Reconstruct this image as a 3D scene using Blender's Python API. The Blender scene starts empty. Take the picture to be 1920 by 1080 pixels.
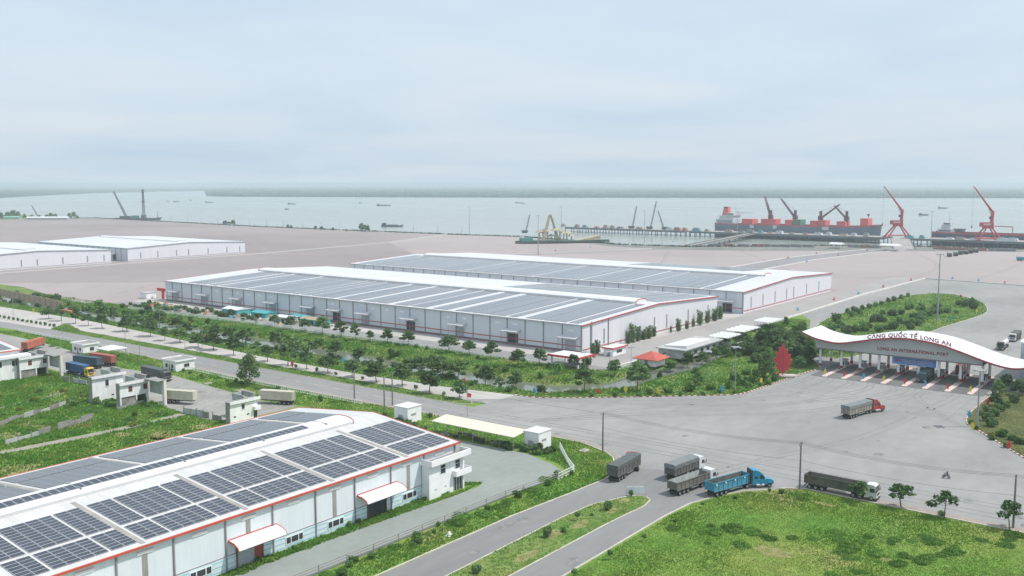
import bpy, math, random
import numpy as np
from mathutils import Vector, Matrix, noise as mnoise

# ------------------------------------------------------------------ camera, sky, sun, exposure
SC = bpy.context.scene
COL = SC.collection
CAM_H, FPX, HORIZON, AZ = 64.0, 1787.0, 345.0, math.radians(37.3)
PITCH = math.atan((540.0 - HORIZON) / FPX)
cam_d = bpy.data.cameras.new('camera')
cam_d.sensor_width = 36.0
cam_d.lens = FPX / 1920.0 * 36.0
cam_d.clip_start = 0.5
cam_d.clip_end = 120000.0
cam = bpy.data.objects.new('camera', cam_d)
cam.location = (0, 0, CAM_H)
cam.rotation_euler = (math.pi / 2 - PITCH, 0, AZ - math.pi / 2)
COL.objects.link(cam)
SC.camera = cam

SUN_AZ, SUN_EL = math.radians(-55.0), math.radians(57.0)
world = bpy.data.worlds.new('World')
SC.world = world
world.use_nodes = True
nt = world.node_tree
nt.nodes.clear()
def _n(t, **kw):
    n = nt.nodes.new(t)
    for k, v in kw.items():
        setattr(n, k, v)
    return n
sky = _n('ShaderNodeTexSky', sky_type='NISHITA')
sky.sun_disc = False
sky.sun_elevation = SUN_EL
sky.sun_rotation = math.pi / 2 - SUN_AZ
sky.air_density, sky.dust_density, sky.ozone_density = 1.0, 2.5, 1.5
bg1 = _n('ShaderNodeBackground'); bg1.inputs[1].default_value = 0.085
nt.links.new(sky.outputs[0], bg1.inputs[0])
# a thin veil of cloud: projected on a flat layer so that it bunches up towards the horizon
tc = _n('ShaderNodeTexCoord')
sep = _n('ShaderNodeSeparateXYZ'); nt.links.new(tc.outputs['Generated'], sep.inputs[0])
den = _n('ShaderNodeMath', operation='MAXIMUM'); den.inputs[1].default_value = 0.0
nt.links.new(sep.outputs[2], den.inputs[0])
den2 = _n('ShaderNodeMath', operation='ADD'); den2.inputs[1].default_value = 0.10
nt.links.new(den.outputs[0], den2.inputs[0])
dx = _n('ShaderNodeMath', operation='DIVIDE'); nt.links.new(sep.outputs[0], dx.inputs[0]); nt.links.new(den2.outputs[0], dx.inputs[1])
dy = _n('ShaderNodeMath', operation='DIVIDE'); nt.links.new(sep.outputs[1], dy.inputs[0]); nt.links.new(den2.outputs[0], dy.inputs[1])
cmb = _n('ShaderNodeCombineXYZ'); nt.links.new(dx.outputs[0], cmb.inputs[0]); nt.links.new(dy.outputs[0], cmb.inputs[1])
nz = _n('ShaderNodeTexNoise'); nz.inputs['Scale'].default_value = 0.55; nz.inputs['Detail'].default_value = 6; nz.inputs['Roughness'].default_value = 0.52; nz.inputs['Distortion'].default_value = 0.3
nt.links.new(cmb.outputs[0], nz.inputs['Vector'])
rmp = _n('ShaderNodeValToRGB')
rmp.color_ramp.elements[0].position = 0.25; rmp.color_ramp.elements[0].color = (0.63, 0.79, 0.95, 1)
rmp.color_ramp.elements[1].position = 0.75; rmp.color_ramp.elements[1].color = (0.85, 0.94, 1.02, 1)
nt.links.new(nz.outputs[0], rmp.inputs[0])
bg2 = _n('ShaderNodeBackground'); bg2.inputs[1].default_value = 0.97
# the veil thins to a duller, greyer white in the thick air near the horizon
hr = _n('ShaderNodeMapRange'); hr.inputs[1].default_value = 0.0; hr.inputs[2].default_value = 0.22; hr.inputs[3].default_value = 0.91; hr.inputs[4].default_value = 1.0
nt.links.new(sep.outputs[2], hr.inputs[0])
hs = _n('ShaderNodeVectorMath', operation='SCALE'); nt.links.new(rmp.outputs[0], hs.inputs[0]); nt.links.new(hr.outputs[0], hs.inputs['Scale'])
nt.links.new(hs.outputs[0], bg2.inputs[0])
mixs = _n('ShaderNodeMixShader'); mixs.inputs[0].default_value = 0.86
nt.links.new(bg1.outputs[0], mixs.inputs[1]); nt.links.new(bg2.outputs[0], mixs.inputs[2])
wout = _n('ShaderNodeOutputWorld'); nt.links.new(mixs.outputs[0], wout.inputs[0])

sun_d = bpy.data.lights.new('sun', 'SUN')
sun_d.energy = 3.6
sun_d.angle = math.radians(1.6)
sun_d.color = (1.0, 0.95, 0.88)
sun = bpy.data.objects.new('sun', sun_d)
_s = Vector((math.cos(SUN_AZ) * math.cos(SUN_EL), math.sin(SUN_AZ) * math.cos(SUN_EL), math.sin(SUN_EL)))
sun.rotation_euler = _s.to_track_quat('Z', 'Y').to_euler()
sun.location = (0, 0, 400)
COL.objects.link(sun)
SC.view_settings.view_transform = 'Standard'
SC.view_settings.look = 'None'
SC.view_settings.exposure = 0.07
SC.view_settings.gamma = 1.0
SC.cycles.max_bounces = 6
SC.cycles.volume_bounces = 1
SC.cycles.use_denoising = True

# ------------------------------------------------------------------ helpers
RND = random.Random(7)
_F = (math.cos(AZ) * math.cos(PITCH), math.sin(AZ) * math.cos(PITCH), -math.sin(PITCH))
_R = (math.sin(AZ), -math.cos(AZ), 0.0)
_U = (_R[1] * _F[2] - _R[2] * _F[1], _R[2] * _F[0] - _R[0] * _F[2], _R[0] * _F[1] - _R[1] * _F[0])
def G(px, py, z=0.0):
    """survey: where a point of the photograph stands on the level z of the site"""
    a, b = (px - 960.0) / FPX, -(py - 540.0) / FPX
    d = [_F[i] + a * _R[i] + b * _U[i] for i in range(3)]
    t = (z - CAM_H) / d[2]
    return (d[0] * t, d[1] * t)

MATS = {}
def mat(name, col=(0.5, 0.5, 0.5), rough=0.75, var=0.10, scale=0.5, metal=0.0, spec=0.4, bump=0.0, bscale=None,
        col2=None, col3=None, world=False, rnd=0.0, detail=5.0, lo=0.35, hi=0.65, sub=0.0, stretch=None, ribs=None, trans=0.0):
    if name in MATS:
        return MATS[name]
    m = bpy.data.materials.new(name)
    m.use_nodes = True
    t = m.node_tree
    b = t.nodes['Principled BSDF']
    b.inputs['Roughness'].default_value = rough
    b.inputs['Metallic'].default_value = metal
    b.inputs['Specular IOR Level'].default_value = spec
    L = t.links.new
    if world:
        vec = t.nodes.new('ShaderNodeNewGeometry').outputs['Position']
    else:
        vec = t.nodes.new('ShaderNodeTexCoord').outputs['Object']
    if stretch:
        mp = t.nodes.new('ShaderNodeMapping'); mp.inputs['Scale'].default_value = stretch
        L(vec, mp.inputs[0]); vec2 = mp.outputs[0]
    else:
        vec2 = vec
    nz = t.nodes.new('ShaderNodeTexNoise')
    nz.inputs['Scale'].default_value = scale; nz.inputs['Detail'].default_value = detail; nz.inputs['Roughness'].default_value = 0.6
    L(vec2, nz.inputs['Vector'])
    r = t.nodes.new('ShaderNodeValToRGB')
    e = r.color_ramp.elements
    c = lambda q, k=1.0: (min(1, q[0] * k), min(1, q[1] * k), min(1, q[2] * k), 1)
    e[0].position, e[1].position = lo, hi
    if col2 is None:
        e[0].color, e[1].color = c(col, 1 - var), c(col, 1 + var)
    else:
        e[0].color, e[1].color = c(col), c(col2)
        if col3 is not None:
            x = e.new(min(1.0, hi + 0.14)); x.color = c(col3)
    L(nz.outputs['Fac'], r.inputs[0])
    out = r.outputs[0]
    if var > 0 and col2 is not None:      # a second, finer mottling
        n2 = t.nodes.new('ShaderNodeTexNoise'); n2.inputs['Scale'].default_value = scale * 9.7; n2.inputs['Detail'].default_value = 4
        L(vec2, n2.inputs['Vector'])
        mr = t.nodes.new('ShaderNodeMapRange'); mr.inputs[1].default_value = 0.3; mr.inputs[2].default_value = 0.7
        mr.inputs[3].default_value = 1 - var; mr.inputs[4].default_value = 1 + var
        L(n2.outputs['Fac'], mr.inputs[0])
        mx = t.nodes.new('ShaderNodeVectorMath'); mx.operation = 'SCALE'
        L(out, mx.inputs[0]); L(mr.outputs[0], mx.inputs['Scale']); out = mx.outputs[0]
    if rnd > 0:
        oi = t.nodes.new('ShaderNodeObjectInfo')
        mr = t.nodes.new('ShaderNodeMapRange'); mr.inputs[3].default_value = 1 - rnd; mr.inputs[4].default_value = 1 + rnd
        L(oi.outputs['Random'], mr.inputs[0])
        mx = t.nodes.new('ShaderNodeVectorMath'); mx.operation = 'SCALE'
        L(out, mx.inputs[0]); L(mr.outputs[0], mx.inputs['Scale']); out = mx.outputs[0]
    L(out, b.inputs['Base Color'])
    if trans > 0:
        tb = t.nodes.new('ShaderNodeBsdfTranslucent'); L(out, tb.inputs[0])
        ms = t.nodes.new('ShaderNodeMixShader'); ms.inputs[0].default_value = trans
        L(b.outputs[0], ms.inputs[1]); L(tb.outputs[0], ms.inputs[2]); L(ms.outputs[0], t.nodes['Material Output'].inputs[0])
    if ribs:
        axis, per, amp = ribs
        sp = t.nodes.new('ShaderNodeSeparateXYZ'); L(vec, sp.inputs[0])
        ma = t.nodes.new('ShaderNodeMath'); ma.operation = 'MULTIPLY'; ma.inputs[1].default_value = 2 * math.pi / per
        L(sp.outputs['XYZ'.index(axis)], ma.inputs[0])
        si = t.nodes.new('ShaderNodeMath'); si.operation = 'SINE'; L(ma.outputs[0], si.inputs[0])
        bp = t.nodes.new('ShaderNodeBump'); bp.inputs['Distance'].default_value = amp; bp.inputs['Strength'].default_value = 1.0
        L(si.outputs[0], bp.inputs['Height']); L(bp.outputs[0], b.inputs['Normal'])
    elif bump > 0:
        n3 = t.nodes.new('ShaderNodeTexNoise'); n3.inputs['Scale'].default_value = bscale or scale * 6; n3.inputs['Detail'].default_value = 4
        L(vec, n3.inputs['Vector'])
        bp = t.nodes.new('ShaderNodeBump'); bp.inputs['Distance'].default_value = bump
        L(n3.outputs['Fac'], bp.inputs['Height']); L(bp.outputs[0], b.inputs['Normal'])
    MATS[name] = m
    return m

def link(o, parent=None):
    COL.objects.link(o)
    if parent is not None:
        o.parent = parent
    return o
def tag(o, label=None, cat=None, group=None, kind=None):
    if label: o['label'] = label
    if cat: o['category'] = cat
    if group: o['group'] = group
    if kind: o['kind'] = kind
    return o
def thing(name, label, cat, loc=(0, 0, 0), rotz=0.0, group=None, scale=None):
    o = bpy.data.objects.new(name, None)
    o.empty_display_size = 0.5
    o.location = (loc[0], loc[1], loc[2] if len(loc) > 2 else 0.0)
    o.rotation_euler = (0, 0, rotz)
    if scale is not None: o.scale = scale if hasattr(scale, '__len__') else (scale,) * 3
    link(o)
    return tag(o, label, cat, group)
def copy_tree(o, parent=None):
    c = o.copy(); COL.objects.link(c); c.parent = parent
    for ch in o.children:
        copy_tree(ch, c)
    return c
ORD = ['first', 'second', 'third', 'fourth', 'fifth', 'sixth', 'seventh', 'eighth', 'ninth', 'tenth', 'eleventh', 'twelfth', 'thirteenth',
       'fourteenth', 'fifteenth', 'sixteenth', 'seventeenth', 'eighteenth', 'nineteenth']
def nth(i):
    """0 -> first"""
    n = i + 1
    if n < 20: return ORD[n - 1]
    if n >= 100: return 'one hundred' + ('th' if n == 100 else ' and ' + nth(n - 101))
    k = n // 10 - 2
    return ['twentieth', 'thirtieth', 'fortieth', 'fiftieth', 'sixtieth', 'seventieth', 'eightieth', 'ninetieth'][k] if n % 10 == 0 else ['twenty', 'thirty', 'forty', 'fifty', 'sixty', 'seventy', 'eighty', 'ninety'][k] + '-' + ORD[n % 10 - 1]

class MB:
    def __init__(s): s.v = []; s.f = []
    def add(s, v, f):
        o = len(s.v); s.v += [tuple(p) for p in v]; s.f += [tuple(i + o for i in q) for q in f]; return s
    def box(s, x0, x1, y0, y1, z0, z1):
        return s.add([(x0, y0, z0), (x1, y0, z0), (x1, y1, z0), (x0, y1, z0), (x0, y0, z1), (x1, y0, z1), (x1, y1, z1), (x0, y1, z1)],
                     [(3, 2, 1, 0), (4, 5, 6, 7), (0, 1, 5, 4), (1, 2, 6, 5), (2, 3, 7, 6), (3, 0, 4, 7)])
    def cbox(s, c, d, rz=0.0):
        x, y, z = d[0] / 2, d[1] / 2, d[2] / 2
        ca, sa = math.cos(rz), math.sin(rz)
        v = [(c[0] + a * ca - b * sa, c[1] + a * sa + b * ca, c[2] + e) for e in (-z, z) for a, b in ((-x, -y), (x, -y), (x, y), (-x, y))]
        return s.add(v, [(3, 2, 1, 0), (4, 5, 6, 7), (0, 1, 5, 4), (1, 2, 6, 5), (2, 3, 7, 6), (3, 0, 4, 7)])
    def prism(s, poly, z0, z1):
        n = len(poly)
        a = sum(poly[i][0] * poly[(i + 1) % n][1] - poly[(i + 1) % n][0] * poly[i][1] for i in range(n))
        if a < 0: poly = poly[::-1]
        v = [(p[0], p[1], z0) for p in poly] + [(p[0], p[1], z1) for p in poly]
        return s.add(v, [tuple(range(n - 1, -1, -1)), tuple(range(n, 2 * n))] + [(i, (i + 1) % n, n + (i + 1) % n, n + i) for i in range(n)])
    def slab(s, prof, a0, a1, axis='y'):
        """profile polygon in the (other, z) plane pushed along an axis"""
        n = len(prof)
        if axis == 'y':
            A = [(p[0], a0, p[1]) for p in prof]; B = [(p[0], a1, p[1]) for p in prof]
        else:
            A = [(a0, p[0], p[1]) for p in prof]; B = [(a1, p[0], p[1]) for p in prof]
        return s.add(A + B, [tuple(range(n)), tuple(range(2 * n - 1, n - 1, -1))] + [(i, i + n, (i + 1) % n + n, (i + 1) % n) for i in range(n)])
    def tube(s, p0, p1, r0, r1=None, n=8, cap=True):
        r1 = r0 if r1 is None else r1
        p0, p1 = Vector(p0), Vector(p1)
        d = (p1 - p0).normalized()
        a = d.orthogonal().normalized(); b = d.cross(a)
        v = []
        for p, r in ((p0, r0), (p1, r1)):
            for i in range(n):
                t = 2 * math.pi * i / n
                v.append(p + a * (r * math.cos(t)) + b * (r * math.sin(t)))
        f = [(i, (i + 1) % n, n + (i + 1) % n, n + i) for i in range(n)]
        if cap: f += [tuple(range(n - 1, -1, -1)), tuple(range(n, 2 * n))]
        return s.add(v, f)
    def path(s, pts, r, n=6):
        for a, b in zip(pts[:-1], pts[1:]): s.tube(a, b, r, r, n)
        return s
    def quad(s, a, b, c, d): return s.add([a, b, c, d], [(0, 1, 2, 3)])
    def mesh(s, name, m=None, smooth=False):
        me = bpy.data.meshes.new(name); me.from_pydata(s.v, [], s.f)
        if m: me.materials.append(m)
        if smooth: me.polygons.foreach_set('use_smooth', [True] * len(me.polygons))
        me.update(); return me
    def build(s, name, m, parent=None, loc=None, smooth=False, kind=None):
        o = bpy.data.objects.new(name, s.mesh(name, m, smooth))
        if loc: o.location = loc
        link(o, parent)
        if kind: o['kind'] = kind
        return o
def fix_normals(o):
    import bmesh
    bm = bmesh.new(); bm.from_mesh(o.data); bmesh.ops.recalc_face_normals(bm, faces=bm.faces); bm.to_mesh(o.data); bm.free()
def bx(name, m, parent, x0, x1, y0, y1, z0, z1): return MB().box(x0, x1, y0, y1, z0, z1).build(name, m, parent)
def inst(name, me, parent, loc, rot=(0, 0, 0), scale=None):
    o = bpy.data.objects.new(name, me); o.location = loc; o.rotation_euler = rot
    if scale: o.scale = scale if hasattr(scale, '__len__') else (scale,) * 3
    return link(o, parent)
def np_mesh(name, V, Fa, m=None, smooth=False):
    """V (n,3) and Fa (k,3 or 4) numpy -> mesh"""
    me = bpy.data.meshes.new(name)
    k, w = Fa.shape
    me.vertices.add(len(V)); me.vertices.foreach_set('co', V.astype(np.float32).ravel())
    me.loops.add(k * w); me.loops.foreach_set('vertex_index', Fa.astype(np.int32).ravel())
    me.polygons.add(k); me.polygons.foreach_set('loop_start', np.arange(0, k * w, w, dtype=np.int32))
    if smooth: me.polygons.foreach_set('use_smooth', np.ones(k, dtype=bool))
    me.update(calc_edges=True)
    if m: me.materials.append(m)
    return me
def in_poly(P, poly):
    x, y = P[:, 0], P[:, 1]; r = np.zeros(len(P), bool); n = len(poly)
    for i in range(n):
        x0, y0 = poly[i]; x1, y1 = poly[(i + 1) % n]
        c = ((y0 > y) != (y1 > y)) & (x < (x1 - x0) * (y - y0) / ((y1 - y0) if y1 != y0 else 1e-9) + x0)
        r ^= c
    return r
def vnoise(P, s, seed=0):
    """cheap smooth value noise on numpy points"""
    q = P[:, :2] * s + seed * 17.31
    i = np.floor(q).astype(np.int64); fr = q - i; fr = fr * fr * (3 - 2 * fr)
    def h(a, b):
        n = (a * 374761393 + b * 668265263 + seed * 982451653) & 0x7fffffff
        n = (n ^ (n >> 13)) * 1274126177 & 0x7fffffff
        return ((n ^ (n >> 16)) & 0xffff) / 65535.0
    a, b = i[:, 0], i[:, 1]
    return (h(a, b) * (1 - fr[:, 0]) + h(a + 1, b) * fr[:, 0]) * (1 - fr[:, 1]) + (h(a, b + 1) * (1 - fr[:, 0]) + h(a + 1, b + 1) * fr[:, 0]) * fr[:, 1]
def text_mesh(body, size, bold=0.0, extrude=0.02, spacing=1.0, align='CENTER'):
    c = bpy.data.curves.new('lettering', 'FONT')
    c.body = body; c.size = size; c.extrude = extrude; c.offset = bold; c.space_character = spacing; c.align_x = align
    c.resolution_u = 3
    o = bpy.data.objects.new('lettering', c); COL.objects.link(o)
    dg = bpy.context.evaluated_depsgraph_get(); dg.update()
    me = bpy.data.meshes.new_from_object(o.evaluated_get(dg))
    COL.objects.unlink(o); bpy.data.objects.remove(o); bpy.data.curves.remove(c)
    return me

# ------------------------------------------------------------------ materials of the place
m_grass_ground = mat('grass_soil', (0.110, 0.225, 0.040), rough=0.95, var=0.18, scale=0.045, world=True, col2=(0.200, 0.265, 0.065), col3=(0.34, 0.28, 0.14), lo=0.36, hi=0.60, spec=0.1, bump=0.15, bscale=0.9)
m_verge = mat('verge_soil', (0.100, 0.185, 0.045), rough=0.95, var=0.30, scale=0.09, world=True, col2=(0.180, 0.225, 0.070), col3=(0.30, 0.235, 0.12), lo=0.35, hi=0.62, spec=0.1)
m_asphalt = mat('dusty_asphalt', (0.245, 0.242, 0.240), rough=0.9, var=0.06, scale=0.035, world=True, col2=(0.275, 0.272, 0.268), stretch=(1.0, 0.35, 1), lo=0.38, hi=0.62, spec=0.2)
m_plaza = mat('plaza_concrete', (0.240, 0.238, 0.236), rough=0.9, var=0.06, scale=0.030, world=True, col2=(0.315, 0.309, 0.301), stretch=(0.55, 1.0, 1), lo=0.33, hi=0.67, spec=0.2)
m_lane = mat('lane_asphalt', (0.198, 0.197, 0.200), rough=0.9, var=0.05, scale=0.05, world=True, col2=(0.238, 0.236, 0.236), stretch=(0.3, 1.2, 1), spec=0.2)
m_concrete_road = mat('pale_concrete_road', (0.40, 0.375, 0.36), rough=0.9, var=0.06, scale=0.03, world=True, col2=(0.47, 0.445, 0.425), spec=0.2)
m_yard = mat('yard_pavement', (0.312, 0.268, 0.265), rough=0.92, var=0.025, scale=0.0035, world=True, col2=(0.395, 0.345, 0.338), lo=0.3, hi=0.7, spec=0.15)
m_yardg = mat('grey_green_yard', (0.235, 0.262, 0.245), rough=0.92, var=0.05, scale=0.06, world=True, col2=(0.275, 0.298, 0.280), spec=0.2)
m_compound = mat('compound_concrete', (0.255, 0.250, 0.240), rough=0.92, var=0.10, scale=0.06, world=True, col2=(0.335, 0.325, 0.305), spec=0.2)
m_track = mat('dirt_track', (0.26, 0.24, 0.20), rough=0.95, var=0.12, scale=0.2, world=True, col2=(0.33, 0.31, 0.27), spec=0.1)
m_kerb = mat('kerb_concrete', (0.48, 0.45, 0.38), var=0.12, scale=0.4, world=True)
m_kerb_red = mat('kerb_red', (0.35, 0.06, 0.05), var=0.12, scale=0.4, world=True)
m_kerb_white = mat('kerb_white', (0.62, 0.60, 0.57), var=0.10, scale=0.4, world=True)
m_line = mat('road_paint', (0.60, 0.60, 0.58), var=0.15, scale=0.8, world=True)
m_far_land = mat('far_land', (0.014, 0.034, 0.026), rough=1.0, var=0.35, scale=0.0016, world=True, col2=(0.040, 0.065, 0.048), stretch=(1, 0.5, 1), spec=0.0)
m_sand = mat('sand_bank', (0.42, 0.38, 0.33), var=0.08, scale=0.05, world=True)

def water_mat(name, col, rough, bscale, bump):
    m = bpy.data.materials.new(name); m.use_nodes = True
    t = m.node_tree; b = t.nodes['Principled BSDF']
    b.inputs['Base Color'].default_value = (*col, 1); b.inputs['Roughness'].default_value = rough; b.inputs['IOR'].default_value = 1.33
    g = t.nodes.new('ShaderNodeNewGeometry')
    n = t.nodes.new('ShaderNodeTexNoise'); n.inputs['Scale'].default_value = bscale; n.inputs['Detail'].default_value = 3
    mp = t.nodes.new('ShaderNodeMapping'); mp.inputs['Scale'].default_value = (1, 0.45, 1)
    t.links.new(g.outputs['Position'], mp.inputs[0]); t.links.new(mp.outputs[0], n.inputs['Vector'])
    bp = t.nodes.new('ShaderNodeBump'); bp.inputs['Distance'].default_value = bump
    t.links.new(n.outputs['Fac'], bp.inputs['Height']); t.links.new(bp.outputs[0], b.inputs['Normal'])
    n2 = t.nodes.new('ShaderNodeTexNoise'); n2.inputs['Scale'].default_value = 0.0022; n2.inputs['Detail'].default_value = 4
    mp2 = t.nodes.new('ShaderNodeMapping'); mp2.inputs['Scale'].default_value = (1, 0.25, 1)
    t.links.new(g.outputs['Position'], mp2.inputs[0]); t.links.new(mp2.outputs[0], n2.inputs['Vector'])
    mr = t.nodes.new('ShaderNodeMapRange'); mr.inputs[1].default_value = 0.35; mr.inputs[2].default_value = 0.65
    mr.inputs[3].default_value = rough * 0.8; mr.inputs[4].default_value = rough * 1.3
    t.links.new(n2.outputs['Fac'], mr.inputs[0]); t.links.new(mr.outputs[0], b.inputs['Roughness'])
    return m
m_river = water_mat('river_water', (0.27, 0.295, 0.265), 0.22, 0.10, 0.35)
m_canal = water_mat('canal_water', (0.15, 0.165, 0.13), 0.10, 0.8, 0.02)

def sheet(name, polys, m, z=0.0, kind='structure', parent=None):
    b = MB()
    for p in polys:
        a = sum(p[i][0] * p[(i + 1) % len(p)][1] - p[(i + 1) % len(p)][0] * p[i][1] for i in range(len(p)))
        q = p if a > 0 else p[::-1]
        b.add([(x, y, z) for x, y in q], [tuple(range(len(q)))])
    return b.build(name, m, parent, kind=kind)
def ribbon(pts, w):
    """polygon strips of width w along a polyline"""
    out = []
    P = [Vector(p[:2]) for p in pts]
    N = []
    for i in range(len(P)):
        a = P[max(0, i - 1)]; b = P[min(len(P) - 1, i + 1)]
        d = (b - a).normalized(); N.append(Vector((-d.y, d.x)))
    for i in range(len(P) - 1):
        out.append([tuple(P[i] + N[i] * w / 2), tuple(P[i] - N[i] * w / 2), tuple(P[i + 1] - N[i + 1] * w / 2), tuple(P[i + 1] + N[i + 1] * w / 2)])
    return out
def smooth_line(pts, n=6):
    """Catmull-Rom through the points"""
    P = [Vector(p) for p in pts]; out = []
    for i in range(len(P) - 1):
        p0, p1, p2, p3 = P[max(0, i - 1)], P[i], P[i + 1], P[min(len(P) - 1, i + 2)]
        for k in range(n):
            t = k / n
            out.append(tuple(0.5 * ((2 * p1) + (p2 - p0) * t + (2 * p0 - 5 * p1 + 4 * p2 - p3) * t * t + (3 * p1 - p0 - 3 * p2 + p3) * t ** 3)))
    out.append(tuple(P[-1])); return out
def kerb(name, pts, w=0.35, h=0.16, m=None, parent=None):
    b = MB()
    for q in ribbon(pts, w): b.prism(q, -0.05, h)
    return b.build(name, m or m_kerb, parent, kind='structure')

# ------------------------------------------------------------------ the ground, the river, the far bank
SHORE = [(2600, -2600), (1560, -800), (1150, -40), (1050, 158), (1032, 262), (985, 345), (930, 395), (885, 450), (872, 520), (905, 610), (930, 700), (921, 770),
         (915, 960), (911, 1180), (935, 1450), (957, 1716), (890, 1790), (960, 1960), (900, 2300), (500, 3200)]
HF = (212.0, 440.0, 112.0, 620.0)
FX0, FX1, FY0, FY1 = HF
sheet('ground', [[(-5000, -4000), (FX0, -4000), (FX0, 5200), (-5000, 5200)],
                 [(FX0, -4000), (2600, -4000)] + SHORE[0:3] + [(1085, 90), (1072, FY0), (FX0, FY0)],
                 [(FX1, FY0), (1072, FY0)] + SHORE[3:9] + [(911, 620), (FX1, FY1)],
                 [(FX0, FY1), (911, 620)] + SHORE[10:] + [(400, 5200), (FX0, 5200)]], m_grass_ground, 0.0)
def seg_d(X, Y, a, b):
    dx_, dy_ = b[0] - a[0], b[1] - a[1]
    t = np.clip(((X - a[0]) * dx_ + (Y - a[1]) * dy_) / (dx_ * dx_ + dy_ * dy_), 0, 1)
    return np.hypot(X - a[0] - t * dx_, Y - a[1] - t * dy_)
def canal_d(X, Y):
    w = 0.9 * np.sin(Y * 0.11) + 0.6 * np.sin(Y * 0.31 + 1.0)
    d1 = seg_d(X + w * 0.6, Y, (243.5, 172), (246.0, 300)); d1 = np.minimum(d1, seg_d(X + w * 0.6, Y, (246.0, 300), (252.5, 600)))
    d1 = np.minimum(d1, seg_d(X, Y, (243.5, 172), (262.0, 158)) + 1.0)
    w2 = 0.8 * np.sin(X * 0.13)
    d2 = np.minimum(seg_d(X, Y + w2, (262, 157), (300, 155)), seg_d(X, Y + w2, (300, 155), (405, 159))) + 1.8
    return np.minimum(d1, d2)
def ground_h(X, Y):
    d = canal_d(X, Y)
    t = np.clip((9.5 - d) / 4.5, 0, 1); t = t * t * (3 - 2 * t)
    edge = np.clip(np.minimum(np.minimum(X - FX0, FX1 - X), np.minimum(Y - FY0, FY1 - Y)) / 6.0, 0, 1)
    P = np.stack([X.ravel(), Y.ravel()], 1)
    nz_ = (vnoise(P, 0.35, 3) * 0.6 + vnoise(P, 0.9, 4) * 0.4).reshape(X.shape)
    return -(t * 2.4 + 0.02 + 0.16 * nz_) * edge
_xs, _ys = np.arange(FX0, FX1 + 0.1, 1.5), np.arange(FY0, FY1 + 0.1, 1.5)
_xs[-1], _ys[-1] = FX1, FY1
GX, GY = np.meshgrid(_xs, _ys, indexing='ij')
GZ = ground_h(GX, GY)
_nx, _ny = GX.shape
_id = np.arange(_nx * _ny).reshape(_nx, _ny)
_fa = np.stack([_id[:-1, :-1], _id[1:, :-1], _id[1:, 1:], _id[:-1, 1:]], -1).reshape(-1, 4)
emb = bpy.data.objects.new('canal_bank_ground', np_mesh('canal_bank_ground', np.stack([GX.ravel(), GY.ravel(), GZ.ravel()], 1), _fa, m_verge, True))
link(emb); tag(emb, kind='structure')
sheet('canal_water', [[(228, 140), (425, 140), (425, 172), (228, 172)], [(228, 172), (268, 172), (268, 616), (228, 616)]], m_canal, -1.35)
sheet('river_water', [[(-30000, -45000), (60000, -45000), (60000, 60000), (-30000, 60000)]], m_river, -3.0)
# the river bank: a sloping revetment all along the shore
b = MB()
for p, q in zip(SHORE[:-1], SHORE[1:]):
    d = Vector((q[0] - p[0], q[1] - p[1])).normalized(); n = Vector((d.y, -d.x)) * 5.0
    b.quad((p[0], p[1], 0), (p[0] + n.x, p[1] + n.y, -3.6), (q[0] + n.x, q[1] + n.y, -3.6), (q[0], q[1], 0))
b.build('river_bank', mat('revetment', (0.20, 0.20, 0.18), var=0.3, scale=0.3, world=True), kind='structure')

def GW(px, py): return G(px, py, -2.0)
isl = [GW(390, 367.2), GW(430, 368.2), GW(620, 369), GW(960, 370), GW(1300, 370.5), GW(1920, 371), GW(2300, 371.5)]
far = [(p[0] * 9, p[1] * 9) for p in (isl[-1], isl[3])] + [G(390, 352.3, -2.0)]
left = [GW(-400, 386), GW(-120, 376), GW(0, 370.5), GW(90, 365.5), GW(180, 361.8), GW(300, 359), GW(390, 358)]
lfar = [G(390, 349.2, -2.0), G(-300, 349.2, -2.0)]
sheet('far_bank', [isl + far, left + lfar], m_far_land, -2.0)

# ------------------------------------------------------------------ roads, plaza and yards
YARD = [(276, 473), (267, 496), (268, 517), (285, 600), (284, 900), (284, 1700), (600, 1770), (805, 1772), (955, 1712), (932, 1450), (908, 1180), (911, 960), (917, 770), (926, 700), (900, 610),
        (846, 521), (832, 450), (864, 374), (901, 328), (958, 252), (1010, 160), (1120, -40), (1500, -740), (672, -740), (672, 105), (681.5, 167), (440.5, 171), (440.5, 482)]
sheet('yard_pavement', [YARD], m_yard, 0.03)
sheet('yard_pavement', [[(284.2, 640), (284.2, 1695), (600, 1765), (800, 1767), (950, 1708), (927, 1450), (903, 1180), (906, 960), (909, 812), (760, 755), (640, 600), (560, 520), (442, 484), (420, 484)]], mat('old_yard_pavement', (0.245, 0.208, 0.210), rough=0.92, var=0.03, scale=0.004, world=True, col2=(0.325, 0.280, 0.278), lo=0.3, hi=0.7, spec=0.15), 0.034)
sheet('warehouse_apron', [[(287, 172), (440.4, 172), (440.4, 482), (287, 482)]], m_concrete_road, 0.035)
sheet('apron_lane', [[(275.5, 171), (287, 171), (287, 482), (275.5, 482)]], m_asphalt, 0.032)
sheet('port_lane', [[(282, 170.5), (681, 167.5), (681, 188), (570, 189), (443, 190.6), (282, 190.6)]], mat('lane_concrete', (0.30, 0.285, 0.28), rough=0.9, var=0.05, scale=0.04, world=True, col2=(0.355, 0.335, 0.325), spec=0.2), 0.05)
sheet('port_plaza', [[(324, 112.5), (336, 118), (352, 128), (354, 131), (408, 147), (440, 158), (456, 168), (563, 170.5), (681, 166.3), (671, 105), (671, -300), (324, -300)]], m_plaza, 0.045)
HW_Y0, HW_Y1 = -700, 1400
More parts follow.
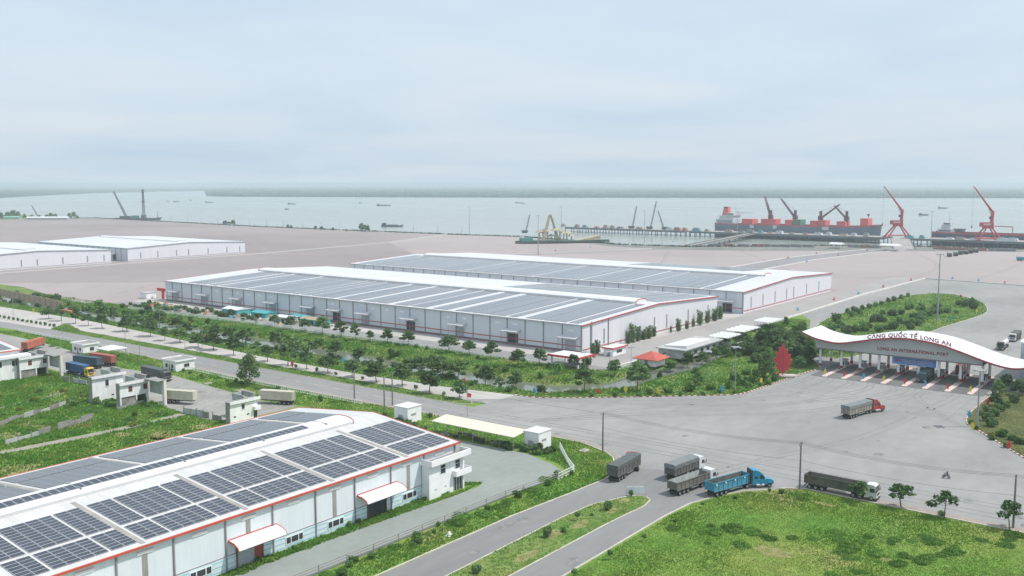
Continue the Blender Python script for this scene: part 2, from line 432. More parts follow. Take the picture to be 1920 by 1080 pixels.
sheet('highway_near_lanes', [[(193.8, 172), (207.6, 172), (207.6, 420), (203, 520), (190, 900), (170, HW_Y1), (150, HW_Y1), (174, 900), (191, 520), (198, 430), (198.5, 360), (192.0, 260), (192.5, 200)]], m_asphalt, 0.05)
sheet('highway_far_lanes', [[(213.6, 172), (227.5, 172), (223, 200), (221, 235), (222, 285), (226, 340), (228.6, 370), (232.5, 430), (232, 500), (217, 900), (195, HW_Y1), (170.1, HW_Y1), (190.1, 900), (203.1, 520), (207.7, 420), (213.6, 380)]], m_concrete_road, 0.052)
PLAZA = [(193.8, 172.1), (227.5, 172.1), (229, 163), (242.5, 146.2), (256, 131.5), (266, 120.5), (271, 117.6), (283.4, 116.2), (311.3, 114.6), (324, 112.8), (324, 56.0),
         (311.4, 57.1), (290, 57.0), (279, 56.2), (273, 54.8), (270.5, 53.1), (257.5, 44.3), (245.9, 36.5), (240, 30), (236, 10), (236, HW_Y0), (193.0, HW_Y0),
         (192.4, 20), (192.7, 48), (193.2, 69.3), (191, 73), (187.8, 75.3), (183.5, 79.5), (177.8, 82.0), (170, 84.5), (160, 85.0),
         (-60, 82.5), (-60, 109.5), (141.7, 108.2), (160, 106.8), (172.6, 106.0), (179, 106.8), (184.3, 110.3), (188.5, 113.2), (191.5, 117), (194.8, 126), (195.6, 142), (194.8, 160)]
sheet('plaza', [PLAZA], m_plaza, 0.055)
sheet('approach_road', [[(-60, 82.6), (160, 85.1), (170, 84.6), (177, 82.6), (186, 88), (188, 96), (183, 108), (179, 106.7), (172.6, 105.9), (160, 106.7), (141.7, 108.1), (-60, 109.4)]], m_lane, 0.060)
YARDG = [(60, 118.0), (101, 117.2), (150, 116.3), (168.5, 115.2), (172.5, 117.5), (175.5, 122.5), (178.6, 131.5), (178.0, 150.5), (178.0, 196), (152.5, 196), (152.5, 131.5),
         (152, 128.8), (155.5, 126.2), (152.5, 125.0), (146, 125.2), (140, 125.4), (131, 126.2), (124, 126.4), (116, 127.4), (104, 127.2), (92, 127.6), (60, 128)]
sheet('warehouse_yard', [YARDG], m_yardg, 0.04)
COMP = [(153, 237), (152, 219), (160, 213.5), (171, 212.8), (178.4, 214), (175.5, 224), (178, 250), (181.5, 280), (177.8, 309), (183, 340), (187.3, 368), (189.0, 400), (189, 440), (187, 560), (166, 560), (164, 420), (163, 330), (160.5, 305), (158, 275)]
sheet('compound_road', [COMP], m_compound, 0.04)
sheet('dirt_track', ribbon(smooth_line([(-10, 236), (60, 233.5), (102.6, 232), (128.7, 230.3), (141, 229.8), (152, 231.5)]), 3.0), m_track, 0.03)
sheet('dirt_track', ribbon(smooth_line([(40, 283), (95, 280.5), (125, 281), (140, 283), (152, 290)]), 2.4), m_track, 0.028)
# quay access roads across the yard
m_port_road = mat('port_road', (0.235, 0.225, 0.232), rough=0.92, var=0.05, scale=0.03, world=True, col2=(0.275, 0.265, 0.27), spec=0.2)
sheet('quay_road', ribbon([(640, 296), (702, 296), (797, 297), (902, 285), (985, 267)], 26), m_port_road, 0.04)
sheet('quay_road', ribbon([(600, 545), (690, 518), (800, 466), (832, 456)], 10), m_port_road, 0.041)
sheet('yard_lane', ribbon([(284, 706), (420, 716), (560, 720), (760, 745), (912, 800)], 7), mat('yard_lane', (0.40, 0.375, 0.36), var=0.05, scale=0.03, world=True), 0.042)
# raised medians
def median(name, poly, grass=m_verge, h=0.14):
    o = MB().prism(poly, 0.0, h).build(name, grass, kind='structure')
    kerb('kerb', [*poly, poly[0]], 0.3, h + 0.03)
    return o
MED1 = [(207.8, 415), (207.6, 182), (208.6, 177), (210.6, 175.2), (212.6, 177), (213.5, 182), (214.0, 400), (221, 424), (219, 426)]
median('highway_median', MED1)
MED2 = [(40, 91.4), (150, 91.4), (163, 90.8), (166.6, 91.6), (168.0, 93.2), (167.4, 95.2), (165, 96.8), (157, 99.6), (148, 100.1), (40, 98.6)]
median('approach_median', MED2)
kerb('kerb', [(-60, 109.6), (60, 109.5), (141.7, 108.4), (160, 107.0), (172.6, 106.3), (179, 107.1), (184.1, 110.6), (188.3, 113.5), (191.2, 117.2), (194.5, 126), (195.3, 142)], 0.35, 0.15)
kerb('kerb', [(-60, 82.4), (160, 84.8), (170, 84.2), (177.8, 81.7), (183.3, 79.2), (187.5, 75.0), (190.8, 72.7), (193.0, 69.0), (192.5, 48), (192.2, 20), (192.0, -200)], 0.35, 0.15)
# kerbs painted red and white round the plaza lawns, and the yard's line of barrier blocks
def striped_kerb(name, pts, step=1.0, w=0.35, h=0.22, ma=None, mb_=None):
    A, B = MB(), MB(); k = 0
    for p, q in zip(pts[:-1], pts[1:]):
        d = Vector((q[0] - p[0], q[1] - p[1])); L = d.length; n = max(1, round(L / step)); rz = math.atan2(d.y, d.x)
        for i in range(n):
            c = Vector(p[:2]) + d * ((i + 0.5) / n)
            (A if k % 2 == 0 else B).cbox((c.x, c.y, h / 2), (L / n - 0.03, w, h), rz); k += 1
    o = A.build(name, ma or m_kerb_white, kind='structure')
    B.build('kerb_red_blocks', mb_ or m_kerb_red, o)
striped_kerb('painted_kerb', smooth_line([(227.6, 172.4), (229.2, 163.3), (242.7, 146.5), (256.2, 131.8), (266.2, 120.8), (271, 117.9), (283.4, 116.5), (311.3, 114.9), (322, 113.2)], 3), 1.0)
striped_kerb('painted_kerb', smooth_line([(323, 55.6), (311.4, 56.8), (290, 56.7), (279, 55.9), (273, 54.5), (270.5, 52.8), (257.5, 44.0), (245.9, 36.2), (239.7, 29.7), (235.7, 10)], 3), 1.0)
kerb('lane_kerb', [(282, 170.3), (456, 168.8), (563, 170.8), (681.2, 166.8), (671.4, 105), (671.4, -300)], 0.9, 0.7, m_kerb_white)
kerb('lane_kerb', [(600, 551), (690, 524), (800, 472), (836, 462)], 0.9, 0.6, m_kerb_white)
kerb('lane_kerb', [(640, 309.5), (702, 309.5), (797, 310.5), (902, 298.5), (950, 289)], 0.9, 0.6, m_kerb_white)
kerb('lane_kerb', [(640, 282.5), (702, 282.5), (797, 283.5), (902, 271.5), (970, 257)], 0.9, 0.6, m_kerb_white)
# green island behind the gate and the lawn to its right
ISLAND = smooth_line([(352, 131), (408, 146), (456, 154), (500, 152.5), (553, 151), (584, 145), (594, 130), (570, 112), (545, 102.5), (510, 97.5), (451, 103), (404, 104.5), (352, 112), (350, 122), (352, 131)], 4)[:-1]
sheet('green_island', [ISLAND], m_verge, 0.12)
kerb('kerb', [*ISLAND, ISLAND[0]], 0.4, 0.2)
LAWN = [(323, 55.4), (311.4, 56.5), (290, 56.4), (279, 55.6), (273, 54.2), (270.5, 52.5), (257.5, 43.7), (245.9, 35.9), (240, 29.4), (237.5, 10), (240, -60), (323, -60)]
sheet('lawn', [LAWN], mat('lawn_soil', (0.075, 0.095, 0.035), rough=0.95, var=0.25, scale=0.12, world=True, col2=(0.130, 0.135, 0.055), col3=(0.19, 0.15, 0.09), spec=0.1), 0.10)
# faint lane lines and worn tyre tracks
b = MB()
for x in (200.7, 220.5):
    for y in np.arange(176, 420, 9.0): b.quad((x - .07, y, .075), (x + .07, y, .075), (x + .07, y + 3, .075), (x - .07, y + 3, .075))
b.build('lane_markings', m_line, kind='structure')

# dark asphalt of the toll lanes, tyre tracks and slab joints on the plaza
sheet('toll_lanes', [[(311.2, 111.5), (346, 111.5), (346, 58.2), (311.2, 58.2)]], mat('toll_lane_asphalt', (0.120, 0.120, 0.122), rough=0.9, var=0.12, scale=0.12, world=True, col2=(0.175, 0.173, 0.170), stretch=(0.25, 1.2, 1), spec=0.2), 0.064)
tk = mat('tyre_track', (0.215, 0.215, 0.216), rough=0.92, var=0.14, scale=0.25, world=True, col2=(0.278, 0.275, 0.270), spec=0.15)
trk = []
_tr = random.Random(4)
for y in (110.2, 103.8, 97.4, 91.1, 84.6, 78.3, 71.9, 65.3):
    e = _tr.choice([(203, 190), (204, 150), (205, -40), (200, -40), (176, 94), (198, 175)])
    ln = smooth_line([(311.0, y, 0), (296, y - _tr.uniform(-1, 1), 0), ((311 + e[0]) / 2, (y * 0.75 + e[1] * 0.25), 0), ((311 + 3 * e[0]) / 4, (y * 0.35 + e[1] * 0.65), 0), (e[0], e[1], 0)], 8)
    for off in (-1.0, 1.0):
        trk += ribbon([(q[0] + off * 0.3, q[1] + off) for q in ln], _tr.uniform(0.45, 0.7))
for x in (196.8, 199.2, 203.2, 205.4): trk += ribbon([(x, 400), (x - 0.4, 250), (x, 172), (x + 0.6, 120), (x + 1, 40), (x + 1, -80)], 0.6)
for i, q in enumerate(trk): pass
b = MB()
for i, q in enumerate(trk): b.add([(x, y, 0.066 + 0.0004 * (i % 9)) for x, y in (q if sum(q[k][0] * q[(k + 1) % 4][1] - q[(k + 1) % 4][0] * q[k][1] for k in range(4)) > 0 else q[::-1])], [(0, 1, 2, 3)])
b.build('tyre_tracks', tk, kind='structure')
b = MB(); jm = mat('slab_joint', (0.17, 0.17, 0.17), var=0.2, scale=0.5, world=True)
def joint(p, q):
    d = Vector((q[0] - p[0], q[1] - p[1])).normalized(); n = Vector((-d.y, d.x)) * 0.05
    b.quad((p[0] - n.x, p[1] - n.y, 0.0715), (q[0] - n.x, q[1] - n.y, 0.0715), (q[0] + n.x, q[1] + n.y, 0.0715), (p[0] + n.x, p[1] + n.y, 0.0715))
for y in np.arange(60, 112, 7.5): joint((272, y), (310, y))
for x in np.arange(276, 311, 7.5): joint((x, 58), (x, 112))
b.build('slab_joints', jm, kind='structure')
# dark stains where lorries stand
b = MB(); _st = random.Random(12)
for k in range(60):
    x, y = _st.choice([(_st.uniform(196, 206), _st.uniform(20, 380)), (_st.uniform(215, 300), _st.uniform(60, 112)), (_st.uniform(120, 185), _st.choice((87, 104)) + _st.uniform(-2, 2)), (_st.uniform(155, 180), _st.uniform(230, 330))])
    r = _st.uniform(0.3, 1.3); n = 9; z = 0.072 + 0.0005 * (k % 20)
    b.add([(x + r * _st.uniform(0.6, 1.2) * math.cos(2 * math.pi * i / n) * 1.6, y + r * _st.uniform(0.6, 1.2) * math.sin(2 * math.pi * i / n), z) for i in range(n)], [tuple(range(n))])
b.build('oil_stains', mat('oil_stain', (0.205, 0.203, 0.20), rough=0.8, var=0.25, scale=0.6, world=True), kind='structure')

# dusty margins where earth is washed onto the paving
dm = mat('earth_margin', (0.30, 0.255, 0.225), rough=0.95, var=0.14, scale=0.3, world=True, col2=(0.36, 0.315, 0.28), spec=0.1)
sheet('dirt_margin', ribbon([(194.2, 68.5), (193.9, 48), (193.6, 20), (193.4, -100)], 1.9), dm, 0.069)
sheet('dirt_margin', ribbon([(193.9, 172), (193.6, 200), (193.2, 260), (199.4, 358)], 1.5), dm, 0.0695)
sheet('dirt_margin', ribbon([(236.9, -40), (236.9, 8), (240.6, 28.5), (247, 36)], 1.6), dm, 0.0698)
sheet('dirt_margin', ribbon([(172, 105.2), (179.5, 105.9), (185, 109.4), (189.5, 112.6), (192.6, 117.0), (195.9, 126), (196.6, 142), (195.9, 160)], 1.1), dm, 0.0702)

# wheel-worn bands across the yard
b = MB(); _yt = random.Random(31); yq = []
for (p0, p1) in [((300, 560), (900, 900)), ((300, 600), (890, 1050)), ((440, 640), (870, 560)), ((570, 190), (860, 380)), ((690, 175), (960, 250)), ((600, 330), (830, 440)), ((640, 260), (700, 180)), ((300, 520), (560, 700)), ((560, 700), (900, 1250)), ((420, 900), (880, 1300)), ((600, 480), (760, 330)), ((690, 140), (1000, 150)), ((690, 60), (1020, 120))]:
    mid = ((p0[0] + p1[0]) / 2 + _yt.uniform(-25, 25), (p0[1] + p1[1]) / 2 + _yt.uniform(-25, 25))
    ln = smooth_line([(*p0, 0), (*mid, 0), (*p1, 0)], 8)
    for o_ in (-1.1, 1.1): yq += ribbon([(q[0], q[1] + o_) for q in ln], _yt.uniform(0.6, 1.1))
for i, q in enumerate(yq): b.add([(x, y, 0.0355 + 0.0005 * (i % 9)) for x, y in (q if sum(q[k][0] * q[(k + 1) % 4][1] - q[(k + 1) % 4][0] * q[k][1] for k in range(4)) > 0 else q[::-1])], [(0, 1, 2, 3)])
b.build('yard_wheel_marks', mat('wheel_mark', (0.265, 0.228, 0.225), rough=0.92, var=0.06, scale=0.05, world=True, col2=(0.335, 0.29, 0.285), spec=0.1), kind='structure')
b = MB()
for x in np.arange(600, 860, 30):
    b.quad((x - .15, 330, .0345), (x + .15, 330, .0345), (x + .15, 430 if x < 800 else 380, .0345), (x - .15, 430 if x < 800 else 380, .0345))
for y in np.arange(200, 280, 26): b.quad((600, y - .15, .0348), (930, y - .15, .0348), (930, y + .15, .0348), (600, y + .15, .0348))
b.build('yard_slab_joints', mat('wheel_mark', (0.27, 0.23, 0.23)), kind='structure')

# dark made ground between the yard and the water
sheet('bank_apron', [[(1148, -40), (1046, 158), (1028, 262), (981, 344), (926, 394), (881, 450), (868, 520), (898, 606), (846, 521), (832, 450), (864, 374), (901, 328), (958, 252), (1010, 160), (1120, -40)]], mat('made_ground', (0.165, 0.175, 0.165), rough=0.95, var=0.2, scale=0.03, world=True, col2=(0.235, 0.225, 0.205), spec=0.1), 0.02)

# bare and dry patches in the rough grass
def patch(px, py, rx, ry, seed):
    rg = random.Random(seed); x, y = G(px, py); n = 16
    return [(x + rx * rg.uniform(0.55, 1.2) * math.cos(2 * math.pi * i / n), y + ry * rg.uniform(0.55, 1.2) * math.sin(2 * math.pi * i / n)) for i in range(n)]
BARE = [patch(*q, k) for k, q in enumerate([(318, 815, 5, 6), (290, 828, 4, 5), (60, 795, 4, 5), (150, 790, 4, 4), (190, 742, 4, 4), (100, 738, 3, 5), (40, 880, 5, 5), (250, 790, 3, 4), (225, 815, 3, 3), (20, 815, 4, 4), (375, 800, 3, 3)])]
BARE_F = [patch(*q, 40 + k) for k, q in enumerate([(1450, 1034, 2.2, 4), (1545, 945, 0.9, 3), (1660, 1050, 1.2, 1.6)])]
m_bare = mat('bare_dry_soil', (0.185, 0.205, 0.075), rough=0.95, var=0.25, scale=0.35, world=True, col2=(0.315, 0.265, 0.135), lo=0.35, hi=0.65, spec=0.1)
sheet('bare_soil', BARE + BARE_F, m_bare, 0.014)
BARE_M = [patch(*q, 60 + k) for k, q in enumerate([(1038, 1002, 3.2, 1.5), (1088, 984, 3.0, 1.3), (985, 1046, 3.5, 1.4), (1150, 958, 2.0, 1.0), (1170, 940, 2.0, 1.0)])]
sheet('bare_soil', BARE_M, m_bare, 0.146)

# ------------------------------------------------------------------ warehouses
m_wall = mat('wall_sheet', (0.61, 0.645, 0.695), rough=0.6, var=0.035, scale=0.5, stretch=(1, 1, 0.12), ribs=('Y', 0.6, 0.012))
m_gable = mat('gable_sheet', (0.67, 0.675, 0.71), rough=0.6, var=0.03, scale=0.5, stretch=(1, 1, 0.12), ribs=('X', 0.6, 0.012))
m_roof = mat('roof_sheet', (0.60, 0.60, 0.625), rough=0.5, var=0.07, scale=0.4, stretch=(0.08, 1, 1), ribs=('Y', 0.45, 0.02))
m_roof_far = mat('roof_sheet_far', (0.60, 0.60, 0.64), rough=0.55, var=0.04, scale=0.02)
m_vent = mat('vent_sheet', (0.66, 0.66, 0.67), rough=0.5, var=0.04, scale=0.05)
m_red = mat('red_trim', (0.42, 0.075, 0.06), rough=0.6, var=0.10, scale=0.2)
m_plinth = mat('plinth', (0.22, 0.15, 0.15), var=0.15, scale=0.2)
m_pipe = mat('downpipe', (0.27, 0.25, 0.26), var=0.10, scale=0.3)
m_gutter = mat('gutter', (0.42, 0.42, 0.42), var=0.08, scale=0.2)
m_canopy = mat('canopy_sheet', (0.58, 0.58, 0.59), var=0.05, scale=0.3)
m_shutter = mat('roller_shutter', (0.40, 0.43, 0.47), rough=0.6, var=0.05, scale=0.3, ribs=('Z', 0.25, 0.03))
m_dark = mat('dark_opening', (0.05, 0.055, 0.065), rough=0.8, var=0.2, scale=0.4)
m_green_edge = mat('green_gutter', (0.16, 0.42, 0.33), var=0.1, scale=0.2)
m_louvre = mat('louvre', (0.28, 0.28, 0.30), var=0.1, scale=0.5)
m_white = mat('white_paint', (0.82, 0.82, 0.83), rough=0.6, var=0.06, scale=0.4)
m_grey = mat('concrete_grey', (0.28, 0.275, 0.26), rough=0.9, var=0.18, scale=0.5)
m_glass = mat('window_glass', (0.035, 0.045, 0.055), rough=0.12, var=0.2, scale=0.5, spec=0.6)
m_steel = mat('galvanised_steel', (0.33, 0.35, 0.36), rough=0.5, var=0.08, scale=0.5, metal=0.3)

def solar_mat(name, fx, fy, cell=(0.030, 0.036, 0.052), line=(0.30, 0.31, 0.33), lw=0.06, rough=0.22):
    m = bpy.data.materials.new(name); m.use_nodes = True
    t = m.node_tree; bs = t.nodes['Principled BSDF']; L = t.links.new
    bs.inputs['Roughness'].default_value = rough; bs.inputs['Specular IOR Level'].default_value = 0.55
    sp = t.nodes.new('ShaderNodeSeparateXYZ'); L(t.nodes.new('ShaderNodeTexCoord').outputs['Object'], sp.inputs[0])
    vals = []
    for ax, per in (('X', fx), ('Y', fy)):
        dv = t.nodes.new('ShaderNodeMath'); dv.operation = 'DIVIDE'; dv.inputs[1].default_value = per; L(sp.outputs['XYZ'.index(ax)], dv.inputs[0])
        fr = t.nodes.new('ShaderNodeMath'); fr.operation = 'FRACT'; L(dv.outputs[0], fr.inputs[0])
        lt = t.nodes.new('ShaderNodeMath'); lt.operation = 'LESS_THAN'; lt.inputs[1].default_value = lw / per; L(fr.outputs[0], lt.inputs[0]); vals.append(lt)
    mxx = t.nodes.new('ShaderNodeMath'); mxx.operation = 'MAXIMUM'; L(vals[0].outputs[0], mxx.inputs[0]); L(vals[1].outputs[0], mxx.inputs[1])
    mc = t.nodes.new('ShaderNodeMix'); mc.data_type = 'RGBA'; L(mxx.outputs[0], mc.inputs[0])
    mc.inputs['A'].default_value = (*cell, 1); mc.inputs['B'].default_value = (*line, 1)
    L(mc.outputs['Result'], bs.inputs['Base Color']); return m
m_solar_strip = solar_mat('solar_strip', 1.05, 2.1, (0.122, 0.131, 0.148), (0.34, 0.35, 0.37), 0.10, 0.14)
m_cell = mat('solar_cell', (0.034, 0.041, 0.064), rough=0.2, var=0.15, scale=0.3, spec=0.55, rnd=0.18)
m_frame = mat('solar_frame', (0.42, 0.43, 0.45), rough=0.4, var=0.05, scale=1.0)

class Shed:
    """a portal-frame shed; local x across the span, local y along the ridge"""
    def __init__(s, name, label, loc, rotz, W, L, eave, ridge, wall, gable, roof, trim, edge=None):
        s.W, s.L, s.e, s.r = W, L, eave, ridge
        s.t = t = thing(name, label, 'warehouse', loc, rotz)
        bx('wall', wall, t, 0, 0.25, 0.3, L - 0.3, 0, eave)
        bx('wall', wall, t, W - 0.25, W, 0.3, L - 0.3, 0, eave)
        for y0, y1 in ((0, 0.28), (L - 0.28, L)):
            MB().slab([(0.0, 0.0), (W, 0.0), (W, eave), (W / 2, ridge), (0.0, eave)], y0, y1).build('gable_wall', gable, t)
        for sd in (0, 1):
            x = lambda q: q if sd == 0 else W - q
            MB().slab([(x(-0.5), eave + 0.02), (x(W / 2), ridge + 0.05), (x(W / 2), ridge + 0.2), (x(-0.5), eave + 0.17)], -0.45, L + 0.45).build('roof_slope', roof, t)
            g = MB().box(*sorted((x(-0.75), x(-0.48))), -0.5, L + 0.5, eave - 0.12, eave + 0.22)
            g.build('gutter', edge or m_gutter, t)
        for y in (-0.62, L + 0.46):
            for sd in (0, 1):
                x = lambda q: q if sd == 0 else W - q
                MB().slab([(x(-0.8), eave - 0.25), (x(W / 2), ridge - 0.2), (x(W / 2), ridge + 0.27), (x(-0.8), eave + 0.25)], y, y + 0.15).build('verge_trim', trim, t)
    def zs(s, q): return s.e + (s.r - s.e) * (min(q, s.W - q) + 0.5) / (s.W / 2 + 0.5) + 0.17
    def on_slope(s, q0, q1, y0, y1, h0, h1):
        v = [(q, y, s.zs(q) + h) for h in (h0, h1) for q, y in ((q0, y0), (q1, y0), (q1, y1), (q0, y1))]
        return MB().add(v, [(3, 2, 1, 0), (4, 5, 6, 7), (0, 1, 5, 4), (1, 2, 6, 5), (2, 3, 7, 6), (3, 0, 4, 7)])
    def vent(s, y0, y1, w, h, m, trim):
        c = s.W / 2; z = s.zs(c - w / 2) - 0.3
        pr = [(c - w / 2, z), (c - w / 2 - 0.25, z + h * 0.55), (c - w * 0.36, z + h * 0.9), (c - w * 0.15, z + h), (c + w * 0.15, z + h), (c + w * 0.36, z + h * 0.9), (c + w / 2 + 0.25, z + h * 0.55), (c + w / 2, z)]
        o = MB().slab(pr[::-1], y0, y1).build('ridge_vent', m, s.t)
        for y in (y0 - 0.12, y1 + 0.002):
            pr2 = [(c + (p[0] - c) * 1.03, p[1] + (0.12 if p[1] > z + 0.1 else 0)) for p in pr]
            MB().slab(pr2[::-1], y, y + 0.118).build('vent_end', trim, o)
            pr3 = [(c + (p[0] - c) * 0.93, z + (p[1] - z) * 0.86) for p in pr]
            yy = y - 0.05 if y < y0 else y + 0.12
            MB().slab(pr3[::-1], yy, yy + 0.045).build('vent_face', m, o)
        for q in (c - w / 2 - 0.06, c + w / 2 + 0.02):
            bx('vent_gap', m_pipe, o, q - 0.02, q + 0.04, y0 + 0.2, y1 - 0.2, z + 0.25, z + 0.25 + h * 0.22)
        return z + h

m_canopy_post = m_pipe
def door_unit(t, y, closed, w=5.0, h=4.6, cw=8.2, side=-1.0, x0=0.0):
    """roller door with its canopy on the wall at local x = x0, looking to side"""
    a = lambda q: x0 + side * q
    d = bx('roller_door', m_shutter if closed else m_dark, t, *sorted((a(0.0), a(0.12))), y - w / 2, y + w / 2, 0.3, h)
    c = MB().slab([(a(0.05), 6.35), (a(3.2), 5.75), (a(3.25), 5.9), (a(0.05), 6.55)], y - cw / 2, y + cw / 2).build('canopy', m_canopy, t)
    for yy in (y - cw / 2 + 0.3, y + cw / 2 - 0.3):
        MB().tube((a(2.9), yy, 0), (a(2.9), yy, 5.75), 0.09, n=6).build('post', m_canopy_post, c)

# --- warehouse A: the long solar shed in the middle
A = Shed('warehouse', 'long white warehouse whose near roof slope is covered in solar panels, mid picture', (300, 195), 0, 117, 274, 10.8, 13.2, m_wall, m_gable, m_roof, m_red)
rr = random.Random(11)
A.vent(8, 262, 9.0, 1.9, m_vent, m_red)
for k in range(31): bx('downpipe', m_pipe, A.t, -0.28, -0.02, 8.9 * k + 0.15 if k else 0.35, 8.9 * k + 0.42 if k else 0.62, 0.2, 10.7)
bx('plinth', m_plinth, A.t, -0.16, -0.003, 0.4, 273.6, 0.02, 0.9)
bx('wall_rail', m_red, A.t, -0.2, -0.003, 0.4, 273.6, 2.45, 2.75)
bx('gable_plinth', m_red, A.t, 0.3, 116.7, -0.16, -0.003, 1.2, 1.5)
for i, y in enumerate((264, 237.8, 209.7, 182.2, 154.6, 136, 117, 88.9, 61, 33, 5.4)):
    door_unit(A.t, y, i not in (7, 9, 5))
for k in range(26):
    if rr.random() < 0.55: bx('wall_vent', m_white, A.t, -0.1, -0.003, 8.9 * k + 4.0, 8.9 * k + 6.4, 8.1, 8.7)
for x in (15.5, 36.2, 55.9, 66.8, 87.1, 107.3): bx('louvre', m_louvre, A.t, x - 0.5, x + 0.5, -0.1, -0.003, 2.0, 7.8)
bx('downpipe', m_pipe, A.t, 18.3, 18.7, -0.3, -0.02, 0.1, 11.2)
y = 3.0
while y < 262:
    w = rr.choice((4.2, 6.3, 8.4, 8.4, 10.5)); gap = rr.choice((0.5, 0.6, 0.9, 1.6))
    if 262 - y < w: break
    A.on_slope(1.6, 53.0, y, y + w, 0.08, 0.14).build('solar_array', m_solar_strip, A.t)
    y += w + gap
    if rr.random() < 0.12: y += 2.5
y = 3.0
while y < 92:
    A.on_slope(64.5, 114, y, y + 8.4, 0.08, 0.14).build('solar_array', m_solar_strip, A.t); y += 8.4 + rr.choice((0.9, 1.8))
for k in range(9): A.on_slope(1.0, 1.5, 27 * k + 12, 27 * k + 18, 0.02, 0.05).build('roof_clip', m_gutter, A.t)
bx('ladder', m_steel, A.t, 5.6, 6.2, -0.5, -0.2, 1.0, 11.6)

# --- warehouse B: same shed behind it
B = Shed('warehouse', 'solar roofed white warehouse standing behind the mid-picture one, nearer the river', (442, 192.5), 0, 127, 281, 10.8, 13.3, m_wall, m_gable, m_roof, m_red)
B.vent(14, 268, 9.0, 1.9, m_vent, m_red)
for k in range(32): bx('downpipe', m_pipe, B.t, -0.28, -0.02, 8.9 * k + 0.4, 8.9 * k + 0.68, 0.2, 10.7)
bx('wall_rail', m_red, B.t, -0.2, -0.003, 0.4, 280.6, 2.45, 2.75)
bx('gable_plinth', m_red, B.t, 0.3, 126.7, -0.16, -0.003, 1.2, 1.5)
door_unit(B.t, 8.6, False, w=5.2)
for x in (9.0, 24.0, 40.0, 56.0, 66.5, 86.0, 106.0): bx('louvre', m_louvre, B.t, x - 0.5, x + 0.5, -0.1, -0.003, 2.0, 7.8)
y = 17.0
while y < 270:
    w = rr.choice((6.3, 8.4, 8.4, 10.5))
    B.on_slope(1.8, 57.5, y, y + w, 0.08, 0.14).build('solar_array', m_solar_strip, B.t); y += w + rr.choice((0.5, 0.7, 1.2, 1.8))
B.on_slope(70, 124, 40, 120, 0.08, 0.14).build('solar_array', m_solar_strip, B.t)

# --- warehouses C and D far left
C = Shed('warehouse', 'white unpanelled warehouse with a green gutter, right of the far left pair', (435, 733), 0, 118, 150, 10.8, 13.2, m_wall, m_gable, m_roof_far, m_gutter, m_green_edge)
C.vent(12, 140, 8.0, 1.6, m_vent, m_gutter)
for k in range(17): bx('downpipe', m_pipe, C.t, -0.28, -0.02, 8.9 * k + 0.4, 8.9 * k + 0.68, 0.2, 10.7)
door_unit(C.t, 20, False)
D = Shed('warehouse', 'white unpanelled warehouse cut by the left edge of the picture', (300, 729), 0, 118, 160, 10.8, 13.2, m_wall, m_gable, m_roof_far, m_gutter, m_green_edge)
D.vent(12, 150, 8.0, 1.6, m_vent, m_gutter)
for S in (C, D):
    bx('gable_plinth', mat('gable_base', (0.45, 0.36, 0.38), var=0.1), S.t, 0.3, 117.7, -0.16, -0.003, 1.0, 1.3)
    for x in (12, 28, 46, 58, 78, 98, 112): bx('louvre', m_louvre, S.t, x - 0.5, x + 0.5, -0.1, -0.003, 2.0, 7.0)

# --- the near warehouse, lower left: ridge along world x
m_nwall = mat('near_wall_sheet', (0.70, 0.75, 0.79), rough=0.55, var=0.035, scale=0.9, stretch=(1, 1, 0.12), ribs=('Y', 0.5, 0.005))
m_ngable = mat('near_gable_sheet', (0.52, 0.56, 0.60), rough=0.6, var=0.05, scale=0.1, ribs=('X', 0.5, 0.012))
m_nroof = mat('near_roof_sheet', (0.57, 0.57, 0.57), rough=0.5, var=0.08, scale=0.9, stretch=(0.10, 1, 1), ribs=('Y', 0.5, 0.018))
m_bright_red = mat('bright_red_trim', (0.52, 0.09, 0.055), rough=0.55, var=0.08, scale=0.4)
m_blue_stripe = mat('blue_stripe', (0.30, 0.60, 0.70), rough=0.6, var=0.08, scale=0.4)
m_base_band = mat('base_band', (0.66, 0.74, 0.77), rough=0.6, var=0.08, scale=0.4)
m_skylight = mat('skylight_sheet', (0.36, 0.34, 0.31), rough=0.6, var=0.12, scale=0.4, ribs=('Y', 0.25, 0.03))
NX0, NY1, NW, NL = 20.0, 180.0, 50.5, 130.3
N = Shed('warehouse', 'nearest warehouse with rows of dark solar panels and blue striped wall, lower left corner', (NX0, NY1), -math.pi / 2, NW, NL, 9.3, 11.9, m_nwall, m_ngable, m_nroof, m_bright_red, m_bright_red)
lx = lambda wy: NY1 - wy          # world y -> local x
ly = lambda wx: wx - NX0          # world x -> local y
ztop = N.vent(2, ly(141.5), 6.2, 1.65, m_vent, m_bright_red)
vent_o = [c for c in N.t.children if c.name.startswith('ridge_vent')][0]
for wx in (60, 80, 100, 118, 134.5):
    bx('vent_seam', m_steel, vent_o, NW / 2 - 2.6, NW / 2 + 2.6, ly(wx), ly(wx) + 0.18, ztop - 0.2, ztop + 0.03)
for k in range(-2, 8):
    wx = 72.7 + 9.62 * k
    if wx > 45: bx('downpipe', m_pipe, N.t, NW + 0.02, NW + 0.24, ly(wx), ly(wx) + 0.22, 0.1, 9.2)
bx('downpipe', m_pipe, N.t, NW + 0.02, NW + 0.24, ly(149.6), ly(149.6) + 0.22, 0.1, 9.2)
bx('base_band', m_base_band, N.t, NW + 0.003, NW + 0.06, 0.4, NL - 0.4, 0.0, 2.75)
for z in (0.5, 1.35, 2.2): bx('blue_stripe', m_blue_stripe, N.t, NW + 0.062, NW + 0.075, 0.4, NL - 0.4, z, z + 0.20)
bx('band_cap', m_pipe, N.t, NW + 0.003, NW + 0.12, 0.4, NL - 0.4, 2.76, 2.86)
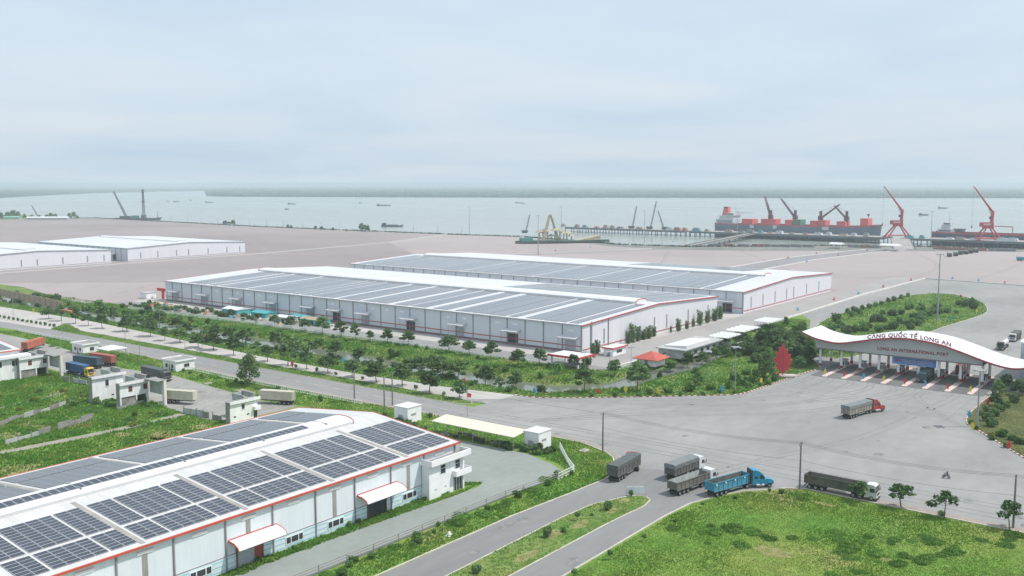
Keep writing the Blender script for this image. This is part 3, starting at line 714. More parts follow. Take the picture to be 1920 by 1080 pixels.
for wx in (77.5, 96.6, 115.9, 135.6):
    bx('louvre', m_skylight, N.t, NW + 0.003, NW + 0.07, ly(wx) - 0.45, ly(wx) + 0.45, 2.9, 7.9)
    N.on_slope(NW - 0.2, NW - 20.9, ly(wx) - 0.42, ly(wx) + 0.42, 0.02, 0.05).build('skylight_strip', m_skylight, N.t)
    N.on_slope(0.2, 20.9, ly(wx) - 0.42, ly(wx) + 0.42, 0.05, 0.02).build('skylight_strip', m_skylight, N.t)
for k in range(9):
    wx = 67.9 + 9.62 * k
    if wx > 145: break
    v = bx('wall_vent', m_white, N.t, NW + 0.003, NW + 0.18, ly(wx) - 1.4, ly(wx) + 1.4, 8.0, 8.55)
    bx('vent_outline', m_bright_red, v, NW + 0.185, NW + 0.2, ly(wx) - 1.4, ly(wx) + 1.4, 8.5, 8.56)
def near_door(wx0, wx1, dx0, dx1, op):
    y0, y1 = ly(wx0), ly(wx1)
    cz = [(NW + 0.02, 5.35), (NW + 1.6, 5.15), (NW + 2.6, 4.7), (NW + 2.9, 4.2), (NW + 2.8, 4.15), (NW + 2.5, 4.55), (NW + 1.55, 4.98), (NW + 0.02, 5.15)]
    c = MB().slab(cz[::-1], y0, y1).build('door_canopy', m_vent, N.t)
    for y in (y0 - 0.12, y1 + 0.002): MB().slab([(p[0], p[1] + (0.06 if i < 4 else -0.05)) for i, p in enumerate(cz)][::-1], y, y + 0.118).build('canopy_trim', m_bright_red, c)
    bx('canopy_flashing', m_bright_red, c, NW + 0.01, NW + 0.1, y0, y1, 5.36, 5.52)
    fr = MB().box(NW + 0.08, NW + 0.3, ly(dx0) - 0.25, ly(dx0), 0, 4.3).box(NW + 0.08, NW + 0.3, ly(dx1), ly(dx1) + 0.25, 0, 4.3).box(NW + 0.08, NW + 0.3, ly(dx0), ly(dx1), 4.05, 4.3)
    d = fr.build('door_frame', mat('door_frame', (0.17, 0.10, 0.08), var=0.2), N.t)
    bx('door_opening', m_dark if op else m_shutter, d, NW + 0.08, NW + 0.1, ly(dx0) + 0.01, ly(dx1) - 0.01, 0, 4.04)
    if not op: bx('door_leaf', mat('door_leaf', (0.30, 0.07, 0.06), var=0.2), d, NW + 0.12, NW + 0.2, ly(dx1) - 1.5, ly(dx1) - 0.05, 0.05, 4.0)
near_door(92.6, 102.4, 94.2, 99.2, False)
near_door(121.6, 132.2, 124.3, 128.9, True)
near_door(62.0, 72.0, 63.5, 68.0, False)
for wx0, wx1 in ((85.0, 89.2), (104.3, 108.3), (114.0, 118.0), (133.7, 137.8)):
    w = bx('window_surround', m_white, N.t, NW + 0.08, NW + 0.16, ly(wx0), ly(wx1), 1.0, 2.35)
    for k, (f0, f1) in enumerate(((0.05, 0.28), (0.33, 0.70), (0.75, 0.96))):
        bx('window_pane', m_glass, w, NW + 0.162, NW + 0.19, ly(wx0 + (wx1 - wx0) * f0), ly(wx0 + (wx1 - wx0) * f1), 1.15, 2.2)
# solar modules of the near slope, one by one
def module_mesh(w, h):
    fr, tz = 0.05, 0.04
    b = MB().box(-w / 2, w / 2, -h / 2, h / 2, 0, tz)
    me = b.mesh('solar_panel', m_frame); me.materials.append(m_cell)
    n = len(me.vertices)
    b.quad((-w / 2 + fr, -h / 2 + fr, tz + 0.003), (w / 2 - fr, -h / 2 + fr, tz + 0.003), (w / 2 - fr, h / 2 - fr, tz + 0.003), (-w / 2 + fr, h / 2 - fr, tz + 0.003))
    me2 = b.mesh('solar_panel', m_frame); me2.materials.append(m_cell); me2.polygons[6].material_index = 1
    return me2
mod = module_mesh(0.98, 2.04)
spots = []
slope = math.atan((N.r - N.e) / (NW / 2 + 0.5))
def bay(wx0, groups):
    x = wx0
    for g in groups:
        for c in range(g):
            for r in range(16):
                q = 0.95 + r * 1.03 + (0.85 if r > 5 else 0)
                spots.append((NW - q - 0.5, ly(x + 1.05)))
            x += 2.1
        x += 0.42
bay(59.4, (2, 4, 2)); bay(78.4, (2, 4, 2)); bay(97.5, (2, 4, 2)); bay(116.8, (3, 3, 2)); bay(136.6, (3, 3))
spots.sort(key=lambda s: (s[1] - ly(70)) ** 2 + (s[0] - NW) ** 2 * 0.6 if s[1] > ly(64) else 1e9)
for i, (q, yy) in enumerate(spots[:285]):
    inst('solar_panel', mod, N.t, (q, yy, N.zs(q) + 0.09), (0, slope, 0))
v0 = np.array([tuple(v.co) for v in mod.vertices]); f0 = [tuple(p.vertices) for p in mod.polygons]
bF, bC = MB(), MB()
rot = Matrix.Rotation(slope, 3, 'Y')
vl = [rot @ v.co for v in mod.vertices]
far_spots = []
for (q, yy) in spots[285:]:
    o = Vector((q, yy, N.zs(q) + 0.09)); V = [v + o for v in vl]
    bF.add(V[:8], f0[:6]); bC.add(V[8:], [(0, 1, 2, 3)])
o = bF.build('solar_panel_frames', m_frame, N.t, kind='stuff')
bC.build('solar_cells', m_cell, o, kind='stuff')
# the far slope: bigger blocks with module joints, and the ladder of panels along the ridge vent
m_solar_far = solar_mat('solar_block', 1.03, 2.1, (0.080, 0.088, 0.105), (0.30, 0.31, 0.32), 0.07)
for x0 in (20, 39.3, 58.4, 77.9, 97.1, 116.4, 136.2):
    x1 = min(x0 + 18.2, 146)
    for q0, q1 in ((1.2, 7.6), (8.3, 20.3)):
        N.on_slope(q0, q1, ly(x0) + 0.8, ly(x1) + (0 if x1 == 146 else 0.2), 0.08, 0.13).build('solar_block', m_solar_far, N.t)
zt = ztop
lad = module_mesh(2.3, 1.36)
x = 56.0
while x < 130:
    inst('ladder_panel', lad, vent_o, (NW / 2 + 0.95, ly(x), ztop + 0.0), (0, math.radians(5), 0)); x += 1.44
# two-storey office at the warehouse corner
def office(name, label, x0, x1, y0, y1, h, wins, rz=0, parent_loc=None):
    pass
ox, oy = 139.4, 127.3
t = thing('office_annex', 'white two-storey office block on the corner of the nearest warehouse', 'office', (ox, oy), 0)
bx('wall', m_white, t, 0, 10.4, 0, 2.0, 0, 7.3)
bx('roof_slab', m_grey, t, -0.1, 11.9, -0.7, 2.0, 7.31, 7.45)
MB().box(-0.3, 12.1, -1.0, -0.7, 7.1, 8.3).box(11.9, 12.1, -0.7, 2.0, 7.1, 8.3).build('parapet', m_white, t)
bx('parapet', m_white, t, -0.3, -0.1, -0.7, 2.0, 7.1, 8.3)
bl = MB().box(7.1, 12.0, -1.2, 2.0, 3.3, 3.5).box(7.1, 12.0, -1.2, -1.05, 3.5, 4.5).box(11.85, 12.0, -1.05, 2.0, 3.5, 4.5).box(7.1, 7.25, -1.05, 0, 3.5, 4.5).build('balcony', m_white, t)
g = bx('glazed_door', m_glass, t, 7.5, 10.1, -0.08, -0.003, 0.1, 3.1)
for k in range(4): bx('mullion', m_white, g, 7.5 + k * 0.83, 7.58 + k * 0.83, -0.12, -0.085, 0.1, 3.1)
for x in (3.4, 8.0):
    w = bx('window', m_glass, t, x, x + 1.5, -0.06, -0.003, 4.7, 6.5)
    MB().box(x - 0.1, x, -0.12, -0.003, 4.6, 6.6).box(x + 1.5, x + 1.6, -0.12, -0.003, 4.6, 6.6).box(x, x + 1.5, -0.12, -0.003, 6.5, 6.6).box(x, x + 1.5, -0.12, -0.003, 5.75, 5.83).build('frame', m_white, w)
bx('corner_column', m_white, t, 10.0, 10.4, -0.5, -0.002, 0, 7.1)
for x in (1.6, 4.6): bx('wall_vent', m_louvre, t, x, x + 0.7, -0.05, -0.003, 1.7, 1.85)

# ------------------------------------------------------------------ plants
m_leaf = mat('tree_leaf', (0.070, 0.148, 0.062), rough=0.75, var=0.30, scale=0.55, col2=(0.180, 0.265, 0.095), spec=0.12, rnd=0.38, trans=0.38)
m_leaf2 = mat('shrub_leaf', (0.075, 0.170, 0.045), rough=0.75, var=0.30, scale=0.8, col2=(0.150, 0.255, 0.070), spec=0.15, rnd=0.25, trans=0.28)
m_leaf3 = mat('feathery_leaf', (0.105, 0.165, 0.085), rough=0.8, var=0.25, scale=0.6, col2=(0.190, 0.250, 0.130), spec=0.1, rnd=0.15, trans=0.25)
m_leaf4 = mat('far_tree_leaf', (0.022, 0.048, 0.034), rough=0.9, var=0.25, scale=0.25, col2=(0.05, 0.08, 0.05), spec=0.05, rnd=0.2)
m_yleaf = mat('yellow_shrub_leaf', (0.16, 0.21, 0.04), rough=0.75, var=0.25, scale=0.8, col2=(0.26, 0.28, 0.06), spec=0.1, rnd=0.15, trans=0.2)
m_bark = mat('bark', (0.155, 0.125, 0.095), rough=0.9, var=0.25, scale=1.5)
NR = np.random.default_rng(5)

def leaf_cloud(clumps, n, s0, s1, rg, shell=0.35, flat=0.6):
    """quads spread through ellipsoids (cx,cy,cz,rx,ry,rz)"""
    Vs = []
    w = np.array([c[3] * c[4] * c[5] for c in clumps]) ** (2 / 3); w = w / w.sum()
    for c, k in zip(clumps, w):
        m = max(6, int(n * k))
        d = rg.normal(size=(m, 3)); d /= np.linalg.norm(d, axis=1)[:, None]
        r = (shell + (1 - shell) * rg.random(m) ** 0.5)[:, None]
        p = np.array(c[:3]) + d * r * np.array(c[3:6])
        nrm = d * (1 - flat) + np.array([0, 0, flat]) + rg.normal(size=(m, 3)) * 0.45
        nrm /= np.linalg.norm(nrm, axis=1)[:, None]
        a = np.cross(nrm, rg.normal(size=(m, 3))); a /= np.linalg.norm(a, axis=1)[:, None]
        b_ = np.cross(nrm, a)
        s = rg.uniform(s0, s1, m)[:, None]
        e = rg.uniform(0.5, 0.9, m)[:, None]
        droop = np.array([0, 0, -1]) * s * 0.25
        Vs.append(np.stack([p - a * s, p + b_ * s * e + droop * 0.3, p + a * s + droop, p - b_ * s * e], 1))
    V = np.concatenate(Vs).reshape(-1, 3)
    return V, np.arange(len(V)).reshape(-1, 4)
def make_tree(name, seed, H=6.5, spread=2.6, clumps=9, leaves=620, leaf=(0.22, 0.42), trunk=2.2, m=None, flat=0.6, squash=0.42, tiers=True):
    rg = np.random.default_rng(seed)
    b = MB(); tips = []
    lean = rg.normal(size=2) * 0.15
    top = Vector((lean[0] * 2, lean[1] * 2, H * 0.72))
    k0 = Vector((lean[0], lean[1], trunk))
    b.tube((0, 0, -0.15), tuple(k0), 0.16 * H / 6.5, 0.10 * H / 6.5, 7, False)
    b.tube(tuple(k0), tuple(top), 0.10 * H / 6.5, 0.04, 6, False)
    cl = []
    for i in range(clumps):
        a = i * 2.4 + rg.random() * 0.8
        f = (i + 0.5) / clumps
        z = trunk + 0.4 + (H - trunk - 0.9) * f
        r = spread * (1.0 - 0.62 * f ** 1.4) * (0.55 + 0.45 * rg.random())
        c = Vector((math.cos(a) * r, math.sin(a) * r, z))
        st = k0.lerp(top, max(0.0, min(1.0, f * 0.85)))
        b.tube(tuple(st), tuple(c), 0.05, 0.02, 5, False)
        s = spread * (0.34 + 0.26 * rg.random())
        cl.append((c.x, c.y, c.z, s, s * (0.8 + 0.4 * rg.random()), s * squash * (0.8 + 0.5 * rg.random())))
    cl.append((top.x, top.y, H - 0.5, spread * 0.4, spread * 0.4, spread * 0.3))
    V, Fq = leaf_cloud(cl, leaves, leaf[0], leaf[1], rg, flat=flat)
    return b.mesh('trunk', m_bark), np_mesh('crown', V, Fq, m or m_leaf)
def make_bush(seed, R=1.0, hgt=1.0, leaves=260, leaf=(0.14, 0.28), m=None, lumps=5, trunk=0.0):
    rg = np.random.default_rng(seed)
    cl = [(0, 0, trunk + hgt * 0.52, R * 0.8, R * 0.8, hgt * 0.5)]
    for i in range(lumps):
        a = rg.random() * 6.28; r = R * 0.5
        cl.append((math.cos(a) * r, math.sin(a) * r, trunk + hgt * (0.3 + 0.45 * rg.random()), R * 0.5, R * 0.5, hgt * 0.32))
    V, Fq = leaf_cloud(cl, leaves, leaf[0], leaf[1], rg, shell=0.55, flat=0.25)
    V[:, 2] = np.maximum(V[:, 2], 0.02)
    b = MB().tube((0, 0, -0.1), (0, 0, trunk + hgt * 0.5), 0.07 * max(1, R), 0.04, 6, False)
    for k in range(3):
        a = k * 2.1; b.tube((0, 0, trunk + hgt * 0.12), (math.cos(a) * R * 0.4, math.sin(a) * R * 0.4, trunk + hgt * 0.55), 0.035, 0.015, 5, False)
    return b.mesh('trunk', m_bark), np_mesh('crown', V, Fq, m or m_leaf2)
def make_feather(seed, H=6.0):
    rg = np.random.default_rng(seed)
    b = MB(); cl = []
    for k in range(4):
        a = k * 1.7 + rg.random(); e = Vector((math.cos(a) * 0.9, math.sin(a) * 0.9, H * (0.75 + 0.25 * rg.random())))
        b.tube((0, 0, -0.1), tuple(e), 0.06, 0.02, 5, False)
        for f in (0.25, 0.45, 0.65, 0.85, 1.0):
            p = e * f; s = 1.35 * (1.15 - 0.72 * f)
            cl.append((p.x, p.y, p.z, s, s, s * 1.1))
    V, Fq = leaf_cloud(cl, 1100, 0.14, 0.32, rg, shell=0.2, flat=-0.2)
    V[:, 2] = np.maximum(V[:, 2], 0.02)
    return b.mesh('trunk', m_bark), np_mesh('crown', V, Fq, m_leaf3)
def make_palm(seed, H=5.5):
    rg = np.random.default_rng(seed); b = MB(); c = MB()
    b.tube((0, 0, -0.1), (0.15, 0.1, H * 0.6), 0.17, 0.12, 7)
    for k in range(15):
        a = k * 2.4; up = 0.9 - 0.09 * k
        pts = []
        for f in (0, .25, .5, .75, 1.0):
            r = 2.4 * f; pts.append(Vector((0.15 + math.cos(a) * r, 0.1 + math.sin(a) * r, H * 0.6 + up * 2.2 * f - 1.9 * f * f)))
        sd = Vector((-math.sin(a), math.cos(a), 0))
        for i in range(4):
            w0, w1 = (0.10, 0.34, 0.36, 0.26, 0.03)[i], (0.10, 0.34, 0.36, 0.26, 0.03)[i + 1]
            for s_ in (-1, 1):
                dz = Vector((0, 0, -0.14))
                c.add([pts[i], pts[i + 1], pts[i + 1] + sd * w1 * s_ + dz, pts[i] + sd * w0 * s_ + dz], [(0, 1, 2, 3)])
    return b.mesh('trunk', m_bark), c.mesh('crown', m_leaf2)
STREET = [make_tree('street', 20 + i, H=5.6 + 0.6 * (i % 3), spread=2.5 + 0.45 * (i % 2), clumps=9 + i % 5, leaves=760, leaf=(0.22, 0.50), squash=0.34) for i in range(6)]
ROUND = [make_tree('round', 40 + i, H=5.2, spread=2.0, clumps=12, leaves=620, trunk=1.1, squash=0.7, flat=0.35) for i in range(3)]
BIG = [make_tree('big', 50 + i, H=8.6, spread=3.3, clumps=16, leaves=1300, trunk=1.4, squash=0.75, flat=0.3) for i in range(2)]
AIRY = [make_tree('airy', 60 + i, H=6.0, spread=2.3, clumps=8, leaves=420, leaf=(0.26, 0.46), trunk=2.6, m=mat('airy_leaf', (0.05, 0.105, 0.04), rough=0.7, var=0.3, scale=0.6, col2=(0.10, 0.175, 0.06), spec=0.2, rnd=0.15, trans=0.25)) for i in range(4)]
BUSH = [make_bush(70 + i, 1.0, 1.5) for i in range(4)]
DBUSH = [make_bush(80 + i, 1.0, 1.5, m=m_leaf) for i in range(4)]
YBUSH = [make_bush(86 + i, 1.0, 1.0, m=m_yleaf) for i in range(2)]
BALL = [make_bush(90 + i, 0.95, 1.7, leaves=330, leaf=(0.10, 0.2), lumps=2, m=m_leaf) for i in range(2)]
LOLLI = [make_bush(95 + i, 0.75, 1.2, leaves=200, leaf=(0.12, 0.22), lumps=3, m=m_leaf, trunk=0.9) for i in range(2)]
FEATHER = [make_feather(100 + i) for i in range(3)]
PALM = [make_palm(110)]
m_weed = mat('weed_leaf', (0.115, 0.255, 0.048), rough=0.8, var=0.3, scale=0.5, col2=(0.190, 0.325, 0.080), spec=0.1, rnd=0.25, trans=0.45)
WEED = [make_bush(120 + i, 2.1, 0.6, leaves=380, leaf=(0.14, 0.30), lumps=7, m=m_weed) for i in range(5)]
KINDS = dict(weed=WEED, street=STREET, round=ROUND, big=BIG, airy=AIRY, bush=BUSH, dbush=DBUSH, ybush=YBUSH, ball=BALL, lolli=LOLLI, feather=FEATHER, palm=PALM)
PR = random.Random(99)
def gz(x, y):
    if FX0 < x < FX1 and FY0 < y < FY1: return float(ground_h(np.array([[x]]), np.array([[y]]))[0, 0])
    return 0.0
def plant(name, kind, x, y, s, label, cat, group=None, z=None):
    tr, cr = PR.choice(KINDS[kind])
    t = thing(name, label, cat, (x, y, gz(x, y) if z is None else z), PR.random() * 6.28, group, (s * PR.uniform(0.82, 1.2), s * PR.uniform(0.82, 1.2), s * PR.uniform(0.8, 1.18)))
    inst('trunk', tr, t, (0, 0, 0)); inst('crown', cr, t, (0, 0, 0))
    return t
def plant_row(name, kind, pix, s, fmt, cat, group, z=None, world=False):
    for i, p in enumerate(pix):
        x, y = (p[0], p[1]) if world else G(p[0], p[1])
        k = p[3] if len(p) > 3 else kind
        plant(name, k, x, y, (p[2] if len(p) > 2 and p[2] else s) * PR.uniform(0.9, 1.12), fmt % nth(i), cat, group, z)

MEDP = [(861, 748), (805, 738), (754, 724), (706, 718), (660, 708), (615, 700), (575, 692), (540, 686), (502, 678), (438, 667), (400, 657), (372, 652), (337, 643), (309, 639), (282, 631), (230, 622), (192, 616), (166, 611), (142, 607), (115, 602), (92, 598)]
plant_row('street_tree', 'street', MEDP, 1.06, '%s street tree on the highway median counting from the plaza', 'tree', 'street trees on the highway median', 0.14)
MEDB = [(832, 742), (780, 730), (680, 712), (630, 704), (594, 697), (555, 690)]
plant_row('clipped_bush', 'ball', MEDB, 0.75, '%s small clipped bush between the median trees, counted from the plaza', 'bush', 'clipped bushes on the median', 0.14)
EMBP = [(1195, 733), (1096, 736, 1.15), (1015, 731, 0.7), (967, 721), (937, 719, 0.55), (910, 716, 1.05), (859, 710), (830, 704), (812, 701), (786, 695), (765, 689, 1.0), (740, 684, 0.7), (712, 681, 0.7), (697, 681, 0.7), (672, 672), (630, 673), (587, 663, 1.1), (552, 654, 1.1), (517, 653, 1.1), (482, 662, 0.8), (455, 650), (430, 640, 1.1), (404, 636, 1.1), (384, 628), (352, 622), (330, 608, 1.1), (300, 606, 1.1), (282, 612), (256, 606, 1.2), (238, 622), (214, 600), (190, 600)]
plant_row('canal_tree', 'street', EMBP, 1.05, '%s tree along the near bank of the canal, counted from the plaza corner', 'tree', 'trees along the near canal bank')
FENP = [(1402, 655, 1.1, 'round'), (1345, 668), (1318, 677, 0.9), (1290, 683), (1257, 690, 0.9), (1237, 703, 0.7, 'round'), (1206, 702, 1.0), (1180, 702, 0.6, 'round'), (1152, 704), (1120, 712, 0.6, 'palm'), (1100, 697), (1075, 692), (1048, 700, 1.0, 'palm'), (1012, 684), (972, 686), (920, 673), (880, 666), (842, 661), (765, 647), (726, 645), (695, 641), (667, 637), (640, 632), (604, 627), (572, 622), (545, 617), (515, 612)]
plant_row('fence_tree', 'street', FENP, 0.95, '%s tree in the row along the white fence, counted from the gate side', 'tree', 'trees along the white canal fence')
m_i = 0
for (px, py, s, k) in [(980, 690, .6, 'bush'), (1030, 690, 1.2, 'bush'), (745, 648, .7, 'bush'), (780, 652, .8, 'bush'), (800, 655, .8, 'bush'), (895, 672, .8, 'bush'), (625, 634, .9, 'bush'), (650, 640, .7, 'bush'), (480, 606, .8, 'bush'), (455, 602, .9, 'bush')]:
    x, y = G(px, py); plant('fence_shrub', k, x, y, s * 1.2, '%s low light green shrub by the white canal fence, counted from the right' % nth(m_i), 'shrub', 'shrubs by the canal fence'); m_i += 1
# along the right-hand canal: kerb bushes, round shrubs, big dark trees
KB = [(1110, 744), (1154, 745), (1197, 744), (1232, 744), (1276, 743), (1318, 742), (1376, 738), (1425, 724)]
plant_row('cone_bush', 'ball', KB, 0.85, '%s small clipped bush just inside the painted kerb, counted from the left', 'bush', 'clipped bushes inside the painted kerb')
RS = [(1218, 738, 1.5), (1253, 736, 1.6), (1292, 733, 1.6), (1333, 731, 1.7), (1367, 727, 1.7), (1392, 722, 1.8), (1412, 718, 1.8), (1378, 713, 1.5), (1400, 702, 1.8), (1418, 706, 1.7), (1432, 714, 1.6), (1350, 736, 1.1), (1405, 728, 1.2), (1440, 722, 1.2), (1452, 714, 1.3)]
plant_row('round_shrub', 'bush', RS, 1.6, '%s rounded green shrub on the bank beside the plaza kerb, counted from the left', 'shrub', 'round shrubs beside the plaza kerb')
for (px, py, s, k, lab) in [(1096, 733, 0.0, 'big', ''), (1310, 722, 1.0, 'round', 'dark round-headed tree on the bank between the two lamp posts'), (1436, 713, 0.95, 'big', 'large dense dark tree on the left of the red leaf sculpture'),
                            (467, 722, 1.25, 'big', 'big dark tree standing alone beside the compound road'), (1510, 655, 0.9, 'big', 'dark tree under the left tip of the gate roof'),
                            (1480, 640, 0.9, 'round', 'tree beside the white roofed sheds left of the gate'), (1500, 628, 0.9, 'round', 'tree touching the end of the low white sheds'), (1525, 640, 0.9, 'round', 'tree just behind the left tip of the gate roof'),
                            (1460, 650, 0.85, 'round', 'tree in front of the low sheds, left of the gate roof'), (1430, 655, 0.9, 'round', 'tree at the near corner of the open sheds'), (1380, 664, 0.9, 'round', 'tree in front of the wavy white shed'),
                            (1500, 690, 1.0, 'round', 'tree right behind the red leaf sculpture'), (1515, 680, 1.0, 'round', 'tree beside the leftmost gate column'), (1495, 672, 0.9, 'round', 'tree behind the red leaf, halfway to the gate roof'), (1540, 668, 0.9, 'round', 'tree behind the first gate columns'), (1575, 664, 0.9, 'round', 'tree seen between the gate columns under the fascia'), (1600, 662, 0.8, 'round', 'rightmost tree seen between the gate columns')]:
    if s <= 0: continue
    x, y = G(px, py); plant('tree', k, x, y, s, lab, 'tree')
# feathery trees along the gable of the middle warehouse
FE = [(1112, 670, 0.85), (1120, 664, 1.0), (1178, 645, 0.7), (1186, 642, 1.05), (1196, 640, 1.1), (1206, 637, 1.05), (1216, 635, 1.15), (1226, 631, 0.9), (1258, 624, 0.5), (1272, 621, 0.9), (1288, 617, 0.7), (1300, 613, 0.75), (1312, 610, 0.9), (1326, 606, 1.0), (1340, 602, 1.05), (1350, 598, 1.15)]
plant_row('feathery_tree', 'feather', FE, 0.9, '%s feathery pale green tree along the gable wall, counted from the left', 'tree', 'feathery trees by the gable wall', 0.03)
BH = [(1400 + 9.5 * i, 586 - 2.5 * i, 0.85) for i in range(17)]
plant_row('hedge_bush', 'dbush', BH, 0.85, '%s hedge bush under the gable of the warehouse behind, counted from the left', 'bush', 'hedge bushes under the rear gable', 0.05)
# green island behind the gate
TOP = [(1590, 589), (1602, 587), (1616, 583), (1630, 579), (1641, 576), (1652, 572), (1665, 568), (1676, 565), (1690, 561), (1702, 557), (1598, 595), (1612, 590)]
plant_row('topiary_ball', 'ball', TOP, 1.75, '%s clipped ball bush along the far edge of the island, counted from the left', 'bush', 'clipped balls on the green island', 0.12)
IS = []
ir = random.Random(3)
for cx_, cy_, n, sx, sy in [(1650, 603, 7, 16, 4), (1675, 590, 7, 22, 3), (1700, 607, 9, 30, 4), (1735, 597, 8, 22, 4), (1770, 587, 8, 24, 3), (1715, 580, 7, 24, 2.5), (1760, 577, 5, 16, 2), (1812, 573, 6, 16, 3), (1830, 577, 5, 8, 3), (1570, 620, 6, 14, 5), (1600, 622, 8, 25, 4), (1640, 620, 7, 25, 4), (1690, 617, 6, 20, 3), (1570, 605, 5, 10, 4)]:
    for k in range(n): IS.append((cx_ + ir.uniform(-sx, sx), cy_ + ir.uniform(-sy, sy), ir.uniform(1.3, 2.2), ir.choice(('dbush', 'dbush', 'bush'))))
IS.sort()
plant_row('island_shrub', 'dbush', IS, 1.6, '%s dark shrub on the green island behind the gate, counted from the left', 'shrub', 'shrubs on the green island', 0.12)
# the lawn at the right edge
LW = [(1822, 797, .95, 'ball'), (1838, 780, .95, 'ball'), (1848, 772, 1.2, 'dbush'), (1866, 762, .95, 'round'), (1852, 790, 1.5, 'dbush'), (1862, 780, 1.7, 'dbush'), (1860, 800, 1.7, 'dbush'), (1876, 772, 1.4, 'bush'), (1885, 764, 1.4, 'bush'), (1900, 755, 1.7, 'dbush'), (1912, 742, 1.0, 'round'), (1858, 820, 1.1, 'ybush'), (1868, 817, 1.1, 'ybush'), (1880, 819, 1.2, 'bush'), (1860, 825, 1.0, 'dbush'), (1897, 826, 1.0, 'bush'), (1908, 832, 1.1, 'bush'), (1918, 833, 1.2, 'dbush'), (1885, 840, 0.9, 'ball'), (1830, 806, 0.8, 'dbush'), (1872, 742, 1.0, 'round'), (1886, 733, 0.9, 'round')]
plant_row('lawn_shrub', 'dbush', LW, 1.5, '%s shrub of the lawn at the right edge, counted clockwise from its tip', 'shrub', 'shrubs on the right-hand lawn', 0.10)
# trees on the kerb of the near field
for (px, py, s, lab) in [(1612, 942, 0.82, 'leafy young tree standing in front of the dark open trailer'), (1690, 952, 0.98, 'young tree just right of the parked white cab'), (1770, 972, 0.82, 'low forked young tree between the two right-hand kerb trees'), (1893, 992, 0.95, 'young tree beside the utility pole at the right edge')]:
    x, y = G(px, py); plant('young_tree', 'airy', x, y, s, lab, 'tree', 'young trees on the field kerb')
for i, (px, py, s, k) in enumerate([(1442, 928, 0.6, 'lolli'), (1465, 925, 0.6, 'bush'), (1318, 952, 0.6, 'lolli'), (1266, 985, 0.6, 'lolli'), (1208, 1015, 0.7, 'lolli'), (1144, 1050, 0.8, 'lolli'), (1077, 1085, 0.8, 'lolli'), (1378, 935, 0.5, 'bush'), (1765, 968, 0.7, 'dbush')]):
    x, y = G(px, py); plant('kerb_sapling', k, x, y, s, '%s little sapling on the kerb of the near field, counted from the trucks' % nth(i), 'sapling', 'saplings on the near field kerb')
for (px, py, s, k, lab) in [(893, 1076, 0.95, 'ball', 'round bush at the bottom end of the approach median'), (1026, 1008, 1.1, 'ball', 'round dark bush on the approach median, near the bare soil'), (1082, 977, 0.85, 'lolli', 'little tree with a bare stem on the approach median'), (1139, 958, 1.15, 'ball', 'cone shaped bush on the upper half of the approach median'),
                            (1183, 931, 0.7, 'ball', 'small bush beside the white sign at the median tip'), (1057, 998, 0.6, 'bush', 'low bush between the two round ones on the approach median'), (1110, 968, 0.4, 'bush', 'tiny tuft bush on the approach median')]:
    x, y = G(px, py); plant('median_bush', k, x, y, s, lab, 'bush', None, 0.14)
# weeds and bushes round the near yard and compound
wi = 0
WD = []
for k in range(42):
    f = k / 41.0
    WD.append((60 + 92 * f + PR.uniform(-.8, .8), 128.6 + PR.uniform(-.5, .3), PR.uniform(0.5, 0.95), PR.choice(('weed', 'weed', 'bush'))))
plant_row('weed_bush', 'bush', WD, 0.6, '%s weed clump along the foot of the nearest warehouse wall, counted from the left', 'weeds', 'weeds along the near warehouse wall', 0.0, True)
VB = []
for k in range(34):
    f = k / 33.0
    VB.append((88 + 84 * f + PR.uniform(-1, 1), 114.6 + PR.uniform(-1.5, 1.8), PR.uniform(0.5, 1.0), PR.choice(('bush', 'weed', 'bush'))))
plant_row('verge_bush', 'bush', VB, 0.7, '%s bush along the wire fence of the near yard, counted from the left', 'bush', 'bushes along the near yard fence', 0.0, True)
CB = [(178.5, 137, 1.2), (179.5, 141, 1.1), (180, 133, 1.3), (180.5, 130, 1.6), (178.8, 146, 0.9), (179.5, 129, 1.2), (182, 128, 1.2), (184, 127.6, 1.0), (180, 172, 1.5), (178, 168, 1.6), (177.4, 164, 1.3), (181, 176, 1.4), (186, 180, 1.2), (183.5, 184, 1.0), (191, 174, .9)]
plant_row('yard_bush', 'dbush', CB, 1.2, '%s dark bush behind the near yard by the white huts, from the right', 'bush', 'bushes behind the near yard', 0.0, True)
LB = []
for k in range(70):
    px, py = PR.uniform(0, 330), PR.uniform(712, 800)
    if in_poly(np.array([G(px, py)]), COMP)[0] or G(px, py)[0] > 151: continue
    LB.append((px, py, PR.uniform(0.6, 1.4), PR.choice(('weed', 'weed', 'bush', 'ybush'))))
LB += [(PR.uniform(340, 700), 0, 0, 0) for _ in range(0)]
LB.sort()
plant_row('rough_bush', 'bush', LB, 0.9, '%s bush on the rough ground left of the near warehouse, counted from the left edge', 'bush', 'bushes on the rough ground')
GB = [(60 + 13 * k + PR.uniform(-6, 6), 640 + 13 * k * 0.205 + PR.uniform(-3, 3), PR.uniform(0.5, 1.0), PR.choice(('weed', 'bush'))) for k in range(44)]
plant_row('roadside_bush', 'dbush', GB, 0.8, '%s bush on the verge between compound and highway, counted from the left', 'bush', 'bushes on the compound verge')
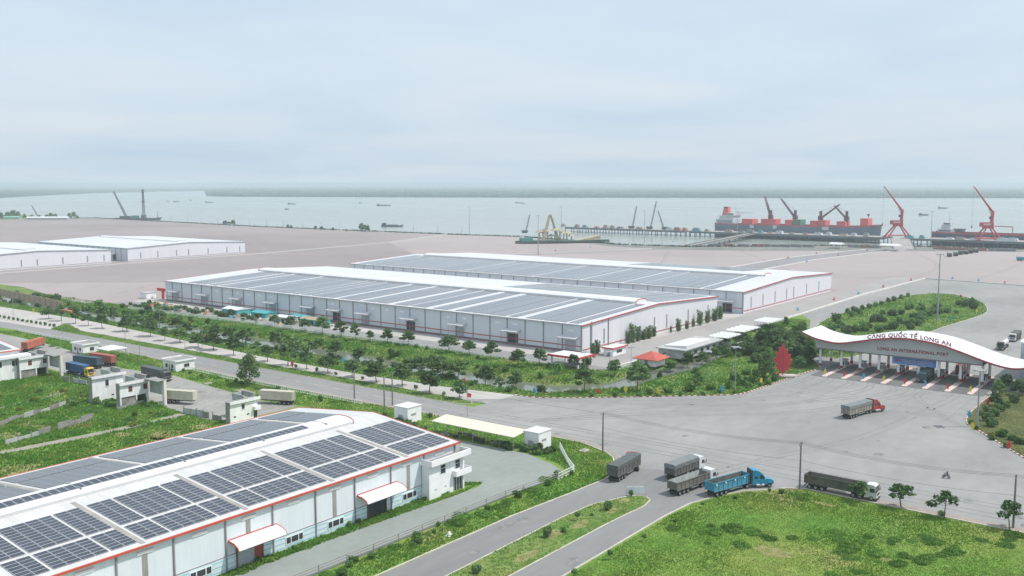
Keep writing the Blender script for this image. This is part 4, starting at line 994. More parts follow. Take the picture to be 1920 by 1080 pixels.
# far left bank thickets behind the highway
FT = []
for k in range(46):
    px = PR.uniform(0, 300); FT.append((px, 553 + px * 0.115 + PR.uniform(-7, 14), PR.uniform(1.3, 2.4), PR.choice(('dbush', 'bush', 'dbush'))))
FT.sort()
plant_row('thicket_shrub', 'dbush', FT, 1.8, '%s shrub of the thicket below the tan wall, counted from the left edge', 'shrub', 'thicket below the tan wall')
DT = [(245 + 8.5 * k, 572 + 4 * math.sin(k) + k * 0.9, PR.uniform(1.2, 2.0), PR.choice(('dbush', 'dbush', 'bush'))) for k in range(30)]
plant_row('dump_shrub', 'dbush', DT, 1.6, '%s shrub of the row beside the scrap heap, counted from the left', 'shrub', 'shrubs beside the scrap heap')
SM = [(0 + 8.5 * k, 596 + 1.45 * k, 0.9) for k in range(13)]
plant_row('divider_bush', 'ball', SM, 0.9, '%s clipped bush of the line dividing the far lanes, from the left edge', 'bush', 'bushes dividing the lanes at far left', 0.05)

# undergrowth on the canal banks and the thicket between canal and gate
ub = random.Random(61); UB = []
while len(UB) < 150:
    x, y = ub.uniform(224, 274), ub.uniform(176, 470)
    d_ = float(canal_d(np.array([x]), np.array([y]))[0])
    if 7.2 < d_ < 13.5 and vnoise(np.array([[x, y]]), 0.06, 5)[0] > 0.35 and x > 229: UB.append((x, y, ub.uniform(0.7, 1.5), ub.choice(('weed', 'bush', 'bush', 'dbush', 'ybush'))))
UB.sort(key=lambda q: q[1])
plant_row('bank_shrub', 'bush', UB, 1.0, '%s shrub of the canal bank undergrowth, counted from the plaza end', 'shrub', 'undergrowth on the canal banks', None, True)
TH = []
while len(TH) < 58:
    x, y = ub.uniform(322, 432), ub.uniform(116, 153)
    if float(canal_d(np.array([x]), np.array([y]))[0]) > 9 and y > 113 + max(0, (x - 330) * 0.42) + 2 and gz(x, y) > -0.6: TH.append((x, y, ub.uniform(0.75, 1.15), ub.choice(('round', 'round', 'round', 'street'))) if ub.random() < 0.6 else (x, y, ub.uniform(1.3, 2.2), 'dbush'))
TH.sort(key=lambda q: q[0])
plant_row('thicket_tree', 'round', TH, 1.0, '%s plant of the dense thicket left of the gate, counted towards the river', 'tree', 'thicket left of the gate', None, True)
CS = []
while len(CS) < 46:
    x, y = ub.uniform(276, 405), ub.uniform(120, 168)
    d_ = float(canal_d(np.array([x]), np.array([y]))[0])
    if 8.5 < d_ < 14 and (y > 160 or y < 120 + (x - 270) * 0.28 + 18): CS.append((x, y, ub.uniform(0.9, 1.6), ub.choice(('weed', 'bush', 'bush', 'dbush'))))
CS.sort(key=lambda q: q[0])
plant_row('canal_shrub', 'bush', CS, 1.0, '%s shrub beside the right-hand canal, counted from the plaza', 'shrub', 'shrubs beside the right-hand canal', None, True)

SF = [(322, 150.5), (331, 151), (340, 152), (349, 152.5), (357, 152), (366, 153), (376, 154.5), (386, 155.5), (395, 157), (405, 158), (415, 160)]
plant_row('shed_tree', 'round', [(a, b_, ub.uniform(0.65, 0.95), ub.choice(('round', 'street'))) for a, b_ in SF], 0.8, '%s tree in front of the low white roofed sheds, counted from the pavilion', 'tree', 'trees in front of the low sheds', None, True)

# --- grass: short tufts too many to count
def grass(name, polys, dens, h0, h1, m, seed, label=None, holes=(), zf=None, clump=0.35, w=0.10, thin=()):
    rg = np.random.default_rng(seed); pts = []
    for p in polys:
        p = np.array(p); lo, hi_ = p.min(0), p.max(0); n = int((hi_ - lo).prod() * dens)
        q = lo + rg.random((n, 2)) * (hi_ - lo); q = q[in_poly(q, p)]
        for h in holes:
            q = q[~in_poly(q, h)]
        for h in thin:
            q = q[~(in_poly(q, h) & (rg.random(len(q)) < 0.55))]
        keep = rg.random(len(q)) < (1 - clump) + clump * 2 * (vnoise(q, 0.22, seed) * 0.6 + vnoise(q, 0.7, seed + 1) * 0.4)
        pts.append(q[keep])
    q = np.concatenate(pts); n = len(q)
    hh = h0 + (h1 - h0) * rg.random(n) * (0.35 + 1.3 * vnoise(q, 0.16, seed + 2) ** 1.5)
    z = zf(q[:, 0], q[:, 1]) if zf else np.zeros(n)
    Vs = []
    for k in range(3):
        a = rg.random(n) * 6.283; l = rg.uniform(0.2, 0.75, n) * hh
        dx_, dy_ = np.cos(a), np.sin(a); ww = w * (0.6 + hh) * rg.uniform(0.7, 1.5, n)
        p0 = np.stack([q[:, 0] - dy_ * ww, q[:, 1] + dx_ * ww, z - 0.03], 1)
        p1 = np.stack([q[:, 0] + dy_ * ww, q[:, 1] - dx_ * ww, z - 0.03], 1)
        p2 = np.stack([q[:, 0] + dx_ * l, q[:, 1] + dy_ * l, z + hh], 1)
        Vs.append(np.stack([p0, p1, p2], 1))
    V = np.concatenate(Vs).reshape(-1, 3)
    o = bpy.data.objects.new(name, np_mesh(name, V, np.arange(len(V)).reshape(-1, 3), m)); link(o)
    return tag(o, label, 'grass', kind='stuff')
m_blade = mat('grass_blade', (0.115, 0.270, 0.038), rough=0.85, var=0.16, scale=0.055, world=True, col2=(0.225, 0.325, 0.060), col3=(0.40, 0.32, 0.13), lo=0.37, hi=0.60, spec=0.1, trans=0.4)
m_blade2 = mat('lush_blade', (0.110, 0.285, 0.045), rough=0.85, var=0.18, scale=0.08, world=True, col2=(0.210, 0.340, 0.070), col3=(0.40, 0.33, 0.15), lo=0.38, hi=0.60, spec=0.1, trans=0.4)
FIELD = [(192.0, 69), (190, 72), (187, 74.6), (183, 78.6), (177.5, 81), (170, 83.5), (160, 84.2), (112, 83.4), (112, 20), (192.0, 20)]
grass('field_grass', [FIELD], 26, 0.05, 0.27, m_blade, 1, 'rough green grass of the field in the lower right corner', clump=0.6, w=0.075, thin=BARE_F)
wd = np.random.default_rng(77)
VERGE = [(60, 117), (100, 116.4), (168, 114.6), (172.5, 116), (176.3, 121), (179.5, 130), (181, 127), (194.3, 141), (194.5, 126), (191, 117.4), (188, 113.7), (184, 111), (179, 107.4), (172.6, 106.6), (160, 107.4), (141, 108.8), (60, 109.8)]
grass('verge_grass', [VERGE], 12, 0.12, 0.45, m_blade2, 2, 'green grass between the near yard and the approach road', clump=0.4)
grass('wall_foot_grass', [[(55, 127.9), (104, 127.1), (124, 126.3), (146, 125.0), (155, 126.0), (152.6, 129.2), (151.4, 126.2), (139.2, 126.8), (138.5, 129.3), (55, 129.4)]], 16, 0.15, 0.55, m_blade2, 3, 'weedy grass at the foot of the nearest warehouse')
grass('median_grass', [MED2], 8, 0.06, 0.22, m_blade, 4, 'thin patchy grass on the approach median', thin=BARE_M, zf=lambda x, y: 0 * x + 0.14, clump=0.8)
grass('highway_median_grass', [MED1], 9, 0.06, 0.35, m_blade2, 5, 'grass strip between the highway lanes', zf=lambda x, y: 0 * x + 0.14)
ROUGH = [(70, 183), (152, 183), (152, 214), (158, 212), (152.5, 220), (153.5, 238), (159, 276), (161, 300), (160, 330), (164, 420), (120, 420), (95, 300), (75, 240)]
TRK = [(60, 231.6), (102.6, 230.3), (128.7, 228.6), (152, 229.8), (152, 233.2), (128.7, 232), (102.6, 233.7), (60, 235.2)]
grass('rough_grass', [ROUGH], 7, 0.15, 0.75, m_blade2, 6, 'tall rough grass left of the nearest warehouse', holes=[TRK], clump=0.5, w=0.14, thin=BARE)
grass('compound_verge_grass', [[(178.6, 152), (181, 127), (194.0, 141), (194.2, 170), (192.2, 200), (191.6, 260), (198.2, 360), (198, 420), (190, 440), (189.2, 400), (187.5, 368), (183, 340), (178, 309), (182, 280), (178.3, 250), (176, 224), (178.6, 213)]], 6, 0.12, 0.5, m_blade2, 7, 'green verge between the compound road and the highway', clump=0.4, w=0.13)
def bank_z(x, y): return ground_h(x, y)
EMB = [(228, 170), (229.6, 163.5), (243, 147), (256.5, 132.2), (266.5, 121.2), (271.2, 118.3), (284, 117), (322, 113.6), (350, 128), (405, 148), (440, 160), (440, 169), (282, 170), (275, 175), (274.5, 480), (275, 560), (233, 560), (233, 430), (229, 370), (226.5, 340), (222.5, 285), (221.5, 235), (223.5, 200)]
rg0 = np.random.default_rng(8)
def bank_grass():
    o = grass('bank_grass', [EMB], 3.2, 0.15, 0.7, m_blade2, 8, 'green grass on both banks of the canal', clump=0.45, w=0.17, zf=bank_z)
    me = o.data
    co = np.empty(len(me.vertices) * 3, np.float32); me.vertices.foreach_get('co', co); co = co.reshape(-1, 3, 3)
    keep = co[:, 0, 2] > -1.2
    V = co[keep].reshape(-1, 3); o.data = np_mesh('bank_grass', V, np.arange(len(V)).reshape(-1, 3), m_blade2)
bank_grass()
grass('island_grass', [ISLAND], 1.6, 0.15, 0.6, m_blade2, 9, 'grass of the green island behind the gate', zf=lambda x, y: 0 * x + 0.12, clump=0.4, w=0.2)
grass('lawn_grass', [[(p[0], max(p[1], 20)) for p in LAWN]], 4, 0.05, 0.2, mat('dry_blade', (0.075, 0.115, 0.035), rough=0.85, var=0.3, scale=0.1, world=True, col2=(0.15, 0.16, 0.06), col3=(0.21, 0.17, 0.10), spec=0.1), 10, 'short dry grass of the lawn at the right edge', zf=lambda x, y: 0 * x + 0.10, clump=0.3)
# weed thickets in the near field
fw = random.Random(21); WF = []
while len(WF) < 120:
    x, y = fw.uniform(118, 190), fw.uniform(24, 82)
    if in_poly(np.array([[x, y]]), FIELD)[0] and vnoise(np.array([[x, y]]), 0.11, 31)[0] > 0.52: WF.append((x, y, fw.uniform(0.25, 0.95), 'weed'))
WF.sort(key=lambda p: p[1] * 0.6 - p[0] * 0.79)
plant_row('field_weed', 'bush', WF, 0.5, '%s weed clump in the near field, counted from the far corner', 'weeds', 'weed clumps in the near field', 0.0, True)

# ------------------------------------------------------------------ the port gate
def at_off(mb, off):
    mb.v = [(p[0] - off[0], p[1] - off[1], p[2] - (off[2] if len(off) > 2 else 0)) for p in mb.v]; return mb
GO = (329.0, 85.0)
gate = thing('port_gate', 'wide toll gate with a white wave shaped roof and red edge', 'gate', GO)
m_gate_roof = mat('gate_roof', (0.66, 0.66, 0.68), rough=0.45, var=0.05, scale=0.15)
m_gate_red = mat('gate_red', (0.36, 0.055, 0.065), rough=0.5, var=0.08, scale=0.3)
m_fascia = mat('gate_fascia', (0.42, 0.44, 0.44), rough=0.6, var=0.05, scale=0.2)
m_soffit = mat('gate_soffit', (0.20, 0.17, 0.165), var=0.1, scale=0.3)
WAVE = smooth_line([(119.9, 12.35, 0), (114.9, 10.6, 0), (109.0, 9.75, 0), (105.4, 9.95, 0), (101, 10.9, 0), (93.2, 12.6, 0), (84.5, 13.5, 0), (74.8, 12.6, 0), (68.3, 10.9, 0), (60.4, 8.5, 0), (55.4, 7.4, 0), (51.5, 7.3, 0), (46, 8.6, 0), (38, 10.8, 0)], 5)
WAVE = [(p[0], p[1]) for p in WAVE]
def wave_z(y):
    for (a, za), (b_, zb) in zip(WAVE[:-1], WAVE[1:]):
        if a >= y >= b_: return za + (zb - za) * (a - y) / (a - b_)
    return WAVE[-1][1]
RX0, RX1 = 325.6, 345.0
b = MB(); n = len(WAVE)
b.add([(x, y, z + dz) for x in (RX0 + 0.15, RX1) for dz in (-0.32, 0.0) for y, z in WAVE],
      [(n + i, 3 * n + i, 3 * n + i + 1, n + i + 1) for i in range(n - 1)] + [(i, i + 1, 2 * n + i + 1, 2 * n + i) for i in range(n - 1)] +
      [(2 * n + i, 2 * n + i + 1, 3 * n + i + 1, 3 * n + i) for i in range(n - 1)] + [(i, n + i, n + i + 1, i + 1) for i in range(n - 1)] + [(0, 2 * n, 3 * n, n), (n - 1, 2 * n - 1, 4 * n - 1, 3 * n - 1)])
o = at_off(b, GO).build('wave_roof', m_gate_roof, gate, smooth=False)
for yy in (110.6, 62.5, 57.0):
    q = MB(); z = wave_z(yy)
    q.quad((RX0 + .4, yy + .06, z + .012 + 0.012), (RX0 + .4, yy - .06, z + .024), (RX1 - .3, yy - .06, z + .024), (RX1 - .3, yy + .06, z + .024))
    at_off(q, GO).build('roof_seam', m_soffit, o)
e = MB()
for (y0, z0), (y1, z1) in zip(WAVE[:-1], WAVE[1:]):
    e.add([(RX0 - 0.05, y0, z0 - 0.5), (RX0 - 0.05, y1, z1 - 0.5), (RX0 - 0.05, y1, z1 + 0.06), (RX0 - 0.05, y0, z0 + 0.06), (RX0 + 0.14, y0, z0 - 0.5), (RX0 + 0.14, y1, z1 - 0.5), (RX0 + 0.14, y1, z1 + 0.06), (RX0 + 0.14, y0, z0 + 0.06)],
          [(0, 3, 2, 1), (4, 5, 6, 7), (0, 1, 5, 4), (3, 7, 6, 2)])
at_off(e, GO).build('red_edge', m_gate_red, gate)
fy = [115.4 - 53.6 * k / 40 for k in range(41)]
f_ = MB(); k = len(fy)
f_.add([(x, y, z) for x in (327.6, 328.0) for (y, z) in [(y, 6.95) for y in fy] + [(y, max(7.0, wave_z(y) - 0.34)) for y in fy]],
       [(i, k + i, k + i + 1, i + 1) for i in range(k - 1)] + [(2 * k + i, 2 * k + i + 1, 3 * k + i + 1, 3 * k + i) for i in range(k - 1)] + [(i, i + 1, 2 * k + i + 1, 2 * k + i) for i in range(k - 1)] + [(0, 2 * k, 3 * k, k), (k - 1, 2 * k - 1, 4 * k - 1, 3 * k - 1)])
at_off(f_, GO).build('fascia', m_fascia, gate)
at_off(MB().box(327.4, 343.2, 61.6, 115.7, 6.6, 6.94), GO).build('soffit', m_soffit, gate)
at_off(MB().box(342.6, 343.0, 61.8, 115.4, 6.95, 8.2), GO).build('rear_fascia', m_fascia, gate)
def lettering(body, y0, y1, zf, x, size, m, name, bold, up=1.0):
    me = text_mesh(body, size, bold, 0.05, 1.12, 'LEFT')
    co = np.empty(len(me.vertices) * 3, np.float32); me.vertices.foreach_get('co', co); co = co.reshape(-1, 3)
    u0, u1 = co[:, 0].min(), co[:, 0].max()
    yy = y0 + (co[:, 0] - u0) / (u1 - u0) * (y1 - y0)
    zz = np.array([zf(float(v)) for v in yy]) + co[:, 1] * up
    V = np.stack([x - co[:, 2] - GO[0], yy - GO[1], zz], 1)
    # one mesh per letter: pieces whose spans along the line overlap belong to one letter
    faces = [tuple(p.vertices) for p in me.polygons]
    par = list(range(len(V)))
    def find(i):
        while par[i] != i: par[i] = par[par[i]]; i = par[i]
        return i
    for f in faces:
        for j in f[1:]: par[find(j)] = find(f[0])
    isl_ = {}
    for f in faces: isl_.setdefault(find(f[0]), []).append(f)
    spans_ = sorted(([min(co[i, 0] for f in fs for i in f), max(co[i, 0] for f in fs for i in f), fs] for fs in isl_.values()), key=lambda q: q[0])
    let = []
    for q in spans_:
        if let and q[0] < let[-1][1] - 0.12 * size: let[-1][1] = max(let[-1][1], q[1]); let[-1][2] = let[-1][2] + q[2]
        else: let.append(q)
    for q in let:
        ids = sorted({i for f in q[2] for i in f}); mp_ = {i: k for k, i in enumerate(ids)}
        MB().add([tuple(map(float, V[i])) for i in ids], [tuple(mp_[i] for i in f) for f in q[2]]).build(name, m, gate)
    bpy.data.meshes.remove(me)
m_letter = mat('letter_red', (0.24, 0.03, 0.045), rough=0.5, var=0.05)
lettering('CẢNG QUỐC TẾ LONG AN', 97.6, 71.2, lambda y: wave_z(y) + 0.14, 326.6, 1.75, m_letter, 'roof_letter', 0.055, 1.0)
lettering('LONG AN INTERNATIONAL PORT', 94.4, 72.0, lambda y: 8.35 + 0.012 * (94.4 - y), 327.55, 1.55, m_letter, 'fascia_letter', 0.035, 0.95)
ISY = [107.0, 100.6, 94.3, 87.9, 81.4, 75.2, 68.6, 62.1]
m_col = mat('column_white', (0.86, 0.86, 0.87), var=0.05, scale=0.3)
for y in [114.4] + ISY:
    for x in (329.8, 341.0):
        c = at_off(MB().tube((x, y, 0), (x, y, 6.6), 0.45, n=12), GO).build('column', m_col, gate)
        at_off(MB().tube((x, y, 0.25), (x, y, 1.15), 0.5, n=12), GO).build('column_guard', m_gate_red, c)
# toll islands, booths, arrow boards
m_isl_top = mat('island_top', (0.62, 0.48, 0.45), var=0.1, scale=0.3)
m_booth = mat('booth_panel', (0.62, 0.64, 0.65), var=0.06, scale=0.5)
m_bdark = mat('booth_roof', (0.16, 0.15, 0.16), var=0.1, scale=0.5)
m_yel = mat('sign_yellow', (0.62, 0.52, 0.05), var=0.06); m_sred = mat('sign_red', (0.55, 0.05, 0.05), var=0.06); m_sblue = mat('sign_blue', (0.08, 0.36, 0.55), var=0.06)
m_suit = dict(yellow=m_yel, red=m_sred, blue=m_sblue)
def board(name, label, x, y, col, h=2.0, w=1.0, rz=None, z=0.0):
    """a feather-shaped board on a short post: three ragged lobes and a notch, as along the kerbs"""
    t = thing(name, label, 'sign', (x, y, z), PR.uniform(-0.5, 0.5) + math.radians(-52) if rz is None else rz, 'coloured feather boards')
    pr = [(-0.15, 0.35), (0.2, 0.35), (0.32, 0.75), (0.5, 1.05), (0.28, 1.1), (0.46, 1.55), (0.2, 1.5), (0.12, 2.0), (-0.12, 1.6), (-0.42, 1.8), (-0.3, 1.3), (-0.5, 1.0), (-0.3, 0.8)]
    MB().slab([(a * w, c * h / 2.0) for a, c in pr], -0.05, 0.05).build('board', m_suit[col], t)
    MB().tube((0, 0, 0), (0, 0, 0.5 * h / 2), 0.06, n=6).build('post', m_white, t)
    return t
cols = ['yellow', 'red', 'blue', 'yellow', 'red', 'blue', 'red', 'yellow']
for i, y in enumerate(ISY):
    t = thing('toll_island', '%s toll island from the left under the gate, with its booth' % nth(i), 'toll island', (326.0, y), 0, 'toll islands')
    x0, x1 = -14.3, (15.0 if i < 3 else 19.5)
    tip = [(x0, 0), (x0 + 0.25, -0.5), (x0 + 0.9, -0.8), (x1 - 0.9, -0.8), (x1 - 0.25, -0.5), (x1, 0), (x1 - 0.25, 0.5), (x1 - 0.9, 0.8), (x0 + 0.9, 0.8), (x0 + 0.25, 0.5)]
    MB().prism(tip, 0, 0.24).build('kerb', m_isl_top, t)
    A_, B_ = MB(), MB()
    for k in range(int((x1 - x0 - 2) / 1.0)):
        for s_ in (-0.82, 0.82): (A_ if k % 2 else B_).cbox((x0 + 1.5 + k, s_, 0.13), (0.97, 0.06, 0.25))
    A_.build('kerb_paint_red', m_kerb_red, t); B_.build('kerb_paint_white', m_kerb_white, t)
    bt = MB().box(4.7, 8.2, -0.8, 0.8, 0.25, 1.3).build('booth', m_gate_red if i in (3, 5, 6) else m_booth, t)
    bx('booth_glass', m_glass, bt, 4.75, 8.15, -0.74, 0.74, 1.31, 2.6)
    for px_ in (4.7, 5.8, 6.95, 8.06):
        for s_ in (-0.8, 0.66): bx('booth_post', m_white, bt, px_, px_ + 0.14, s_, s_ + 0.14, 1.31, 2.65)
    bx('booth_roof', m_booth if i < 4 else m_bdark, bt, 4.4, 8.5, -1.05, 1.05, 2.66, 2.95)
    bx('cabinet', m_gate_red, t, 9.2, 9.8, -0.3, 0.3, 0.25, 1.5)
    bx('cabinet', m_bdark, t, 1.2, 1.7, -0.3, 0.3, 0.25, 1.3)
    br = bx('barrier_box', m_sred, t, 11.2, 11.6, -0.2, 0.2, 0.25, 1.3)
    if i in (1, 4, 7): MB().tube((11.4, -0.2, 1.1), (11.4, -3.6, 1.15), 0.05, n=6).build('barrier_arm', m_white, br)
    board('feather_board', '%s feather board on the tip of the %s toll island from the left' % (cols[i], nth(i)), 326 - 12.6, y, cols[i], 2.5, 0.95, math.radians(-50), 0.24)
# blue banner hung under the fascia
t = thing('banner', 'blue banner hung between the gate columns under the fascia', 'banner', (329.2, 83.0))
cl = MB()
for k in range(14):
    y0, y1 = 6.9 - k, 5.9 - k; x0, x1 = 0.06 * math.sin(k * 1.1), 0.06 * math.sin((k + 1) * 1.1)
    cl.add([(x0, y0, 4.0), (x1, y1, 4.0), (x1, y1, 6.35), (x0, y0, 6.35), (x0 + .04, y0, 4.0), (x1 + .04, y1, 4.0), (x1 + .04, y1, 6.35), (x0 + .04, y0, 6.35)], [(0, 3, 2, 1), (4, 5, 6, 7), (3, 7, 6, 2), (0, 1, 5, 4)])
o = cl.build('cloth', mat('banner_blue', (0.07, 0.22, 0.52), rough=0.7, var=0.2, scale=0.35, col2=(0.16, 0.34, 0.66)), t)
MB().prism([(-0.12, 4.9), (-0.12, 6.0), (-0.10, 6.0), (-0.10, 4.9)], 4.9, 5.6).build('emblem', m_sred, o)
for z, w0, w1 in ((5.6, 4.2, -5.6), (5.1, 3.4, -5.0), (4.6, 2.4, -4.0)):
    q = MB(); y = w0
    while y > w1:
        w = PR.uniform(0.25, 0.6); q.box(-0.125, -0.105, y - w, y, z - 0.12, z + 0.12); y -= w + 0.16
    q.build('lettering', mat('banner_ink', (0.55, 0.42, 0.55), var=0.1), o)
for y in (6.7, -6.7): MB().tube((0.02, y, 6.35), (0.02, y, 6.65), 0.03, n=5).build('hanger', m_steel, t)
# gate office at the right edge, leaf sculpture, floodlight masts
t = thing('gate_office', 'blue grey office with white roof cut by the right edge, behind the gate', 'building', (350.5, 34.0))
bx('wall', mat('office_wall', (0.40, 0.46, 0.52), var=0.06, scale=0.2), t, 0, 20, 0, 20.8, 0, 11.6)
bx('roof', m_white, t, -0.4, 20.4, -0.4, 21.2, 11.61, 12.2)
for k in range(3): bx('window_band', m_glass, t, 2 + k * 6, 6.5 + k * 6, 20.805, 20.9, 7.5, 9.5)
for k in range(3): bx('window_band', m_glass, t, -0.08, -0.004, 1.5 + k * 6.6, 5.8 + k * 6.6, 7.2, 9.6)
t = thing('leaf_sculpture', 'tall red leaf shaped sculpture on a low white base left of the gate', 'sculpture', G(1467, 706), math.radians(-58))
LS = 1.18
lf = [(0, 0.6), (0.55, 1.3), (1.5, 2.0), (2.1, 3.2), (2.55, 4.9), (1.95, 5.0), (2.2, 6.4), (1.45, 6.5), (1.2, 7.8), (0.55, 7.9), (0.05, 9.6), (-0.55, 8.3), (-1.15, 8.6), (-1.25, 7.0), (-1.95, 7.2), (-1.8, 5.6), (-2.6, 5.4), (-2.2, 3.6), (-1.5, 2.1), (-0.5, 1.3)]
MB().slab([(a * LS, c * LS) for a, c in lf], -0.3, 0.3).build('leaf', mat('sculpture_red', (0.56, 0.05, 0.06), rough=0.5, var=0.12, scale=0.4), t)
MB().slab([(-0.12, 0.7), (0.12, 0.7), (0.05, 9.8), (-0.05, 9.8)], -0.36, 0.36).build('midrib', m_gate_red, t)
MB().prism([(-2.2, -1.6), (3.8, -1.6), (5.5, 0), (3.8, 1.6), (-2.2, 1.6)], 0.0, 0.65).build('base', mat('base_pink', (0.50, 0.42, 0.40), var=0.1), t)
bx('base_band', m_sred, t, -2.25, -1.5, -1.65, 1.65, 0.1, 1.2)
bx('planter', m_grey, t, -1.0, 3.2, -2.6, -1.62, 0, 0.5)

def mast(name, label, x, y, h, heads=8, r=0.28, z=0.0):
    t = thing(name, label, 'lamp mast', (x, y, z))
    MB().tube((0, 0, 0), (0, 0, h), r, r * 0.45, 8).build('pole', m_steel, t)
    MB().tube((0, 0, 0), (0, 0, 0.5), r * 2.0, r * 1.8, 8).build('base', m_grey, t)
    hd = MB().tube((0, 0, h - 0.25), (0, 0, h - 0.1), 1.25, 1.25, 10).build('head_ring', m_steel, t)
    for k in range(heads):
        a = k * 2 * math.pi / heads
        MB().cbox((1.4 * math.cos(a), 1.4 * math.sin(a), h - 0.25), (0.6, 0.45, 0.35), a).build('floodlight', m_gutter, hd)
mast('lamp_mast', 'tall grey floodlight mast rising from the green island behind the gate', *G(1757, 601), 31.5, r=0.42)
mast('lamp_mast', 'floodlight mast on the lawn tip in front of the gate, near right edge', *G(1832, 801), 15.5, 6, r=0.30)
mast('lamp_mast', 'floodlight mast at the painted kerb left of the gate, the tallest there', *G(1378, 730), 13.6, 4, 0.16)
mast('lamp_mast', 'grey lamp mast on the canal bank by the ornamental shrubs', *G(1327, 712), 9.6, 3, 0.14)
for k, (px, py, h, lab) in enumerate([(1142, 712, 9.5, 'slim lamp post in front of the red roofed kiosk'), (1096, 712, 9.5, 'slim lamp post beside the entrance canopy of the warehouse lane'), (1183, 695, 8.5, 'slim lamp post left of the red pyramid roof')]):
    mast('lamp_post', lab, *G(px, py), h, 2, 0.10)

# ------------------------------------------------------------------ trucks
m_tyre = mat('tyre', (0.03, 0.03, 0.032), rough=0.9, var=0.2, scale=2)
m_rim = mat('wheel_rim', (0.30, 0.30, 0.31), rough=0.5, var=0.1, scale=2)
m_chassis = mat('chassis', (0.06, 0.058, 0.055), rough=0.8, var=0.2, scale=1)
m_tarp = mat('tarpaulin', (0.095, 0.108, 0.108), rough=0.8, var=0.14, scale=0.8, bump=0.03, bscale=2.0)
m_tarp_lt = mat('tarpaulin_light', (0.19, 0.205, 0.21), rough=0.8, var=0.12, scale=0.8, bump=0.03, bscale=2.0)
def paint(name, c, **k): return mat('paint_' + name, c, rough=0.45, var=0.08, scale=0.8, **k)
def wheel_mesh(r, w):
    n = 16; b = MB()
    pr = [(-w / 2, r * 0.62), (-w / 2, r * 0.93), (-w / 2 + 0.05, r), (w / 2 - 0.05, r), (w / 2, r * 0.93), (w / 2, r * 0.62)]
    V = [(math.cos(2 * math.pi * i / n) * q, y, math.sin(2 * math.pi * i / n) * q) for y, q in pr for i in range(n)]
    F_ = [(j * n + i, j * n + (i + 1) % n, (j + 1) * n + (i + 1) % n, (j + 1) * n + i) for j in range(5) for i in range(n)]
    b.add(V, F_); return b.mesh('wheel', m_tyre, True)
WH, WHW = wheel_mesh(0.51, 0.32), wheel_mesh(0.51, 0.58)
def rim_mesh(w):
    b = MB().tube((0, -w / 2 + 0.06, 0), (0, w / 2 - 0.06, 0), 0.33, 0.33, 12); b.tube((0, -w / 2 - 0.0, 0), (0, w / 2 + 0.0, 0), 0.10, 0.10, 8); return b.mesh('rim', m_rim)
RM, RMW = rim_mesh(0.32), rim_mesh(0.58)
def wheels(t, xs, wide, yo):
    for x in xs:
        for s_ in (-1, 1):
            w = inst('wheel', WHW if wide else WH, t, (x, s_ * yo, 0.51)); inst('rim', RMW if wide else RM, w, (0, 0, 0))
def cab_over(par, m, x0, high=True):
    """flat-fronted cab, its back at x0"""
    h = 3.35 if high else 2.9
    pr = [(x0, 0.75), (x0 + 2.1, 0.55), (x0 + 2.2, 1.1), (x0 + 2.12, 1.75), (x0 + 1.95, h - 0.35), (x0 + 1.6, h - 0.05), (x0 + 0.9, h), (x0, h - 0.1)]
    c = MB().slab(pr, -1.2, 1.2).build('cab', m, par)
    MB().quad((x0 + 2.145, -1.1, 1.85), (x0 + 2.145, 1.1, 1.85), (x0 + 2.01, 1.02, h - 0.55), (x0 + 2.01, -1.02, h - 0.55)).build('windscreen', m_glass, c)
    for s_ in (-1, 1):
        q = [(x0 + 0.75, s_ * 1.206, 1.8), (x0 + 1.85, s_ * 1.206, 1.8), (x0 + 1.72, s_ * 1.206, 2.6), (x0 + 0.85, s_ * 1.206, 2.6)]
        MB().add(q, [(0, 1, 2, 3)]).build('side_window', m_glass, c)
        MB().cbox((x0 + 2.15, s_ * 1.38, 2.15), (0.12, 0.16, 0.6)).build('mirror', m_chassis, c)
        MB().cbox((x0 + 2.17, s_ * 0.85, 0.85), (0.12, 0.35, 0.2)).build('headlight', m_white, c)
    bx('grille', m_chassis, c, x0 + 2.16, x0 + 2.23, -0.85, 0.85, 1.15, 1.6)
    bx('bumper', m_chassis, c, x0 + 1.9, x0 + 2.3, -1.2, 1.2, 0.35, 0.62)
    bx('visor', m_chassis, c, x0 + 1.95, x0 + 2.2, -1.1, 1.1, h - 0.42, h - 0.3)
    return c
